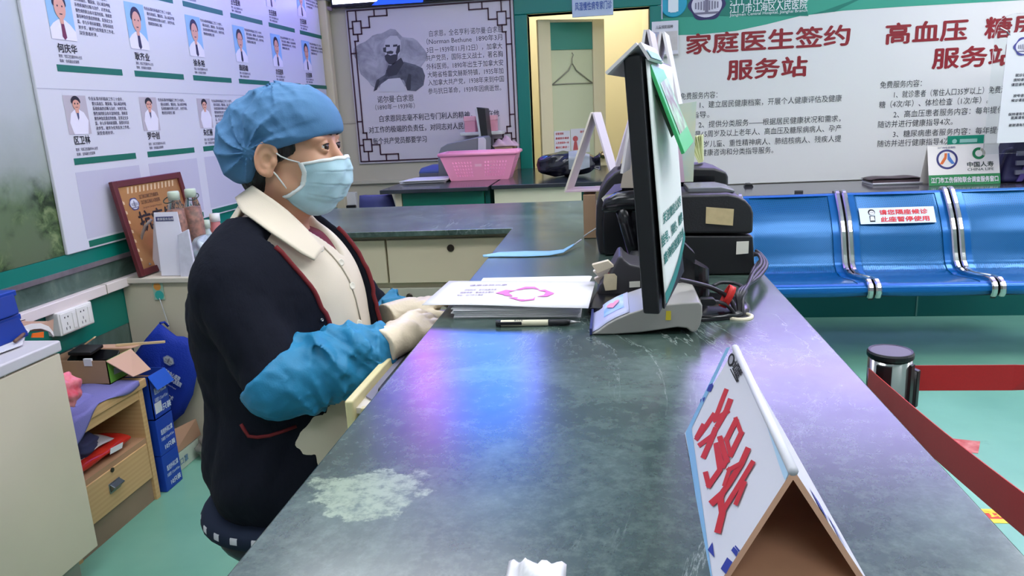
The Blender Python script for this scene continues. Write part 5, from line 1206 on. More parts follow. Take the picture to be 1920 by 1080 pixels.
# ---------------------------------------------------------------- belt post beyond the counter, floor decals
bpst = thing('belt_post', 'chrome retractable belt post with red belts beside the counter', 'stanchion', V((.448, 1.215, 0)))
cx, cy = .446, 1.212; R0 = .034
MB().lathe([(R0 - .001, .05), (R0 - .001, .895)], (cx, cy, 0), UZ, 32).build('pole', chrome, bpst, smooth=True)
MB().lathe([(.132, 0), (.132, .012), (.12, .022), (.05, .04), (R0, .05), (0, .05)], (cx, cy, 0), UZ, 40, caps=False).build('base', steel, bpst, smooth=True)
MB().lathe([(R0, .894), (R0 + .0012, .896), (R0 + .0012, .902), (R0 - .001, .905), (R0 - .004, .9045), (R0 - .004, .904)], (cx, cy, 0), UZ, 40, caps=False).build('cap', black, bpst)
MB().disc(V((cx, cy, .9042)), UX, UY, R0 - .004, 32).build('cap_disc', mat('cap_grey', rgb(88, 84, 96), .5), bpst)
m = MB()
for a_ in (.25, 1.15 + PI, 2.4 + PI, 4.0):
    c_, s_ = math.cos(a_), math.sin(a_); u_ = V((-s_, c_, 0)); o_ = V((cx + (R0 - .001) * c_, cy + (R0 - .001) * s_, .852))
    m.obox(o_, u_ * .0065, V((c_, s_, 0)) * .004, UZ * .036)
m.build('belt_slots', black, bpst, bevel=.001)
m = MB(); o_ = V((cx + R0 + .004, cy - .004, .842)); m.obox(o_, V((.004, .004, 0)), V((-.004, .008, 0)), UZ * .032); m.build('belt_clip', black, bpst, bevel=.002)
beltm = mat('belt_red', rgb(196, 26, 30), .65, sheen=.2, noise=(300, .06)); beltd = beltm
def ribbon(pts, hw, nm, tw=None):
    m = MB(); n_ = len(pts); vs = []
    for i, p in enumerate(pts):
        ang_ = tw[i] if tw else 0.0
        dr = (pts[min(i + 1, n_ - 1)] - pts[max(i - 1, 0)]).normalized(); sd = dr.cross(UZ).normalized()
        u_ = UZ * math.cos(ang_) + sd * math.sin(ang_); vs += [p - u_ * hw, p + u_ * hw]
    m.add(vs, [(2 * i, 2 * i + 1, 2 * i + 3, 2 * i + 2) for i in range(n_ - 1)])
    return m.build(nm, beltm, bpst, solid=.0012)
s0 = V((cx - R0 - .001, cy - .010, .852)); e0 = Z(2010, 1010, .845)
p_ = Y(1920, 957, .79); e0 = s0 + (p_ - s0) * 1.4
ribbon([s0.lerp(e0, t) + V((0, 0, -.006 * math.sin(PI * t))) for t in [i / 12 for i in range(13)]], .0255, 'near_belt', [.0 + .10 * math.sin(3 * i / 12) for i in range(13)])
s1 = V((cx + R0 + .004, cy + .01, .853)); e1 = V((2.06, 1.25, .853))
ribbon([s1.lerp(e1, i / 40) for i in range(41)], .022, 'far_belt', [PI * min(1, max(0, (i - 4) / 26)) for i in range(41)])
bp2 = thing('belt_post', 'chrome belt post at the far end of the long red belt', 'stanchion', V((2.1, 1.25, 0)))
MB().lathe([(R0 - .001, .05), (R0 - .001, .895)], (2.1, 1.25, 0), UZ, 32).build('pole', chrome, bp2, smooth=True)
MB().lathe([(.132, 0), (.132, .012), (.12, .022), (.05, .04), (R0, .05), (0, .05)], (2.1, 1.25, 0), UZ, 40, caps=False).build('base', steel, bp2, smooth=True)
MB().lathe([(R0, .894), (R0 + .0012, .896), (R0 + .0012, .902), (R0 - .001, .905), (0, .9045)], (2.1, 1.25, 0), UZ, 40, caps=False).build('cap', black, bp2)
# floor decals
fd = tag(MB().prism([Z(1688, 812, .0005), Z(1838, 828, .0005), Z(1834, 850, .0005), Z(1700, 842, .0005)], V((0, 0, .001))).build('floor_decal', mat('decal_red', rgb(178, 70, 66), .45, noise=(26, .3, rgb(206, 130, 120)))), 'faded red floor sticker beside the counter under the near belt', 'floor sticker')
lk = thing('floor_decal', 'yellow edged red floor sticker nearest the lower right corner', 'floor sticker', Z(1880, 968, .001))
zq = .0005
qa, qb = Z(1820, 954, zq), Z(1912, 982, zq)
x0_, x1_, y0_, y1_ = qa.x, qa.x + .32, qb.y, qa.y
MB().box(x0_, x1_, y0_, y1_, 0.0004, .0014).build('sheet', mat('decal_yellow', rgb(238, 206, 50), .4), lk)
MB().box(x0_, x1_, y0_ + .024, y1_ - .024, .0014, .0018).build('red_field', mat('decal_red2', rgb(206, 60, 44), .45), lk)
m = MB(); m.text('请排队', V((x0_ + .03, y0_ + .035, .0022)), UX, UY, (y1_ - y0_) * .55, width=x1_ - x0_ - .06, bold=.02); m.build('lettering', mat('decal_yellow', rgb(238, 206, 50), .4), lk)
# ---------------------------------------------------------------- along the side wall
# foreground white cabinet
XW = -1.575
wc = thing('white_cabinet', 'cream white cabinet nearest the camera beside the wooden bedside cabinet', 'cabinet', (-1.77, 1.3, 0))
yE = X(108, 640, XW).y
cw_ = mat('cabinet_cream', rgb(222, 210, 184), .45, noise=(2.5, .05))
MB().box(-1.965, XW - .018, .75, yE - .004, .085, .706).build('carcass', cw_, wc)
MB().box(-1.955, XW - .05, .76, yE - .03, 0, .086).build('plinth', mat('plinth_grey', rgb(170, 168, 156), .5), wc)
MB().box(XW - .018, XW, .75, yE, .083, .703).build('door', cw_, wc, bevel=.003)
MB().box(-1.97, XW + .004, .745, yE + .008, .707, .74).build('top', mat('cabinet_top', rgb(204, 200, 202), .4), wc, bevel=.006)
q = lambda x, y: X(x, y, XW + .0012)
MB().slab([q(0, 694), q(22, 690), q(9, 707)], .0008).build('tape_mark', mat('tape_beige', rgb(196, 184, 160), .5), wc)
# two blue file boxes on it
def filebox(lab, pa, pb, pc, z0, z1, xb):
    t = thing('file_box', lab, 'file box', (xb - .1, pa - .15, z0), 'blue file boxes')
    MB().prism([V((xb, pa, z1)), V((xb + .012, pb, z0)), V((xb - .24, pb, z0)), V((xb - .24, pa, z1))], V((0, -.34, 0))).build('box_body', mat('file_blue', rgb(14, 52, 140), .4), t, bevel=.006)
    MB().box(xb - .23, xb - .0, pa - .345, pa + .008, z1 - .012, z1 + .006).build('lid', mat('file_blue2', rgb(18, 60, 156), .4), t, bevel=.004)
xb = -1.70
a, b = X(30, 582, xb), X(27, 548, xb)
c1, c2 = X(50, 628, xb), X(36, 592, xb)
filebox('blue file box on the cream white cabinet, lower of the stack', c2.y, c1.y, 0, .7455, c2.z, xb)
filebox('blue file box on the cream white cabinet, upper of the stack', b.y, a.y, 0, c2.z + .008, max(b.z, c2.z + .07), xb)
# papers and clip
pp = thing('paper_pile', 'white papers with a brown clip beside the blue file boxes', 'papers', Z(25, 640, .745))
a, b, c_, d_ = Z(0, 662, .7415), Z(35, 650, .7415), Z(56, 620, .7415), Z(40, 618, .7415)
for i in range(4): MB().prism([a + V((.004 * i, -.05, .0015 * i)), b + V((.004 * i, 0, .0015 * i)), c_ + V((-.003 * i, 0, .0015 * i)), d_ + V((-.08, .0, .0015 * i))], V((0, 0, .0013))).build('sheet', paper, pp)
MB().tube([Z(28, 640, .756), Z(40, 630, .757), Z(48, 622, .756)], .005, 8).build('clip', mat('clip_brown', rgb(110, 80, 64), .5), pp, smooth=True)
# white dispenser with orange patch
dp = thing('tape_dispenser', 'white rounded dispenser with a brown side and an orange patch, by the blue file boxes', 'dispenser', Z(80, 640, .745))
xd = -1.76
pr = [(42, 634), (44, 612), (60, 607), (75, 606), (90, 612), (98, 622), (106, 637)]
pts = [X(*p, xd) for p in pr]; pts[0].z = pts[-1].z = .7405
MB().prism(pts, V((-.10, 0, 0))).build('body', mat('carton_brown', rgb(190, 152, 130), .6), dp, bevel=.004)
m = MB()
arc = [X(*p, xd + .004) for p in pr[0:6]]; arc2 = [X(x + 2, y + 10, xd + .004) for x, y in pr[0:6]]
m.add(arc + arc2, [(i, i + 1, 7 + i, 6 + i) for i in range(5)]); m.build('white_rim', mat('rim_white', rgb(232, 226, 222), .4), dp, solid=.006)
MB().slab([X(*p, xd + .003) for p in ((58, 633), (80, 633), (80, 622), (60, 625))], .004).build('orange_patch', mat('patch_orange', rgb(236, 110, 36), .4), dp)
# wooden bedside cabinet
wood = G('pale_wood', .45, .4)
wv = wood.n('TexWave', Scale=3.2, Distortion=5.0, Detail=3.0); wv.bands_direction = 'Z'; wood.l(wood.mapping((.6, .6, 6)), wv.inputs[0])
wood.col(wood.mix(wood.math('MULTIPLY', wv.outputs['Fac'], .4), rgb(204, 166, 118), rgb(186, 144, 96))); wood = wood.m
XD = -1.66
wd = thing('bedside_cabinet', 'pale wooden bedside cabinet with an open shelf and a drawer', 'cabinet', (-1.8, 2.06, 0))
y0, y1 = 1.835, 2.262
MB().box(-1.968, XD + .006, y0 - .01, y1 + .018, .425, .458).build('top', wood, wd, bevel=.004)
MB().box(-1.96, XD - .008, y0, y0 + .022, 0, .425).build('side_panel', wood, wd); MB().box(-1.96, XD - .001, y1 - .024, y1, 0, .425).build('side_panel', wood, wd, bevel=.002)
MB().box(XD - .02, XD - .004, y0 + .02, y1 - .022, .39, .425).build('top_rail', wood, wd, bevel=.002)
MB().box(-1.95, XD - .004, y0 + .022, y1 - .024, .225, .245).build('shelf', mat('shelf_wood', rgb(176, 136, 104), .5, noise=(5, .1)), wd)
MB().box(-1.955, -1.945, y0 + .022, y1 - .024, .09, .42).build('back_panel', wood, wd)
dr = MB().box(XD - .018, XD, y0 + .004, y1 - .028, .092, .226).build('drawer', wood, wd, bevel=.003)
MB().box(XD - .03, XD - .012, y0, y1 - .024, 0, .09).build('plinth', mat('plinth_wood', rgb(150, 124, 104), .55, noise=(6, .15)), wd)
c = X(215, 910, XD + .001)
MB().box(XD, XD + .004, c.y - .028, c.y + .028, c.z - .018, c.z + .018).build('handle_plate', steel, dr, bevel=.002)
MB().prism([V((XD + .004, c.y - .026, c.z - .014)), V((XD + .020, c.y - .022, c.z + .002)), V((XD + .004, c.y - .026, c.z + .016))], V((0, .052, 0))).build('cup_handle', mat('handle_steel', rgb(120, 128, 130), .3, metal=.9), dr, bevel=.002)
c = X(210, 881, XD + .001)
MB().lathe([(.008, 0), (.008, .003), (.0, .003)], c, UX, 16, caps=False).build('lock', mat('lock_bronze', rgb(84, 74, 66), .3, metal=.8), dr)
# packs in the open shelf
def lump(parent, name, c, r, mtl, seed=1, amp=.12, nu=28, nv=18, flat=0.6, rot=0.0):
    rr = random.Random(seed); ph = [rr.random() * 6 for _ in range(8)]
    def f(u, v):
        th, ph_ = 2 * PI * u, PI * v
        x, y, z = math.sin(ph_) * math.cos(th), math.sin(ph_) * math.sin(th), math.cos(ph_)
        x, y = [math.copysign(abs(k) ** flat, k) for k in (x, y)]
        k = 1 + amp * (math.sin(5 * th + ph[0] + 3 * z) * .5 + math.sin(9 * z + ph[1] + 2 * th) * .5 + .4 * math.sin(13 * th + 7 * z + ph[2])) * math.sin(ph_)
        p = V((x * r[0] * k, y * r[1] * k, max(z, -.85) * r[2] * k)); p.rotate(Matrix.Rotation(rot, 3, 'Z')); return V(c) + p
    return MB().grid(f, nu, nv, closed_u=True).build(name, mtl, parent, smooth=True)
sh_ = XD - .05
pk2 = thing('red_pack', 'red and white plastic pack in the open shelf of the bedside cabinet', 'pack', (sh_ - .04, 2.04, .246))
a, b = X(148, 872, XD - .02), X(245, 815, XD - .02)
cyy, hy = (a.y + b.y) / 2, (b.y - a.y) / 2
m = MB().grid(lambda u, v: V((XD - .095 + .075 * math.cos(2 * PI * u) * (1.0), cyy + hy * (2 * v - 1), .247 + .024 + (.022 + .006 * math.sin(9 * v)) * math.sin(2 * PI * u) * (1 - .3 * abs(2 * v - 1) ** 6))), 24, 16, closed_u=True)
m.poly([m.v[i] for i in range(24)]).poly([m.v[16 * 24 + i] for i in range(24)])
m.build('pack_film', mat('pack_red', rgb(206, 52, 36), .25, noise=(12, .2, rgb(170, 30, 24))), pk2, smooth=True)
MB().grid(lambda u, v: V((XD - .165 + .12 * u, cyy + hy * (1.5 * v - .9), .294 + .010 * math.sin(PI * u) + .004 * math.sin(8 * v + 3 * u))), 10, 10).build('white_panel', mat('pack_white', rgb(216, 208, 214), .3, noise=(9, .2)), pk2, smooth=True, solid=.003)
MB().slab([X(*p, XD - .018) for p in ((206, 852), (228, 840), (230, 829), (207, 841))], .002).build('white_tab', paper, pk2)
nv_ = thing('navy_cloth', 'crumpled navy cloth in the open shelf at the near side of the red pack', 'cloth', (sh_, 1.92, .25))
c = X(166, 832, XD - .05); lump(nv_, 'cloth', (XD - .085, c.y - .01, .318), (.05, .062, .038), mat('cloth_navy', rgb(54, 54, 92), .8), 5, .10, rot=.2)
lump(nv_, 'cloth_end', (XD - .12, c.y - .015, .29), (.05, .05, .05), mat('cloth_navy', rgb(54, 54, 92), .8), 6, .10)
# lavender cloth on top
lc = thing('lavender_cloth', 'lavender cloth draped over the top edge of the bedside cabinet', 'cloth', (-1.7, 2.0, .46))
ya, yb_ = 1.85, 2.235
def drape(u, v):
    y = ya + (yb_ - ya) * u; w_ = .20 + .10 * v
    hang = .085 * max(0, 1 - u / .42) + .012 * math.sin(9 * u)
    L_ = .20 + hang; s_ = v * L_; xe = XD + .010; top_ = .19
    if s_ < top_: return V((xe - top_ + s_, y, .4595 + .002 * math.sin(14 * u + 9 * v) + .003))
    k_ = s_ - top_; return V((xe + .003 + .003 * math.sin(11 * u), y, .461 - k_))
MB().grid(drape, 30, 26).build('cloth_sheet', mat('cloth_lavender', rgb(118, 114, 174), .85, bump=(220, .2)), lc, smooth=True, solid=.002)
MB().grid(lambda u, v: V((XD - .05 - .02 * v, 2.0 + .10 * u, .462 + .035 * math.sin(PI * u) * (1 - v * .3) * v)), 12, 8).build('cloth_fold', mat('cloth_lavender', rgb(118, 114, 174), .85, bump=(220, .2)), lc, smooth=True, solid=.002)
# open carton on the cabinet
oc = thing('open_carton', 'open cardboard carton with a green printed side on the bedside cabinet', 'box', (-1.83, 2.04, .462))
zc0 = .4625
B0 = Z(205, 722, zc0); xk = B0.x
A0_ = X(199, 677, xk); hz = A0_.z; yn = A0_.y; yf = X(246, 656, xk).y
xw = -1.962; th = .003
MB().box(xw, xk, yn, yn + th, zc0, hz).build('near_side', card, oc)
MB().box(xw, xk, yf - th, yf, zc0, hz + .0).build('far_side', card, oc)
MB().box(xw, xw + th, yn, yf, zc0, hz).build('wall_side', card, oc); MB().box(xw, xk, yn, yf, zc0, zc0 + th).build('bottom', carddk, oc)
rs_ = MB().box(xk - th, xk, yn, yf, zc0, hz).build('printed_side', mat('carton_green', rgb(104, 166, 60), .45), oc)
MB().slab([X(x, y, xk + .0012) for x, y in ((214, 702), (236, 694), (236, 684), (213, 690))], .0008).build('printed_patch', mat('patch_grey_green', rgb(150, 166, 150), .5), rs_)
fo = [V((xk, yn, hz)), V((xk, yf, hz))]; f3, f4 = X(283, 692, xk + .075), X(250, 706, xk + .075)
MB().slab([fo[0], fo[1], f3, f4], .003).build('outer_flap', mat('carton_face', rgb(206, 164, 140), .65), oc)
MB().slab([V((xw, yf, hz)), V((xk, yf, hz)), V((xk + .01, yf + .07, hz - .005)), V((xw + .02, yf + .07, hz - .01))], .003).build('far_flap', mat('carton_face', rgb(206, 164, 140), .65), oc)
MB().slab([V((xw + .02, yn + .01, hz - .02)), V((xk - .05, yn + .01, hz - .02)), V((xk - .07, yn + .12, hz - .075)), V((xw + .02, yn + .12, hz - .075))], .003).build('inner_flap', carddk, oc)
MB().box(xk - .06 - .025, xk - .06 + .005, yn - .0015, yn + .006, hz - .018, hz + .008).build('white_tape', paper, oc)
gd = thing('black_device', 'flat black device lying in the open cardboard carton', 'device', (-1.85, 2.08, .5))
MB().prism([V((xw + .03, yn + .06, hz - .028)), V((xk - .03, yn + .09, hz - .035)), V((xk - .03, yf - .02, hz - .01)), V((xw + .03, yf - .02, hz + .0))], V((0, 0, .012))).build('case', blackg, gd, bevel=.003)
MB().prism([V((xw + .05, yf - .09, hz + .004)), V((xw + .14, yf - .09, hz + .004)), V((xw + .14, yf - .02, hz + .012)), V((xw + .05, yf - .02, hz + .012))], V((0, 0, .012))).build('screen_lid', black, gd, bevel=.003)
st_ = thing('wooden_strips', 'pale wooden strips lying behind the open cardboard carton', 'strips', (-1.8, yf + .02, hz))
MB().prism([V((-1.80, yf + .012, hz + .004)), V((-1.65, yf + .075, hz - .004)), V((-1.65, yf + .083, hz - .004)), V((-1.80, yf + .02, hz + .004))], V((0, 0, .008))).build('strip', mat('strip_wood', rgb(206, 180, 140), .6), st_)
MB().prism([V((-1.94, yf + .02, hz + .004)), V((-1.90, yf + .03, hz + .03)), V((-1.895, yf + .035, hz + .03)), V((-1.935, yf + .025, hz + .004))], V((0, .01, .004))).build('strip', mat('strip_wood', rgb(206, 180, 140), .6), st_)
# pink plastic bag
pb_ = thing('pink_bag', 'crumpled pink plastic bag on the lavender cloth by the cream white cabinet', 'bag', X(135, 760, XD))
c = X(132, 735, XD + .012)
lump(pb_, 'film', (XD + .018, c.y - .03, c.z + .012), (.028, .055, .055), mat('film_pink', rgb(232, 84, 104), .3, noise=(26, .3, rgb(246, 150, 160))), 11, .20, 40, 26, .9)
# blue cartons beyond the cabinet
def bluebox(lab, z0, z1, opened):
    t = thing('blue_carton', lab, 'box', (-1.8, 2.35, z0), 'stacked blue cartons')
    x0, x1, ya, yb_ = -1.93, -1.655, 2.292, 2.395
    bm = mat('carton_blue', rgb(24, 64, 168), .4)
    if not opened: MB().box(x0, x1, ya, yb_, z0, z1).build('carton', bm, t, bevel=.002)
    else:
        m = MB().box(x0, x1, ya, ya + .003, z0, z1).box(x0, x1, yb_ - .003, yb_, z0, z1).box(x0, x0 + .003, ya, yb_, z0, z1).box(x1 - .003, x1, ya, yb_, z0, z1).box(x0, x1, ya, yb_, z0, z0 + .003); m.build('carton', bm, t)
        MB().box(x0 + .004, x1 - .004, ya + .004, yb_ - .004, z1 - .05, z1 - .03).build('inside', carddk, t)
        MB().slab([V((x1, ya, z1)), V((x1, yb_, z1)), V((x1 + .03, yb_, z1 - .05)), V((x1 + .03, ya, z1 - .05))], .002).build('flap', mat('carton_blue2', rgb(36, 88, 196), .4), t)
    m = MB(); h = z1 - z0
    m.text('医用外科口罩', V((x1 + .001, ya + .02, z0 + h * .55)), UY, UZ, h * .16, width=.07, bold=.02)
    m.text('灭菌型 17.5cm×9.5cm', V((x1 + .001, ya + .015, z0 + h * .38)), UY, UZ, h * .10, width=.078, bold=.01)
    m.text('10只装', V((x1 + .001, ya + .03, z0 + h * .12)), UY, UZ, h * .16, bold=.03)
    m.build('lettering', mat('carton_letter', rgb(210, 220, 240), .5), t)
    if opened: MB().box(x1, x1 + .001, ya + .01, ya + .05, z0 + .02, z0 + .06).build('label', paper, t)
bluebox('blue carton on the floor beyond the bedside cabinet, lowest of the stack', 0.001, .142, False)
bluebox('blue carton beyond the bedside cabinet, middle of the stack', .144, .285, False)
bluebox('blue carton with an open top, topmost of the stack beyond the bedside cabinet', .287, .455, True)
# low cream cabinet against the wall with things on it
lcb = thing('low_cabinet', 'low cream cabinet carrying the bronze plaque against the side wall', 'cabinet', (-1.7, 3.0, 0))
MB().box(-1.972, -1.42, 2.672, 3.35, 0, .715).build('carcass', mat('low_cream', rgb(208, 198, 174), .45, noise=(2, .05)), lcb, bevel=.003)
MB().box(-1.978, -1.40, 2.655, 3.37, .715, .738).build('top', mat('low_top', rgb(206, 198, 184), .4), lcb, bevel=.005)
ZL = .739
# adhesive hook and its cord
hk = thing('adhesive_hook', 'adhesive wall hook with an orange and a teal picture on the low cream cabinet', 'hook', Y(297, 545, 2.67))
c = Y(297, 545, 2.668); u_, v_ = UX, UZ
MB().slab([c + V((-.022, 0, -.038)), c + V((.024, 0, -.038)), c + V((.024, 0, .04)), c + V((-.022, 0, .04))], .002).build('plate', mat('clear_plate', rgb(160, 190, 170), .2), hk, bevel=.001)
MB().disc(c + V((-.001, -.003, .018)), UX, UZ, .016, 20).build('orange_spot', mat('spot_orange', rgb(220, 150, 70), .4), hk)
MB().disc(c + V((.003, -.003, -.018)), UX, UZ, .019, 20).build('teal_spot', mat('spot_teal', rgb(60, 170, 160), .4), hk)
MB().tube([c + V((.003, -.006, -.03)), Y(306, 580, 2.655), Y(316, 610, 2.645), Y(318, 618, 2.64)], .002, 6).build('cord', mat('cord_white', rgb(190, 190, 190), .5), hk, smooth=True)
# blue tote bag
tb = thing('tote_bag', 'blue printed tote bag hanging slanted against the low cream cabinet', 'bag', Y(320, 700, 2.6))
out = [(300, 606), (318, 620), (331, 630), (345, 631), (364, 638), (372, 690), (362, 740), (345, 775), (322, 795), (300, 804), (288, 775), (277, 745), (268, 700), (256, 662), (276, 634)]
cen = V((0, 0, 0)); P_ = [Y(*p, 2.625) for p in out]
for p in P_: cen += p / len(P_)
tbm = mat('tote_blue', rgb(18, 52, 168), .7, bump=(160, .25))
m = MB(); n = len(P_); rings = []
for (s_, off) in ((1.0, 0), (1.0, -.010), (.82, -.026), (.5, -.036), (.0, -.040)):
    for i, p in enumerate(P_): rings.append(cen.lerp(p, s_) + V((0, off + .006 * math.sin(i * 2.1) * (1 - s_), 0)))
m.add(rings, [(j * n + i, j * n + (i + 1) % n, (j + 1) * n + (i + 1) % n, (j + 1) * n + i) for j in range(4) for i in range(n)] + [tuple(range(n))])
m.build('bag_body', tbm, tb, smooth=True)
yy = 2.578
th_ = math.radians(-32); tu = V((math.cos(th_), 0, math.sin(th_))); tv = V((-math.sin(th_), 0, math.cos(th_)))
emblem(tb, Y(316, 676, yy), tu, tv, .020, (150, 160, 200), (206, 208, 214))
def tline(m, tx, px, py, w_, h, bold=.035): m.text(tx, Y(px, py, yy), tu, tv, h, width=w_, bold=bold)
m = MB(); tline(m, '江门市中心医院', 301, 695, .085, .024); tline(m, '江海区人民医院', 308, 708, .075, .022); tline(m, 'Jiangmen Central Hospital', 304, 716, .062, .009, .01); tline(m, '仁心仁术', 299, 737, .06, .022)
m.build('bag_lettering', mat('bag_letter', rgb(226, 230, 244), .6), tb)
MB().tube([Y(300, 606, 2.62), Y(308, 604, 2.64), Y(316, 612, 2.645)], .005, 8).build('strap', tbm, tb, smooth=True)
# floor carton with brown flap, grey bag
wb = thing('white_carton', 'small white carton with a brown flap on the floor under the tote bag', 'box', Z(335, 870, 0))
a, b = Z(313, 884, 0.001), Z(343, 868, 0.001)
xk2 = -1.70
MB().box(-1.95, xk2, 2.42, 2.60, .001, .075).build('carton', mat('carton_pale', rgb(196, 206, 190), .5), wb, bevel=.002)
MB().text('口罩', V((xk2 + .001, 2.46, .025)), UY, UZ, .03, bold=.02).build('lettering', mat('carton_bluegrey', rgb(110, 140, 170), .5), wb)
MB().slab([V((xk2 - .002, 2.41, .078)), V((xk2 - .0, 2.62, .082)), Y(366, 785, 2.60), Y(305, 815, 2.42)], .003).build('flap', mat('flap_brown', rgb(184, 142, 116), .65), wb)
gb2 = thing('grey_bag', 'crumpled grey plastic bag on the floor beside the small white carton', 'bag', Z(358, 850, 0))
lump(gb2, 'film', (-1.63, 2.60, .045), (.055, .06, .05), mat('film_grey2', rgb(150, 148, 140), .35, noise=(20, .3)), 8, .2)
# bronze plaque leaning on the wall
pq = thing('award_plaque', 'bronze plaque in a dark red frame leaning on the side wall', 'plaque', (-1.9, 2.9, ZL))
tlq, trq = X(182, 345, -1.948), X(330, 323, -1.948)
yl, yr = tlq.y, trq.y; zt = tlq.z
blq = Z(250, 513, ZL + .001)
yl = 2.655; yr = 3.13
xb_, zb_ = -1.885, ZL + .001
pu = UY; pv = (V((-1.945, 0, zt)) - V((xb_, 0, zb_))).normalized(); ph = (V((-1.945, 0, zt)) - V((xb_, 0, zb_))).length; pn_ = pu.cross(pv)
pw = yr - yl
Q = lambda a, b, e=0: V((xb_, yl, zb_)) + pu * (pw * a) + pv * (ph * b) + pn_ * e
m = MB(); fw, fhh = .055, .07
for (a0, a1, b0, b1) in ((0, fw, 0, 1), (1 - fw, 1, 0, 1), (fw, 1 - fw, 0, fhh), (fw, 1 - fw, 1 - fhh, 1)):
    m.prism([Q(a0, b0), Q(a1, b0), Q(a1, b1), Q(a0, b1)], pn_ * .018)
m.build('frame', mat('frame_maroon', rgb(92, 36, 40), .35), pq, bevel=.003)
bz = G('bronze_plate', .28, .5, .75); w_ = bz.n('TexWave', Scale=26.0, Distortion=1.0); bz.l(bz.mapping((0, 1, .4)), w_.inputs[0])
bz.col(rgb(214, 160, 108)); n_ = bz.noise(5, 3); bz.bump(n_, .12, .02)
MB().prism([Q(fw, fhh, .002), Q(1 - fw, fhh, .002), Q(1 - fw, 1 - fhh, .002), Q(fw, 1 - fhh, .002)], pn_ * .006).build('plate', bz.m, pq)
m = MB()
for i in range(13):
    a_ = .17 + .055 * i; m.poly([Q(a_, .855, .0085), Q(a_ + .02, .855, .0085), Q(a_ + .045, .92, .0085), Q(a_ + .018, .92, .0085)])
for i in range(7):
    b_ = .80 - .1 * i; m.poly([Q(.065, b_, .0085), Q(.10, b_ - .02, .0085), Q(.10, b_ - .05, .0085), Q(.065, b_ - .04, .0085)])
m.build('bright_rays', mat('plate_bright', rgb(246, 214, 170), .3, metal=.4), pq)
emblem(pq, Q(.22, .74, .0088), pu, pv, .026, (70, 66, 110), (206, 204, 206))
m = MB(); m.text('江门市江海区卫生健康局', Q(.31, .785, .009), pu, pv, .017, width=.13, bold=.02); m.text('江门市江海区人民医院', Q(.315, .725, .009), pu, pv, .017, width=.13, bold=.02); m.text('Jiangmen Jianghai Hospital', Q(.32, .675, .009), pu, pv, .011, width=.13)
m.build('plaque_small_lettering', mat('plate_ink', rgb(120, 84, 56), .5), pq)
m = MB(); m.text('抗疫先锋', Q(.22, .46, .009), pu, pv, .088, width=.34, bold=.02); m.build('plaque_lettering', mat('plate_black', rgb(40, 30, 28), .5), pq)
# white tent card in front of it
wt = thing('desk_calendar', 'tall white tent card in front of the bronze plaque', 'tent card', (-1.75, 2.72, ZL))
yt_ = 2.685
a0, a1 = Y(303, 517, yt_), Y(358, 516, yt_); b0, b1 = Y(289, 404, yt_ + .05), Y(331, 392, yt_ + .05)
for p in (a0, a1): p.z = ZL + .001
zt2 = (b0.z + b1.z) / 2; b0.z = b1.z = zt2
MB().slab([a0, a1, b1, b0], -.003).build('front_leaf', mat('card_cool', rgb(222, 220, 232), .45), wt)
MB().slab([b0, b1, V((b1.x - .055, yt_ + .09, ZL + .001)), V((b0.x - .075, yt_ + .09, ZL + .001))], .003).build('rear_leaf', mat('card_cool2', rgb(206, 204, 214), .5), wt)
k = lambda a, b: a0.lerp(a1, a).lerp(b0.lerp(b1, a), b) + V((0, -.0015, .0006))
MB().poly([k(.06, .86), k(.80, .86), k(.80, .93), k(.06, .93)]).build('navy_strip', mat('strip_navy', rgb(48, 52, 104), .5), wt)
MB().text('健康服务指南', k(.12, .875) + V((0, -.0006, 0)), UX, (b0 - a0).normalized(), .012, width=.07, bold=.01).build('strip_lettering', paper, wt)
cp_ = thing('clear_pouch', 'clear plastic pouch standing beside the tall white tent card', 'pouch', (-1.68, 2.72, ZL))
MB().prism([Y(338, 520, 2.672), Y(368, 519, 2.672), Y(352, 430, 2.69), Y(332, 440, 2.69)], V((0, .012, 0))).build('pouch_film', mat('film_milky', rgb(214, 212, 226), .3, noise=(30, .12)), cp_, bevel=.003)
rg = thing('wire_ring', 'grey curved plastic band leaning in front of the bronze plaque', 'band', Y(275, 460, 2.76))
MB().tube([Y(x, y, 2.74) for x, y in ((284, 412), (272, 424), (265, 445), (262, 462), (266, 478), (274, 490), (282, 497))], .006, 8).build('band', mat('band_grey', rgb(140, 128, 126), .4), rg, smooth=True)
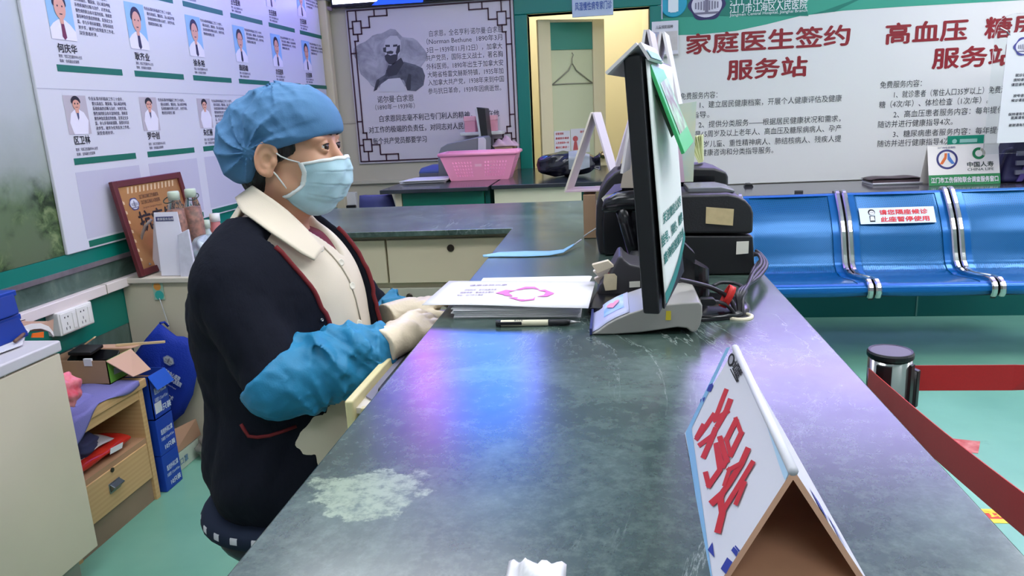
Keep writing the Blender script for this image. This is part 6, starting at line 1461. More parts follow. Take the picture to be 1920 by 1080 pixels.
# two glass bottles with wire handles and pink sweets, in front of them plastic film
gl = mat('clear_glass', (0.95, .97, .96, 1), .03, trans=1.0, ior=1.3)
for (px, pt, pb, yy2, lab) in ((325, 362, 470, 2.80, 'clear bottle of pink pieces with a wire loop, left of the bottle pair'), (356, 357, 462, 2.86, 'clear bottle of pink pieces with a wire loop, right of the bottle pair')):
    c = Y(px + 12, pb, yy2); tz = Y(px, pt, yy2).z
    t = thing('glass_bottle', lab, 'bottle', (c.x, yy2, ZL), 'wire handled bottles')
    h = tz - ZL; r_ = .037
    cx_ = Y(px + 8, (pt + pb) / 2, yy2).x
    MB().lathe([(r_ * .9, 0), (r_, .01), (r_, h * .62), (r_ * .85, h * .8), (r_ * .6, h * .9), (r_ * .56, h * .94), (0, h * .94)], (cx_, yy2, ZL + .001), UZ, 28, caps=False).build('glass', mat('pale_glass', rgb(236, 238, 236), .04, spec=.8, trans=.95, ior=1.25), t, smooth=True)
    MB().lathe([(r_ * .60, h * .91), (r_ * .62, h * .91), (r_ * .62, h * 1.0), (r_ * .55, h * 1.02), (0, h * 1.02)], (cx_, yy2, ZL + .001), UZ, 24, caps=False).build('cap', mat('cap_pale_green', rgb(196, 210, 190), .4), t, smooth=True)
    pm_ = mat('sweet_pink', rgb(216, 150, 128), .35, noise=(50, .4, rgb(150, 110, 96)))
    MB().lathe([(r_ * .5, .006), (r_ * .88, .012), (r_ * .9, h * .62), (r_ * .72, h * .78), (0, h * .80)], (cx_, yy2, ZL + .001), UZ, 24, caps=False).build('contents', pm_, t, smooth=True)
    s_ = -1 if px < 340 else 1
    MB().tube([V((cx_ + r_ * .6 * math.cos(a_) * 1.0 + s_ * .016, yy2 - .01 + r_ * .55 * math.sin(a_), ZL + h * .92 + .012 * math.sin(a_))) for a_ in [2 * PI * i / 20 for i in range(21)]], .0022, 6).build('wire_loop', mat('wire_dark_green', rgb(50, 66, 54), .4), t, smooth=True)
sb2 = thing('small_bottle', 'small pale bottle with a white cap behind the plastic film, by the worker', 'bottle', Y(388, 450, 3.0))
c = Y(386, 420, 2.95)
MB().lathe([(.026, 0), (.027, .01), (.027, .11), (.014, .14), (.012, .165), (0, .165)], (c.x, 2.95, ZL + .001), UZ, 24, caps=False).build('body', mat('bottle_pale', rgb(180, 196, 190), .15, spec=.7), sb2, smooth=True)
MB().lathe([(.016, .15), (.017, .15), (.017, .185), (0, .187)], (c.x, 2.95, ZL + .001), UZ, 20, caps=False).build('cap', mat('cap_pale_green', rgb(196, 210, 190), .4), sb2, smooth=True)
fm = thing('plastic_film', 'crumpled clear plastic wrap heaped beside the tall white tent card', 'plastic wrap', Y(375, 470, 2.78))
c = Y(378, 470, 2.80)
lump(fm, 'film', (c.x, 2.86, ZL + .062), (.075, .10, .075), mat('film_cool', rgb(186, 192, 206), .16, spec=.9, noise=(16, .35, rgb(150, 170, 168))), 21, .16, 44, 30, .9)
wcup = thing('white_cup', 'small white cap of a bottle beside the worker, on the low cream cabinet', 'cap', Y(406, 410, 3.1))
c = Y(404, 418, 3.05)
MB().lathe([(.022, 0), (.024, .01), (.024, .13), (.02, .16), (.02, .19), (0, .19)], (c.x, 3.05, ZL + .001), UZ, 24, caps=False).build('bottle_body', mat('bottle_pinkish', rgb(206, 130, 130), .4), wcup, smooth=True)
MB().lathe([(.021, .165), (.022, .165), (.022, .20), (0, .20)], (c.x, 3.05, ZL + .001), UZ, 20, caps=False).build('cap', white, wcup, smooth=True)
DZ = .052
# worker's swivel chair
sc = thing('swivel_chair', 'swivel chair with a dark cushion of pale dashes under the seated worker', 'chair', (-.70, 1.42, 0))
def cushion(u, v):
    th, ph_ = 2 * PI * u, PI * v
    x, y, z = math.sin(ph_) ** .5 * math.cos(th), math.sin(ph_) ** .5 * math.sin(th), math.cos(ph_)
    return V((-.68 + .215 * math.copysign(abs(x) ** .8, x), 1.42 + .215 * math.copysign(abs(y) ** .8, y), DZ + .455 + .035 * math.copysign(abs(z) ** .7, z)))
g = G('dashed_cushion', .85, .2); br = g.n('TexBrick'); br.inputs['Scale'].default_value = 9.0; br.inputs['Mortar Size'].default_value = .0
g.l(g.mapping((1, 1, 1.0), (.0, 0, .6)), br.inputs['Vector'])
s = g.sep(g.mapping((22, 22, 22), (0, 0, .5)))
f1 = g.math('FRACT', s[0]); f2_ = g.math('FRACT', g.math('MULTIPLY', s[2], .9))
dsh = g.math('MULTIPLY', g.math('LESS_THAN', f1, .35), g.math('LESS_THAN', f2_, .28))
g.col(g.mix(dsh, rgb(28, 36, 54), rgb(190, 190, 196)))
MB().grid(cushion, 40, 20, closed_u=True).build('cushion', g.m, sc, smooth=True)
MB().lathe([(.0, .372), (.15, .375), (.20, .40), (.205, .418), (.0, .42)], (-.68, 1.42, DZ), UZ, 36, caps=False).build('seat_pan', mat('pan_teal_black', rgb(24, 44, 52), .45), sc, smooth=True)
MB().tube([(-.68, 1.42, .06), (-.68, 1.42, .38 + DZ)], .028, 16).build('gas_column', black, sc, smooth=True)
for i in range(5):
    a_ = 2 * PI * i / 5 + .3; e_ = V((-.68 + .25 * math.cos(a_), 1.42 + .25 * math.sin(a_), .055))
    lg = MB().tube([(-.68, 1.42, .09), tuple(e_)], [.026, .016], 10).build('leg', black, sc, smooth=True)
    MB().lathe([(.0, -.02), (.024, -.018), (.024, .018), (0, .02)], e_ - UZ * .03, V((-math.sin(a_), math.cos(a_), 0)), 16, caps=False).build('caster', blackg, lg, smooth=True)
# ---------------------------------------------------------------- the seated worker
# every surface of the figure is grown from a distance field, so limbs and folds join smoothly
def nets(fn, lo, hi, h):
    if isinstance(h, float):
        lo = np.array(lo, float); n = np.maximum(((np.array(hi) - lo) / h).astype(int) + 2, 4)
        ax = [lo[i] + h * np.arange(n[i]) for i in range(3)]
    else: ax = h                      # three uneven rulers: finer where the face is
    Gx, Gy, Gz = np.meshgrid(*ax, indexing='ij')
    Fv = fn(Gx.astype(np.float32), Gy.astype(np.float32), Gz.astype(np.float32)); s = Fv < 0
    c = [(0, 0, 0), (1, 0, 0), (0, 1, 0), (1, 1, 0), (0, 0, 1), (1, 0, 1), (0, 1, 1), (1, 1, 1)]
    sl = lambda A, o: A[o[0]:A.shape[0] - 1 + o[0], o[1]:A.shape[1] - 1 + o[1], o[2]:A.shape[2] - 1 + o[2]]
    cnt = sum(sl(s, o).astype(np.int8) for o in c); act = (cnt > 0) & (cnt < 8)
    idx = np.full(act.shape, -1, np.int64); ii = np.argwhere(act); idx[act] = np.arange(len(ii))
    acc = np.zeros((len(ii), 3)); num = np.zeros(len(ii))
    for a in range(8):
        for b in range(a + 1, 8):
            d_ = [c[b][k] - c[a][k] for k in range(3)]
            if sum(map(abs, d_)) != 1: continue
            fa, fb = sl(Fv, c[a])[act], sl(Fv, c[b])[act]; m_ = (fa < 0) != (fb < 0)
            t = np.where(m_, fa / np.where(m_, fa - fb, 1), 0)
            for k in range(3): acc[:, k] += np.where(m_, c[a][k] + t * d_[k], 0)
            num += m_
    fr = ii + acc / np.maximum(num, 1)[:, None]
    vs = np.stack([np.interp(fr[:, k], np.arange(len(ax[k])), ax[k]) for k in range(3)], 1)
    fs = []
    for k in range(3):
        o = [0, 0, 0]; o[k] = 1; u, v = (k + 1) % 3, (k + 2) % 3
        s0 = s[tuple(slice(0, s.shape[q] - o[q]) for q in range(3))]; s1 = s[tuple(slice(o[q], s.shape[q]) for q in range(3))]
        e = np.argwhere(s0 != s1)
        e = e[(e[:, u] > 0) & (e[:, v] > 0) & (e[:, u] < s.shape[u] - 1) & (e[:, v] < s.shape[v] - 1)]
        if not len(e): continue
        inside = s0[tuple(e.T)]
        def q(du, dv):
            p = e.copy(); p[:, u] += du; p[:, v] += dv; return idx[tuple(p.T)]
        A, B, C, D = q(-1, -1), q(0, -1), q(0, 0), q(-1, 0)
        fs.append(np.where(inside[:, None], np.stack([A, B, C, D], 1), np.stack([D, C, B, A], 1)))
    fs = np.concatenate(fs) if fs else np.zeros((0, 4), int)
    fs = fs[(fs >= 0).all(1)]
    return vs, fs
def grow(name, fn, lo, hi, h, mtl, parent, smooth_it=2):
    vs, fs = nets(fn, lo, hi, h); off = np.array(wloc(parent))
    me = bpy.data.meshes.new(name); me.from_pydata((vs - off).tolist(), [], fs.tolist()); me.validate()
    me.materials.append(mtl); me.polygons.foreach_set('use_smooth', [True] * len(me.polygons))
    o = bpy.data.objects.new(name, me); COL.objects.link(o); o.parent = parent
    if smooth_it:
        q = o.modifiers.new('soften', 'SMOOTH'); q.iterations = smooth_it; q.factor = .5
    return o
def smin(a, b, k):
    h = np.clip(.5 + .5 * (b - a) / k, 0, 1); return b + (a - b) * h - k * h * (1 - h)
def smax(a, b, k): return -smin(-a, -b, k)
def cone(x, y, z, a, b, ra, rb):
    a = np.array(a, float); b = np.array(b, float); d_ = b - a; L_ = d_ @ d_
    t = np.clip(((x - a[0]) * d_[0] + (y - a[1]) * d_[1] + (z - a[2]) * d_[2]) / L_, 0, 1)
    return np.sqrt((x - a[0] - t * d_[0]) ** 2 + (y - a[1] - t * d_[1]) ** 2 + (z - a[2] - t * d_[2]) ** 2) - (ra + (rb - ra) * t)
def ell(x, y, z, c, r, pitch=0.0):
    X_, Y_, Z_ = x - c[0], y - c[1], z - c[2]
    if pitch:
        cp_, sp_ = math.cos(pitch), math.sin(pitch); X_, Z_ = X_ * cp_ + Z_ * sp_, -X_ * sp_ + Z_ * cp_
    k0 = np.sqrt((X_ / r[0]) ** 2 + (Y_ / r[1]) ** 2 + (Z_ / r[2]) ** 2) + 1e-9
    k1 = np.sqrt((X_ / r[0] ** 2) ** 2 + (Y_ / r[1] ** 2) ** 2 + (Z_ / r[2] ** 2) ** 2) + 1e-9
    return k0 * (k0 - 1) / k1
def chain(x, y, z, pts, rs, k=.012):
    d_ = None
    for i in range(len(pts) - 1):
        q = cone(x, y, z, pts[i], pts[i + 1], rs[i], rs[i + 1]); d_ = q if d_ is None else smin(d_, q, k)
    return d_
def folds(x, y, z, f, seed):
    r = random.Random(seed); out = 0
    for i in range(5):
        a = [r.uniform(-1, 1) * f * (1 + .5 * i) for _ in range(3)]; b = [r.uniform(-1, 1) * f * .8 for _ in range(3)]; p, q = r.uniform(0, 6), r.uniform(0, 6)
        s_ = np.sin(a[0] * x + a[1] * y + a[2] * z + p + 1.3 * np.sin(b[0] * x + b[1] * y + b[2] * z + q))
        out = out + (1 - 2 * np.abs(s_) ** .7) / (1 + .5 * i)
    return out / 2.7

W_ = thing('person', 'seated worker in a blue cap, face mask and navy cardigan reaching to the flyer', 'person', (-.68, 1.45, 0))
yc = 1.45
np3 = lambda p: np.array([p[0], p[1], p[2]])
# joints
SR, SL = np.array((-.715, 1.285, 1.015)), np.array((-.715, 1.615, 1.015))
ER, WR = np3(Y(524, 714, 1.225)), np3(Y(735, 640, 1.34))
EL, WL = np.array((-.60, 1.70, .83)), np3(Y(745, 590, 1.58))
def torso(x, y, z, e=0.0):
    d_ = ell(x, y, z, (-.702, yc, .93), (.168 + e, .175 + e, .20 + e))
    d_ = smin(d_, ell(x, y, z, (-.692, yc, .74), (.164 + e, .185 + e, .20 + e)), .08)
    d_ = smin(d_, ell(x, y, z, (-.690, yc, .585), (.165 + e, .20 + e, .115 + e)), .06)
    d_ = smin(d_, cone(x, y, z, SR + (0, .03, .0), SL - (0, .03, 0), .060 + e, .060 + e), .06)
    d_ = smin(d_, cone(x, y, z, (-.71, yc - .03, 1.075), (-.715, yc - .11, 1.045), .045 + e, .052 + e), .05)
    d_ = smin(d_, cone(x, y, z, (-.71, yc + .03, 1.075), (-.715, yc + .11, 1.045), .045 + e, .052 + e), .05)
    return d_
def uarm(x, y, z, S, E, e=0.0): return cone(x, y, z, S, E, .050 + e, .042 + e)
def farm(x, y, z, E, Wr, e=0.0): return cone(x, y, z, E, Wr, .040 + e, .026 + e)
def neck(x, y, z, e=0.0): return cone(x, y, z, (-.662, yc, 1.19), (-.702, yc, 1.05), .050 + e, .054 + e)
def thigh(x, y, z, s_, e=0.0):
    d_ = cone(x, y, z, (-.66, yc + s_ * .09, .56), (-.33, yc + s_ * .10, .545), .085 + e, .060 + e)
    return d_
def shin(x, y, z, s_, e=0.0): return chain(x, y, z, [(-.33, yc + s_ * .10, .545), (-.37, yc + s_ * .10, .30), (-.40, yc + s_ * .10, .075)], [.058 + e, .050 + e, .034 + e], .02)
HP = math.radians(-6)
def head(x, y, z):
    x = x + .013
    a = np.abs(y - yc)
    d_ = ell(x, y, z, (-.640, yc, 1.292), (.097, .074, .092))
    d_ = smin(d_, ell(x, y, z, (-.604, yc, 1.215), (.060, .058, .078)), .03)
    d_ = smin(d_, cone(x, y, z, (-.580, yc, 1.160), (-.595, yc, 1.167), .024, .028), .03)
    d_ = smin(d_, cone(x, a, z, (-.632, .048, 1.195), (-.585, .020, 1.158), .018, .018), .03)
    d_ = smin(d_, ell(x, a, z, (-.574, .036, 1.228), (.026, .024, .026)), .02)
    d_ = smin(d_, ell(x, a, z, (-.560, .030, 1.280), (.018, .034, .012)), .015)
    d_ = smax(d_, -ell(x, a, z, (-.535, .031, 1.262), (.016, .020, .012)), .012)
    d_ = smin(d_, cone(x, y, z, (-.549, yc, 1.268), (-.526, yc, 1.224), .009, .012), .012)
    d_ = smin(d_, ell(x, a, z, (-.530, .012, 1.217), (.012, .009, .009)), .006)
    d_ = smin(d_, ell(x, y, z, (-.541, yc, 1.186), (.014, .026, .006)), .008)
    d_ = smin(d_, ell(x, y, z, (-.542, yc, 1.175), (.014, .022, .007)), .008)
    # eyelids round the eyeballs
    ey, ez, ex = a - .031, z - 1.2625, x + .5535
    lid = np.sqrt(ex ** 2 + ey ** 2 + ez ** 2) - .0152
    op = np.abs(ez - .0003 - .06 * ey) - .0058 * np.clip(1 - (ey / .0150) ** 2, 0, 1)
    lid = np.maximum(lid, -np.maximum(op, -(ex - .002)))
    d_ = np.minimum(smin(d_, np.maximum(lid, .0 - ex - .006), .003), d_)
    d_ = np.maximum(d_, -(np.maximum(np.sqrt((ex) ** 2 + ey ** 2 + ez ** 2) - .0135, op)))
    # ears
    X_, Z_ = x + .646, z - 1.247; c_, s_ = math.cos(.22), math.sin(.22); X_, Z_ = X_ * c_ - Z_ * s_, X_ * s_ + Z_ * c_
    ya = a - .083 - .25 * np.clip(-X_, -.01, .03)
    bowl = np.sqrt((X_ / .019) ** 2 + (ya / .006) ** 2 + (Z_ / .030) ** 2); bowl = (bowl - 1) * .006
    rr = np.sqrt((X_ / .0185) ** 2 + (Z_ / .0295) ** 2); rim_ = np.sqrt(((rr - 1) * .023) ** 2 + (ya - .003) ** 2) - .0042
    rim_ = np.maximum(rim_, np.where((X_ > .006) & (Z_ < .012), .004, -1))
    conch = ell(X_, ya, Z_, (.003, .008, -.003), (.009, .008, .012))
    ear = smax(smin(bowl, rim_, .004), -conch, .003)
    ear = smin(ear, ell(X_, ya, Z_, (.006, .0, -.027), (.007, .005, .009)), .004)
    ear = smin(ear, ell(X_, ya, Z_, (.014, .001, -.004), (.005, .005, .008)), .004)
    d_ = smin(d_, ear, .006)
    return d_
def hand_pts(Wp, Kp, roll, mirror=1):
    f = Kp - Wp; f = f / np.linalg.norm(f); up = np.array((0, 0, 1.0)); up = up - f * (up @ f); up /= np.linalg.norm(up)
    s_ = np.cross(up, f) * mirror  # towards the thumb
    cr, sr = math.cos(roll), math.sin(roll); s2 = s_ * cr + up * sr; u2 = up * cr - s_ * sr
    return f, s2, u2
def fingers(Wp, Kp, roll, mirror, curl):
    f, s_, u = hand_pts(Wp, Kp, roll, mirror); L_ = .090
    out = []
    for i, (off, ln, back) in enumerate(((.031, .076, .0), (.0105, .084, .004), (-.0100, .078, .0), (-.029, .062, -.010))):
        m_ = Wp + f * (L_ + back) + s_ * off; p = [m_]; a_ = curl * .55
        for k_, fr in enumerate((.45, .30, .25)):
            d_ = f * math.cos(a_) - u * math.sin(a_) + s_ * (off * 2.2) * (1 - .4 * k_); d_ /= np.linalg.norm(d_)
            p.append(p[-1] + d_ * ln * fr); a_ += curl * (.75 + .12 * i)
        out.append((p, [.0105, .0098, .0090, .0078] if i < 3 else [.0095, .0088, .0082, .007]))
    b0 = Wp + f * .022 + s_ * .020 - u * .006; b1 = b0 + (f * .62 + s_ * .62 - u * .32) * .042; b2 = b1 + (f * .85 + s_ * .28 - u * .38) * .032; b3 = b2 + (f * .9 + s_ * .05 - u * .35) * .024
    out.append(([b0, b1, b2, b3], [.0165, .0125, .0108, .0085]))
    return out
def hand(x, y, z, Wp, Kp, roll, mirror, curl, e=0.0):
    f, s_, u = hand_pts(Wp, Kp, roll, mirror); fg = fingers(Wp, Kp, roll, mirror, curl); d_ = None
    for (p, r) in fg[:4]:
        q = cone(x, y, z, Wp + s_ * (p[0] - Wp).dot(s_) * .55, p[0], .0175 + e, .0125 + e); d_ = q if d_ is None else smin(d_, q, .012)
    d_ = smin(d_, cone(x, y, z, Wp - f * .02, Wp + f * .02, .026 + e, .024 + e), .015)
    for i, (p, r) in enumerate(fg):
        q = chain(x, y, z, p, [k_ + e for k_ in r], .004); d_ = smin(d_, q, .006 if i < 4 else .012)
    return d_
KR = np3(Y(800, 603, 1.445)); KL = np3(Y(806, 566, 1.66))
HANDS = ((WR, KR, math.radians(24), 1, .40), (WL, KL, math.radians(8), -1, .36))
_shift = lambda Wp, Kp: Wp + (Kp - Wp) / np.linalg.norm(Kp - Wp) * .012
HW = [_shift(WR, KR), _shift(WL, KL)]
def body(x, y, z):
    d_ = smin(head(x, y, z), neck(x, y, z), .03)
    d_ = smin(d_, torso(x, y, z, -.022), .03)
    for S, E, Wp, i in ((SR, ER, WR, 0), (SL, EL, WL, 1)):
        d_ = smin(d_, smin(uarm(x, y, z, S, E, -.006), farm(x, y, z, E, Wp), .015), .03)
        d_ = smin(d_, hand(x, y, z, HW[i], HANDS[i][1], HANDS[i][2], HANDS[i][3], HANDS[i][4], -.002), .01)
    for s_ in (-1, 1):
        d_ = smin(d_, thigh(x, y, z, s_, -.012), .03); d_ = smin(d_, shin(x, y, z, s_, -.010), .02)
        d_ = smin(d_, cone(x, y, z, (-.42, yc + s_ * .1, .045), (-.28, yc + s_ * .115, .03), .034, .026), .02)
    return d_
skin = mat('skin', rgb(214, 164, 132), .45, sss=.15, noise=(9, .10, rgb(206, 146, 118)), bump=(900, .05))
_ar = lambda *seg: np.concatenate([np.arange(a, b - 1e-9, st) for a, b, st in seg])
grow('body', body, None, None, [_ar((-.92, -.77, .008), (-.77, -.49, .0025), (-.49, -.10, .008)), _ar((1.16, 1.34, .008), (1.34, 1.56, .0025), (1.56, 1.80, .008)), _ar((-.006, 1.09, .008), (1.09, 1.40, .0025))], skin, W_, 1)
# eyes
for s_ in (-1, 1):
    c = V((-.5665, yc + s_ * .031, 1.2625))
    e = MB().lathe([(.0132 * math.sin(t), -.0132 * math.cos(t)) for t in [PI * i / 14 for i in range(15)]], c, UX, 20, caps=False).build('eye', mat('eye_white', rgb(226, 220, 216), .15), W_, smooth=True)
    gd_ = V((.97, .12, .05)).normalized(); gd_ = V((.93, -.30, -.02)).normalized()
    MB().lathe([(0.0001, .0142), (.0034, .0138), (.0067, .0120), (.0069, .0112)], c, gd_, 20, caps=False).build('iris', mat('iris_brown', rgb(46, 28, 22), .08), e, smooth=True)
    MB().tube([c + V((.0126 * math.cos(a_ * .9) * .95 + .001, s_ * 0 + .0142 * math.sin(a_), .0052 * math.cos(a_) ** 1.0 + .0012)) for a_ in [-1.1 + 2.2 * i / 10 for i in range(11)]], .0013, 6).build('eyelashes', mat('lash_black', rgb(26, 20, 20), .6), W_, smooth=True)
    MB().tube([V((-.551 - .010 * abs(q_) ** 2, yc + s_ * (.016 + .032 * t), 1.2855 + .004 * math.sin(PI * t * .8))) for t, q_ in [(i / 8, i / 8) for i in range(9)]], [.0015 + .0015 * math.sin(PI * (i + 1) / 10) for i in range(9)], 8).build('eyebrow', mat('brow_black', rgb(40, 30, 28), .8), W_, smooth=True)
# hair at temples and nape
hairm = mat('hair_black', rgb(22, 19, 20), .35, bump=(240, .5), stretch=(1, 1, .15))
def hair(x, y, z):
    a = np.abs(y - yc)
    d_ = ell(x, y, z, (-.653, yc, 1.294), (.101, .0785, .096))
    d_ = smin(d_, ell(x, y, z, (-.706, yc, 1.215), (.050, .056, .062)), .02)
    d_ = smin(d_, ell(x, a, z, (-.632, .070, 1.256), (.016, .006, .022)), .008)
    cut = np.maximum(1.268 + .9 * np.clip(x + .60, 0, 1) - z, 0) * 0
    d_ = np.maximum(d_, np.where((x > -.606), .01, -1))
    d_ = np.maximum(d_, np.where((x > -.655) & (z < 1.244 + .5 * (x + .63)), .01, -1))
    d_ = np.maximum(d_, z - 1.335)
    return d_ + .0008 * np.sin(420 * x + 260 * z)
grow('hair', hair, (-.77, 1.35, 1.12), (-.50, 1.55, 1.40), .003, hairm, W_, 2)
# cap
capm = mat('cap_blue', rgb(76, 124, 168), .75, bump=(420, .12), noise=(14, .08))
def cap(x, y, z):
    a = y - yc
    d_ = ell(x, y, z, (-.655, yc, 1.300), (.112, .097, .095))
    d_ = smin(d_, ell(x, y, z, (-.728, yc, 1.262), (.068, .088, .080)), .05)
    d_ = smin(d_, ell(x, y, z, (-.612, yc, 1.302), (.070, .073, .060)), .03)
    th = np.arctan2(a, x + .66)
    fl = folds(x, y, z, 30, 5)
    w_ = np.clip((z - 1.262 - .25 * (x + .6)) / .05, 0.12, 1) * np.clip((-.54 - x) / .06, .1, 1)
    aa = np.abs(a) - .09
    for (gx, gz, nf, am, rr, sd) in ((-.695, 1.262, 11, .0065, .095, .4), (-.655, 1.395, 9, .0045, .075, 1.1)):
        an = np.arctan2(z - gz, x - gx); rd = np.sqrt((x - gx) ** 2 + (z - gz) ** 2 + np.clip(aa, -1, 0) ** 2 * (1 if gz < 1.3 else .3))
        d_ = d_ - am * (1 - 2 * np.abs(np.sin(an * nf / 2 + sd + 14 * rd)) ** .6) * np.exp(-(rd / rr) ** 2) * np.clip(rd / .02, 0, 1)
    band = np.clip((z - (1.288 + .26 * (x + .545)) - .028) / .006, 0, 1) * np.clip((x + .70) / .02, 0, 1)
    d_ = d_ - .0030 * band * np.clip((-.55 - x) / .02, 0, 1)
    d_ = d_ - (.0065 * fl + .0018 * folds(x, y, z, 70, 8)) * w_
    zc_ = np.where(x > -.684, 1.288 + .26 * (x + .545), 1.288 + .26 * (-.139) + 2.0 * (x + .684))
    zc_ = np.maximum(zc_, 1.192 + .12 * np.abs(a)) + .10 * np.clip(np.abs(a) - .06, 0, .1) * 0
    d_ = smax(d_, zc_ - z, .006)
    inner = ell(x, y, z, (-.650, yc, 1.297), (.117, .093, .092))
    return d_
grow('cap', cap, (-.84, 1.32, 1.16), (-.49, 1.58, 1.43), .0032, capm, W_, 1)
# face mask
mkm = mat('mask_blue', rgb(172, 204, 214), .7, noise=(60, .05), bump=(500, .05)); mkw = mat('mask_white', rgb(226, 230, 228), .65)
Sd = [Y(561, 306, 1.388), Y(568, 326, 1.388), Y(563, 346, 1.389), Y(546, 360, 1.391), Y(531, 364, 1.394)]
Cd = [Y(647, 291, yc), Y(658, 320, yc), Y(655, 347, yc), Y(640, 374, yc), Y(590, 400, yc)]
def maskpt(u, v, e=0.0):
    k_ = v * 4; i = min(int(k_), 3); f = k_ - i
    sd, cd = Sd[i].lerp(Sd[i + 1], f), Cd[i].lerp(Cd[i + 1], f)
    q_ = abs(2 * u - 1); hw = yc - sd.y; sg = -1 if u < .5 else 1
    ca = math.cos(q_ * PI / 2) ** .72 if q_ < 1 else 0.0; y = yc + sg * hw * math.sin(q_ * PI / 2) ** .92
    pl = .0035 * (((v * 4.2 + .15 * q_) % 1.0) - .5) * (1 - .3 * q_) + .0016 * math.sin(16 * v + 9 * q_) * (1 - q_) + .0016 * math.sin(31 * u + 14 * v)
    return V((sd.x + (cd.x - sd.x) * ca + pl * (.5 + .5 * ca) + e, y, sd.z + (cd.z - sd.z) * ca - .3 * pl))
def outside(m, gap):
    P_ = np.array([tuple(p) for p in m.v], np.float32); fn_ = lambda q: np.minimum(head(*q.T), neck(*q.T) + .0)
    for _ in range(8):
        d_ = fn_(P_); g_ = np.stack([fn_(P_ + np.eye(3, dtype=np.float32)[k] * .002) - d_ for k in range(3)], 1); g_ /= np.linalg.norm(g_, axis=1)[:, None] + 1e-9
        P_ = P_ + g_ * np.clip(gap - d_, 0, .01)[:, None]
    m.v = [tuple(map(float, p)) for p in P_]; return m
outside(MB().grid(maskpt, 56, 60), .0035).build('mask', mkm, W_, smooth=True, solid=.0016)
m = MB().grid(lambda u, v: maskpt(u, .055 * v, .0012), 48, 2); m.grid(lambda u, v: maskpt(.016 * u, v, .0010), 2, 40); m.grid(lambda u, v: maskpt(1 - .016 * u, v, .0010), 2, 40)
outside(m, .0048).build('mask_binding', mkw, W_, smooth=True, solid=.0018)
for s_ in (0, 1):
    fx = lambda p: p if s_ == 0 else V((p.x, 2 * yc - p.y, p.z))
    MB().tube([fx(p) for p in (Y(562, 305, 1.386), Y(540, 299, 1.378), Y(526, 293, 1.370), Y(518, 287, 1.364))], .0016, 6).build('ear_loop', mkw, W_, smooth=True)
    MB().tube([fx(p) for p in (Y(543, 360, 1.389), Y(530, 344, 1.380), Y(518, 328, 1.374), Y(508, 318, 1.372))], .0016, 6).build('ear_loop', mkw, W_, smooth=True)
# ---- clothes
def legs(x, y, z, e):
    d_ = None
    for s_ in (-1, 1):
        q = smin(thigh(x, y, z, s_, e), shin(x, y, z, s_, e), .02); d_ = q if d_ is None else smin(d_, q, .02)
    return d_
grow('trousers', lambda x, y, z: np.maximum(smin(legs(x, y, z, .004), ell(x, y, z, (-.690, yc, .565), (.172, .21, .10)), .05) + .003 * folds(x, y, z, 40, 3), .07 - z), (-.96, 1.20, .05), (-.18, 1.70, .70), .009, mat('trouser_navy', rgb(30, 38, 52), .8), W_)
for s_ in (-1, 1):
    MB().grid(lambda u, v: V((-.455 + .22 * v, yc + s_ * (.10 + .02 * v) + (.042 - .012 * v) * math.cos(2 * PI * u) * (math.sin(PI * (.08 + .84 * v)) ** .4), max(.002, .045 - .01 * v + (.045 - .018 * v) * math.sin(2 * PI * u) * (math.sin(PI * (.08 + .84 * v)) ** .4)))), 20, 14, closed_u=True).build('shoe', mat('shoe_white', rgb(206, 206, 206), .5), W_, smooth=True)
def coat(x, y, z):
    d_ = torso(x, y, z, .004)
    lap = smin(smin(thigh(x, y, z, -1, .018), thigh(x, y, z, 1, .018), .08), ell(x, y, z, (-.64, yc, .68), (.145, .19, .15)), .06)
    d_ = smin(d_, np.maximum(lap, x + .36), .05)
    d_ = smin(d_, np.maximum(neck(x, y, z, .012), z - 1.125), .02)
    d_ = d_ + .003 * folds(x, y, z, 26, 12) * np.clip((1.05 - z) / .1, 0, 1)
    v_ = np.abs(y - yc) - np.clip((z - 1.035) * .55, 0, .06)
    return smax(d_, -np.maximum(v_, -.66 - x), .004)
coatm = mat('coat_white', rgb(220, 208, 188), .7, bump=(500, .06), noise=(5, .03))
grow('white_coat', lambda x, y, z: np.maximum(coat(x, y, z), .40 - z), (-.95, 1.2, .38), (-.30, 1.7, 1.16), .006, coatm, W_)
def shirt(x, y, z): return np.maximum(smin(torso(x, y, z, -.006), neck(x, y, z, .004), .03), np.maximum(z - 1.105 + .35 * (x + .66), .9 - z))
grow('shirt', shirt, (-.90, 1.25, .88), (-.5, 1.65, 1.14), .006, mat('shirt_maroon', rgb(104, 18, 34), .75), W_)
MB().tube([V((-.694 + .064 * math.cos(t) + .008, yc + .062 * math.sin(t), 1.098 - .034 * math.cos(t))) for t in [2 * PI * i / 32 for i in range(33)]], .008, 8).build('shirt_neckband', mat('neckband_black', rgb(24, 24, 30), .8), W_, smooth=True)
YO = yc - .028
def wopen(z): return .093 + .018 * np.clip((z - .92) / .17, 0, 1) + .06 * np.clip((.82 - z) / .14, 0, 1)
def cardi_full(x, y, z):
    d_ = torso(x, y, z, .018)
    d_ = smin(d_, np.maximum(ell(x, y, z, (-.705, yc, .61), (.172, .222, .145)), .47 - z), .06)
    for S, E, Wp in ((SR, ER, WR), (SL, EL, WL)):
        d_ = smin(d_, cone(x, y, z, S, E + (S - E) * .05, .072, .060), .035)
    fd = .009 * folds(x, y, z, 15, 31) * np.clip((1.06 - z) / .1, 0, 1) + .002 * folds(x, y, z, 55, 32)
    return d_ + fd
def cardi(x, y, z):
    d_ = cardi_full(x, y, z)
    op = np.maximum(np.abs(y - YO) - wopen(z), -.66 - x)
    d_ = smax(d_, -op, .004)
    nk = np.sqrt((x + .700) ** 2 + (y - yc) ** 2) - .088
    d_ = smax(d_, -np.maximum(nk, 1.035 - z), .008)
    return d_
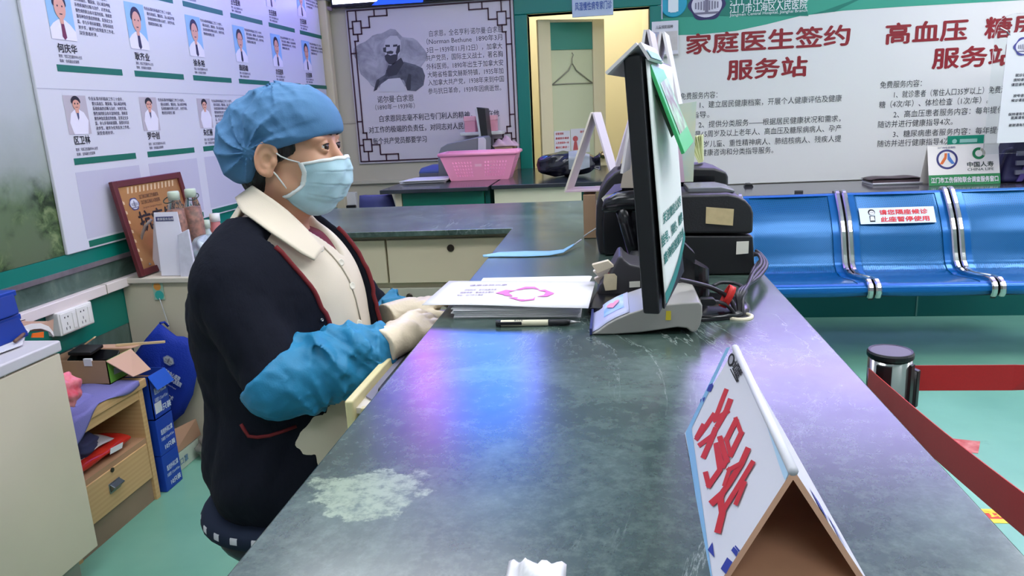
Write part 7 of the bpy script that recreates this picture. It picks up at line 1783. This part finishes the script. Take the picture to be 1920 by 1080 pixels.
kn = G('navy_knit', .9, .15); wv = kn.n('TexNoise', Scale=260.0, Detail=3.0)
kn.l(kn.mapping((.8, 1, .22)), wv.inputs[0]); wv2 = kn.n('TexNoise', Scale=40.0, Detail=2.0); kn.l(kn.tc.outputs['Object'], wv2.inputs[0])
kn.col(kn.mix(kn.math('MULTIPLY', wv.outputs['Fac'], .6), rgb(18, 20, 30), rgb(25, 28, 40))); kn.bump(kn.math('ADD', wv.outputs['Fac'], kn.math('MULTIPLY', wv2.outputs['Fac'], .4)), .3, .003)
grow('cardigan', cardi, (-1.0, 1.13, .44), (-.42, 1.83, 1.15), .006, kn.m, W_)
def trace(px, py, fn, e=0.0, t0=.8):
    r = _ray(px, py); r = r / np.linalg.norm(r); t = t0
    for _ in range(90):
        p = EYE + r * t; d_ = float(fn(*[np.array([q], np.float32) for q in p])[0]) - e
        if d_ < .0004: break
        t += d_ * .6
        if t > 2.4: return None
    return V(EYE + r * t)
# dark red edging down both fronts, found on the knit surface
def surf_x(fn, y, z, x0=-.40, e=0.0):
    x = x0
    for _ in range(160):
        d_ = float(fn(np.array([x]), np.array([y]), np.array([z]))[0]) - e
        if d_ < .0004: return x
        x -= max(d_ * .6, .0004)
        if x < -.9: return None
    return x
trim_r = mat('edging_red', rgb(110, 24, 30), .8)
for s_ in (-1, 1):
    pts = []
    for i in range(26):
        z = 1.085 - (1.085 - .80) * i / 25; y = YO + s_ * (float(wopen(z)) + .0045); x = surf_x(cardi_full, y, z, -.40, .001)
        if x is not None and x > -.70: pts.append(V((x, y, z)))
    MB().tube(pts, .0047, 8).build('front_edging', trim_r, W_, smooth=True)
pk_pts = [trace(px, py, cardi, .001) for px, py in ((452, 795), (458, 806), (466, 818), (482, 820), (505, 817), (530, 809), (556, 799))]
pk_pts = [p for p in pk_pts if p]
if len(pk_pts) > 3: MB().tube(pk_pts, .0035, 8).build('pocket_edging', trim_r, W_, smooth=True)
# buttons
def button(px, py, fn, r=.0075, q=None, nm='button'):
    p = trace(px, py, fn, .001)
    if p is None: return
    MB().lathe([(0, .0), (r, .0), (r, .002), (r * .8, .003), (r * .6, .0022), (0, .0022)], p, V((.86, -.42, .25)), 18, caps=False).build(nm, q or mat('button_white', rgb(226, 220, 204), .35), W_, smooth=True)
for px, py in ((601, 466), (639, 492), (660, 536), (673, 606)): button(px, py, coat)
button(603, 600, cardi, .0035, steel, 'snap')
# placket line and collar of the coat
ln = [trace(px, py, coat, .0012) for px, py in ((606, 462), (622, 478), (640, 500), (655, 525), (667, 560), (676, 600))]
ln = [p for p in ln if p]
if len(ln) > 2: MB().tube(ln, .0016, 6).build('placket_seam', mat('seam_beige', rgb(176, 166, 146), .7), W_, smooth=True)
def collar_base(x, y, z): return smin(torso(x, y, z, .024), neck(x, y, z, .022), .05)
def patch(inner, outer, nu=22, nv=8):
    def pick(L_, t):
        k_ = t * (len(L_) - 1); i = min(int(k_), len(L_) - 2); f = k_ - i; return (L_[i][0] * (1 - f) + L_[i + 1][0] * f, L_[i][1] * (1 - f) + L_[i + 1][1] * f)
    def fn(u, v):
        a, b = pick(inner, u), pick(outer, u); p = (a[0] * (1 - v) + b[0] * v, a[1] * (1 - v) + b[1] * v)
        h = trace(p[0], p[1], collar_base, .002 + .004 * v)
        return h or Y(p[0], p[1], 1.40)
    return MB().grid(fn, nu, nv)
patch([(474, 348), (492, 360), (515, 376), (540, 396), (565, 420), (588, 444), (607, 466)], [(441, 372), (452, 396), (478, 414), (508, 436), (540, 458), (566, 476), (590, 488)]).build('collar', coatm, W_, smooth=True, solid=.004)
def collar_far(u, v):
    t = PI - .35 - (PI - .75) * u  # from the nape round the far side
    r0, r1 = .066, .112 + .05 * max(0, u - .6)
    ri = r0 + (r1 - r0) * v
    x = -.698 + ri * math.cos(t) * (1 + .1 * v) + .02 * u; y = yc + ri * math.sin(t)
    zz = 1.150 - .075 * u - (.075 + .03 * u) * v
    return V((x, y, zz))
MB().grid(collar_far, 20, 8).build('collar', coatm, W_, smooth=True, solid=.004)
def collar_back(u, v):
    t = PI - .4 + 1.3 * u; ri = .066 + .05 * v
    return V((-.700 + ri * math.cos(t), yc + ri * math.sin(t), 1.152 - .004 * u - .065 * v))
MB().grid(collar_back, 14, 6).build('collar', coatm, W_, smooth=True, solid=.004)
# blue sleeve covers, gathered at both ends
slm = mat('sleeve_blue', rgb(36, 128, 172), .55, noise=(30, .12), bump=(300, .10))
def sleeve(E, Wp, r0, r1, seed, cut_c, cut_n):
    E = np.array(E); Wp = np.array(Wp); d_ = Wp - E; L_ = np.linalg.norm(d_); d_ = d_ / L_
    A = E; e1 = np.cross(d_, (0, 0, 1.0)); e1 /= np.linalg.norm(e1); e2 = np.cross(e1, d_)
    cut_n = np.array(cut_n, float); cut_n /= np.linalg.norm(cut_n)
    def fn(x, y, z):
        X_, Y_, Z_ = x - A[0], y - A[1], z - A[2]
        t = X_ * d_[0] + Y_ * d_[1] + Z_ * d_[2]; tc = np.maximum(t, 0); T = np.clip(tc / L_, 0, 1)
        rad = np.sqrt((X_ - tc * d_[0]) ** 2 + (Y_ - tc * d_[1]) ** 2 + (Z_ - tc * d_[2]) ** 2)
        phi = np.arctan2(X_ * e2[0] + Y_ * e2[1] + Z_ * e2[2], X_ * e1[0] + Y_ * e1[1] + Z_ * e1[2])
        R = r0 + (r1 - r0) * T ** 1.6 + .005 * np.sin(PI * T)
        R = R * (1 - .26 * np.clip((T - .93) / .07, 0, 1) ** 2)
        sag = .010 * np.sin(PI * T) * np.clip((A[2] + d_[2] * t - z) / .06, 0, 1)
        w = folds(x, y, z, 18, seed)
        rg = lambda a: 1 - 2 * np.abs(np.sin(a)) ** .75
        fd = 1.25 * (.0060 * rg(1.0 * phi + 8.5 * T + 1.6 * w) * np.clip(T * 3 + .25, 0, 1) + .0042 * rg(1.5 * phi - 12 * T + 2.2 * w + 1) * np.clip(T * 3, .1, 1) + .0026 * rg(3.5 * phi + 20 * T + 2.0 * w) * np.clip(T * 2 - .2, .15, 1) + .0022 * folds(x, y, z, 70, seed + 1))
        q = rad - R - sag - fd
        cp_ = (x - cut_c[0]) * cut_n[0] + (y - cut_c[1]) * cut_n[1] + (z - cut_c[2]) * cut_n[2] + .004 * folds(x, y, z, 30, seed + 4)
        return smax(smax(q, -cp_, .004), t - L_, .008)
    return fn, A, Wp
fn, A, B = sleeve(ER, WR, .076, .047, 41, np3(Y(517, 660, 1.185)), (.70, .10, -.70))
lo_, hi_ = np.minimum(A, B) - .10, np.maximum(A, B) + .10
grow('sleeve_cover', fn, lo_, hi_, .0042, slm, W_, 1)
fn2, A, B = sleeve(EL, WL, .066, .046, 51, EL, (.6, 0, -.5))
lo_, hi_ = np.minimum(A, B) - .10, np.maximum(A, B) + .10
grow('sleeve_cover', fn2, lo_, hi_, .005, slm, W_, 1)
# latex gloves with a loose cuff
glm = mat('glove_latex', rgb(222, 206, 178), .42, noise=(40, .06), bump=(160, .18))
for i in range(2):
    Wp, Kp, roll, mir, curl = HW[i], HANDS[i][1], HANDS[i][2], HANDS[i][3], HANDS[i][4]
    f, s_, u = hand_pts(Wp, Kp, roll, mir)
    def glove(x, y, z):
        d_ = hand(x, y, z, Wp, Kp, roll, mir, curl, .0015)
        c0, c1 = Wp - f * .045, Wp + f * .03
        d_ = smin(d_, cone(x, y, z, c0, c1, .036, .028), .012)
        d_ = d_ - .0012 * folds(x, y, z, 80, 61 + i)
        return smax(d_, -((x - c0[0]) * f[0] + (y - c0[1]) * f[1] + (z - c0[2]) * f[2]), .003)
    c_ = Wp + f * .06
    grow('glove', glove, c_ - .15, c_ + .15, .0026, glm, W_, 1)
bpy.data.objects.remove(_TO); bpy.data.curves.remove(_TC)
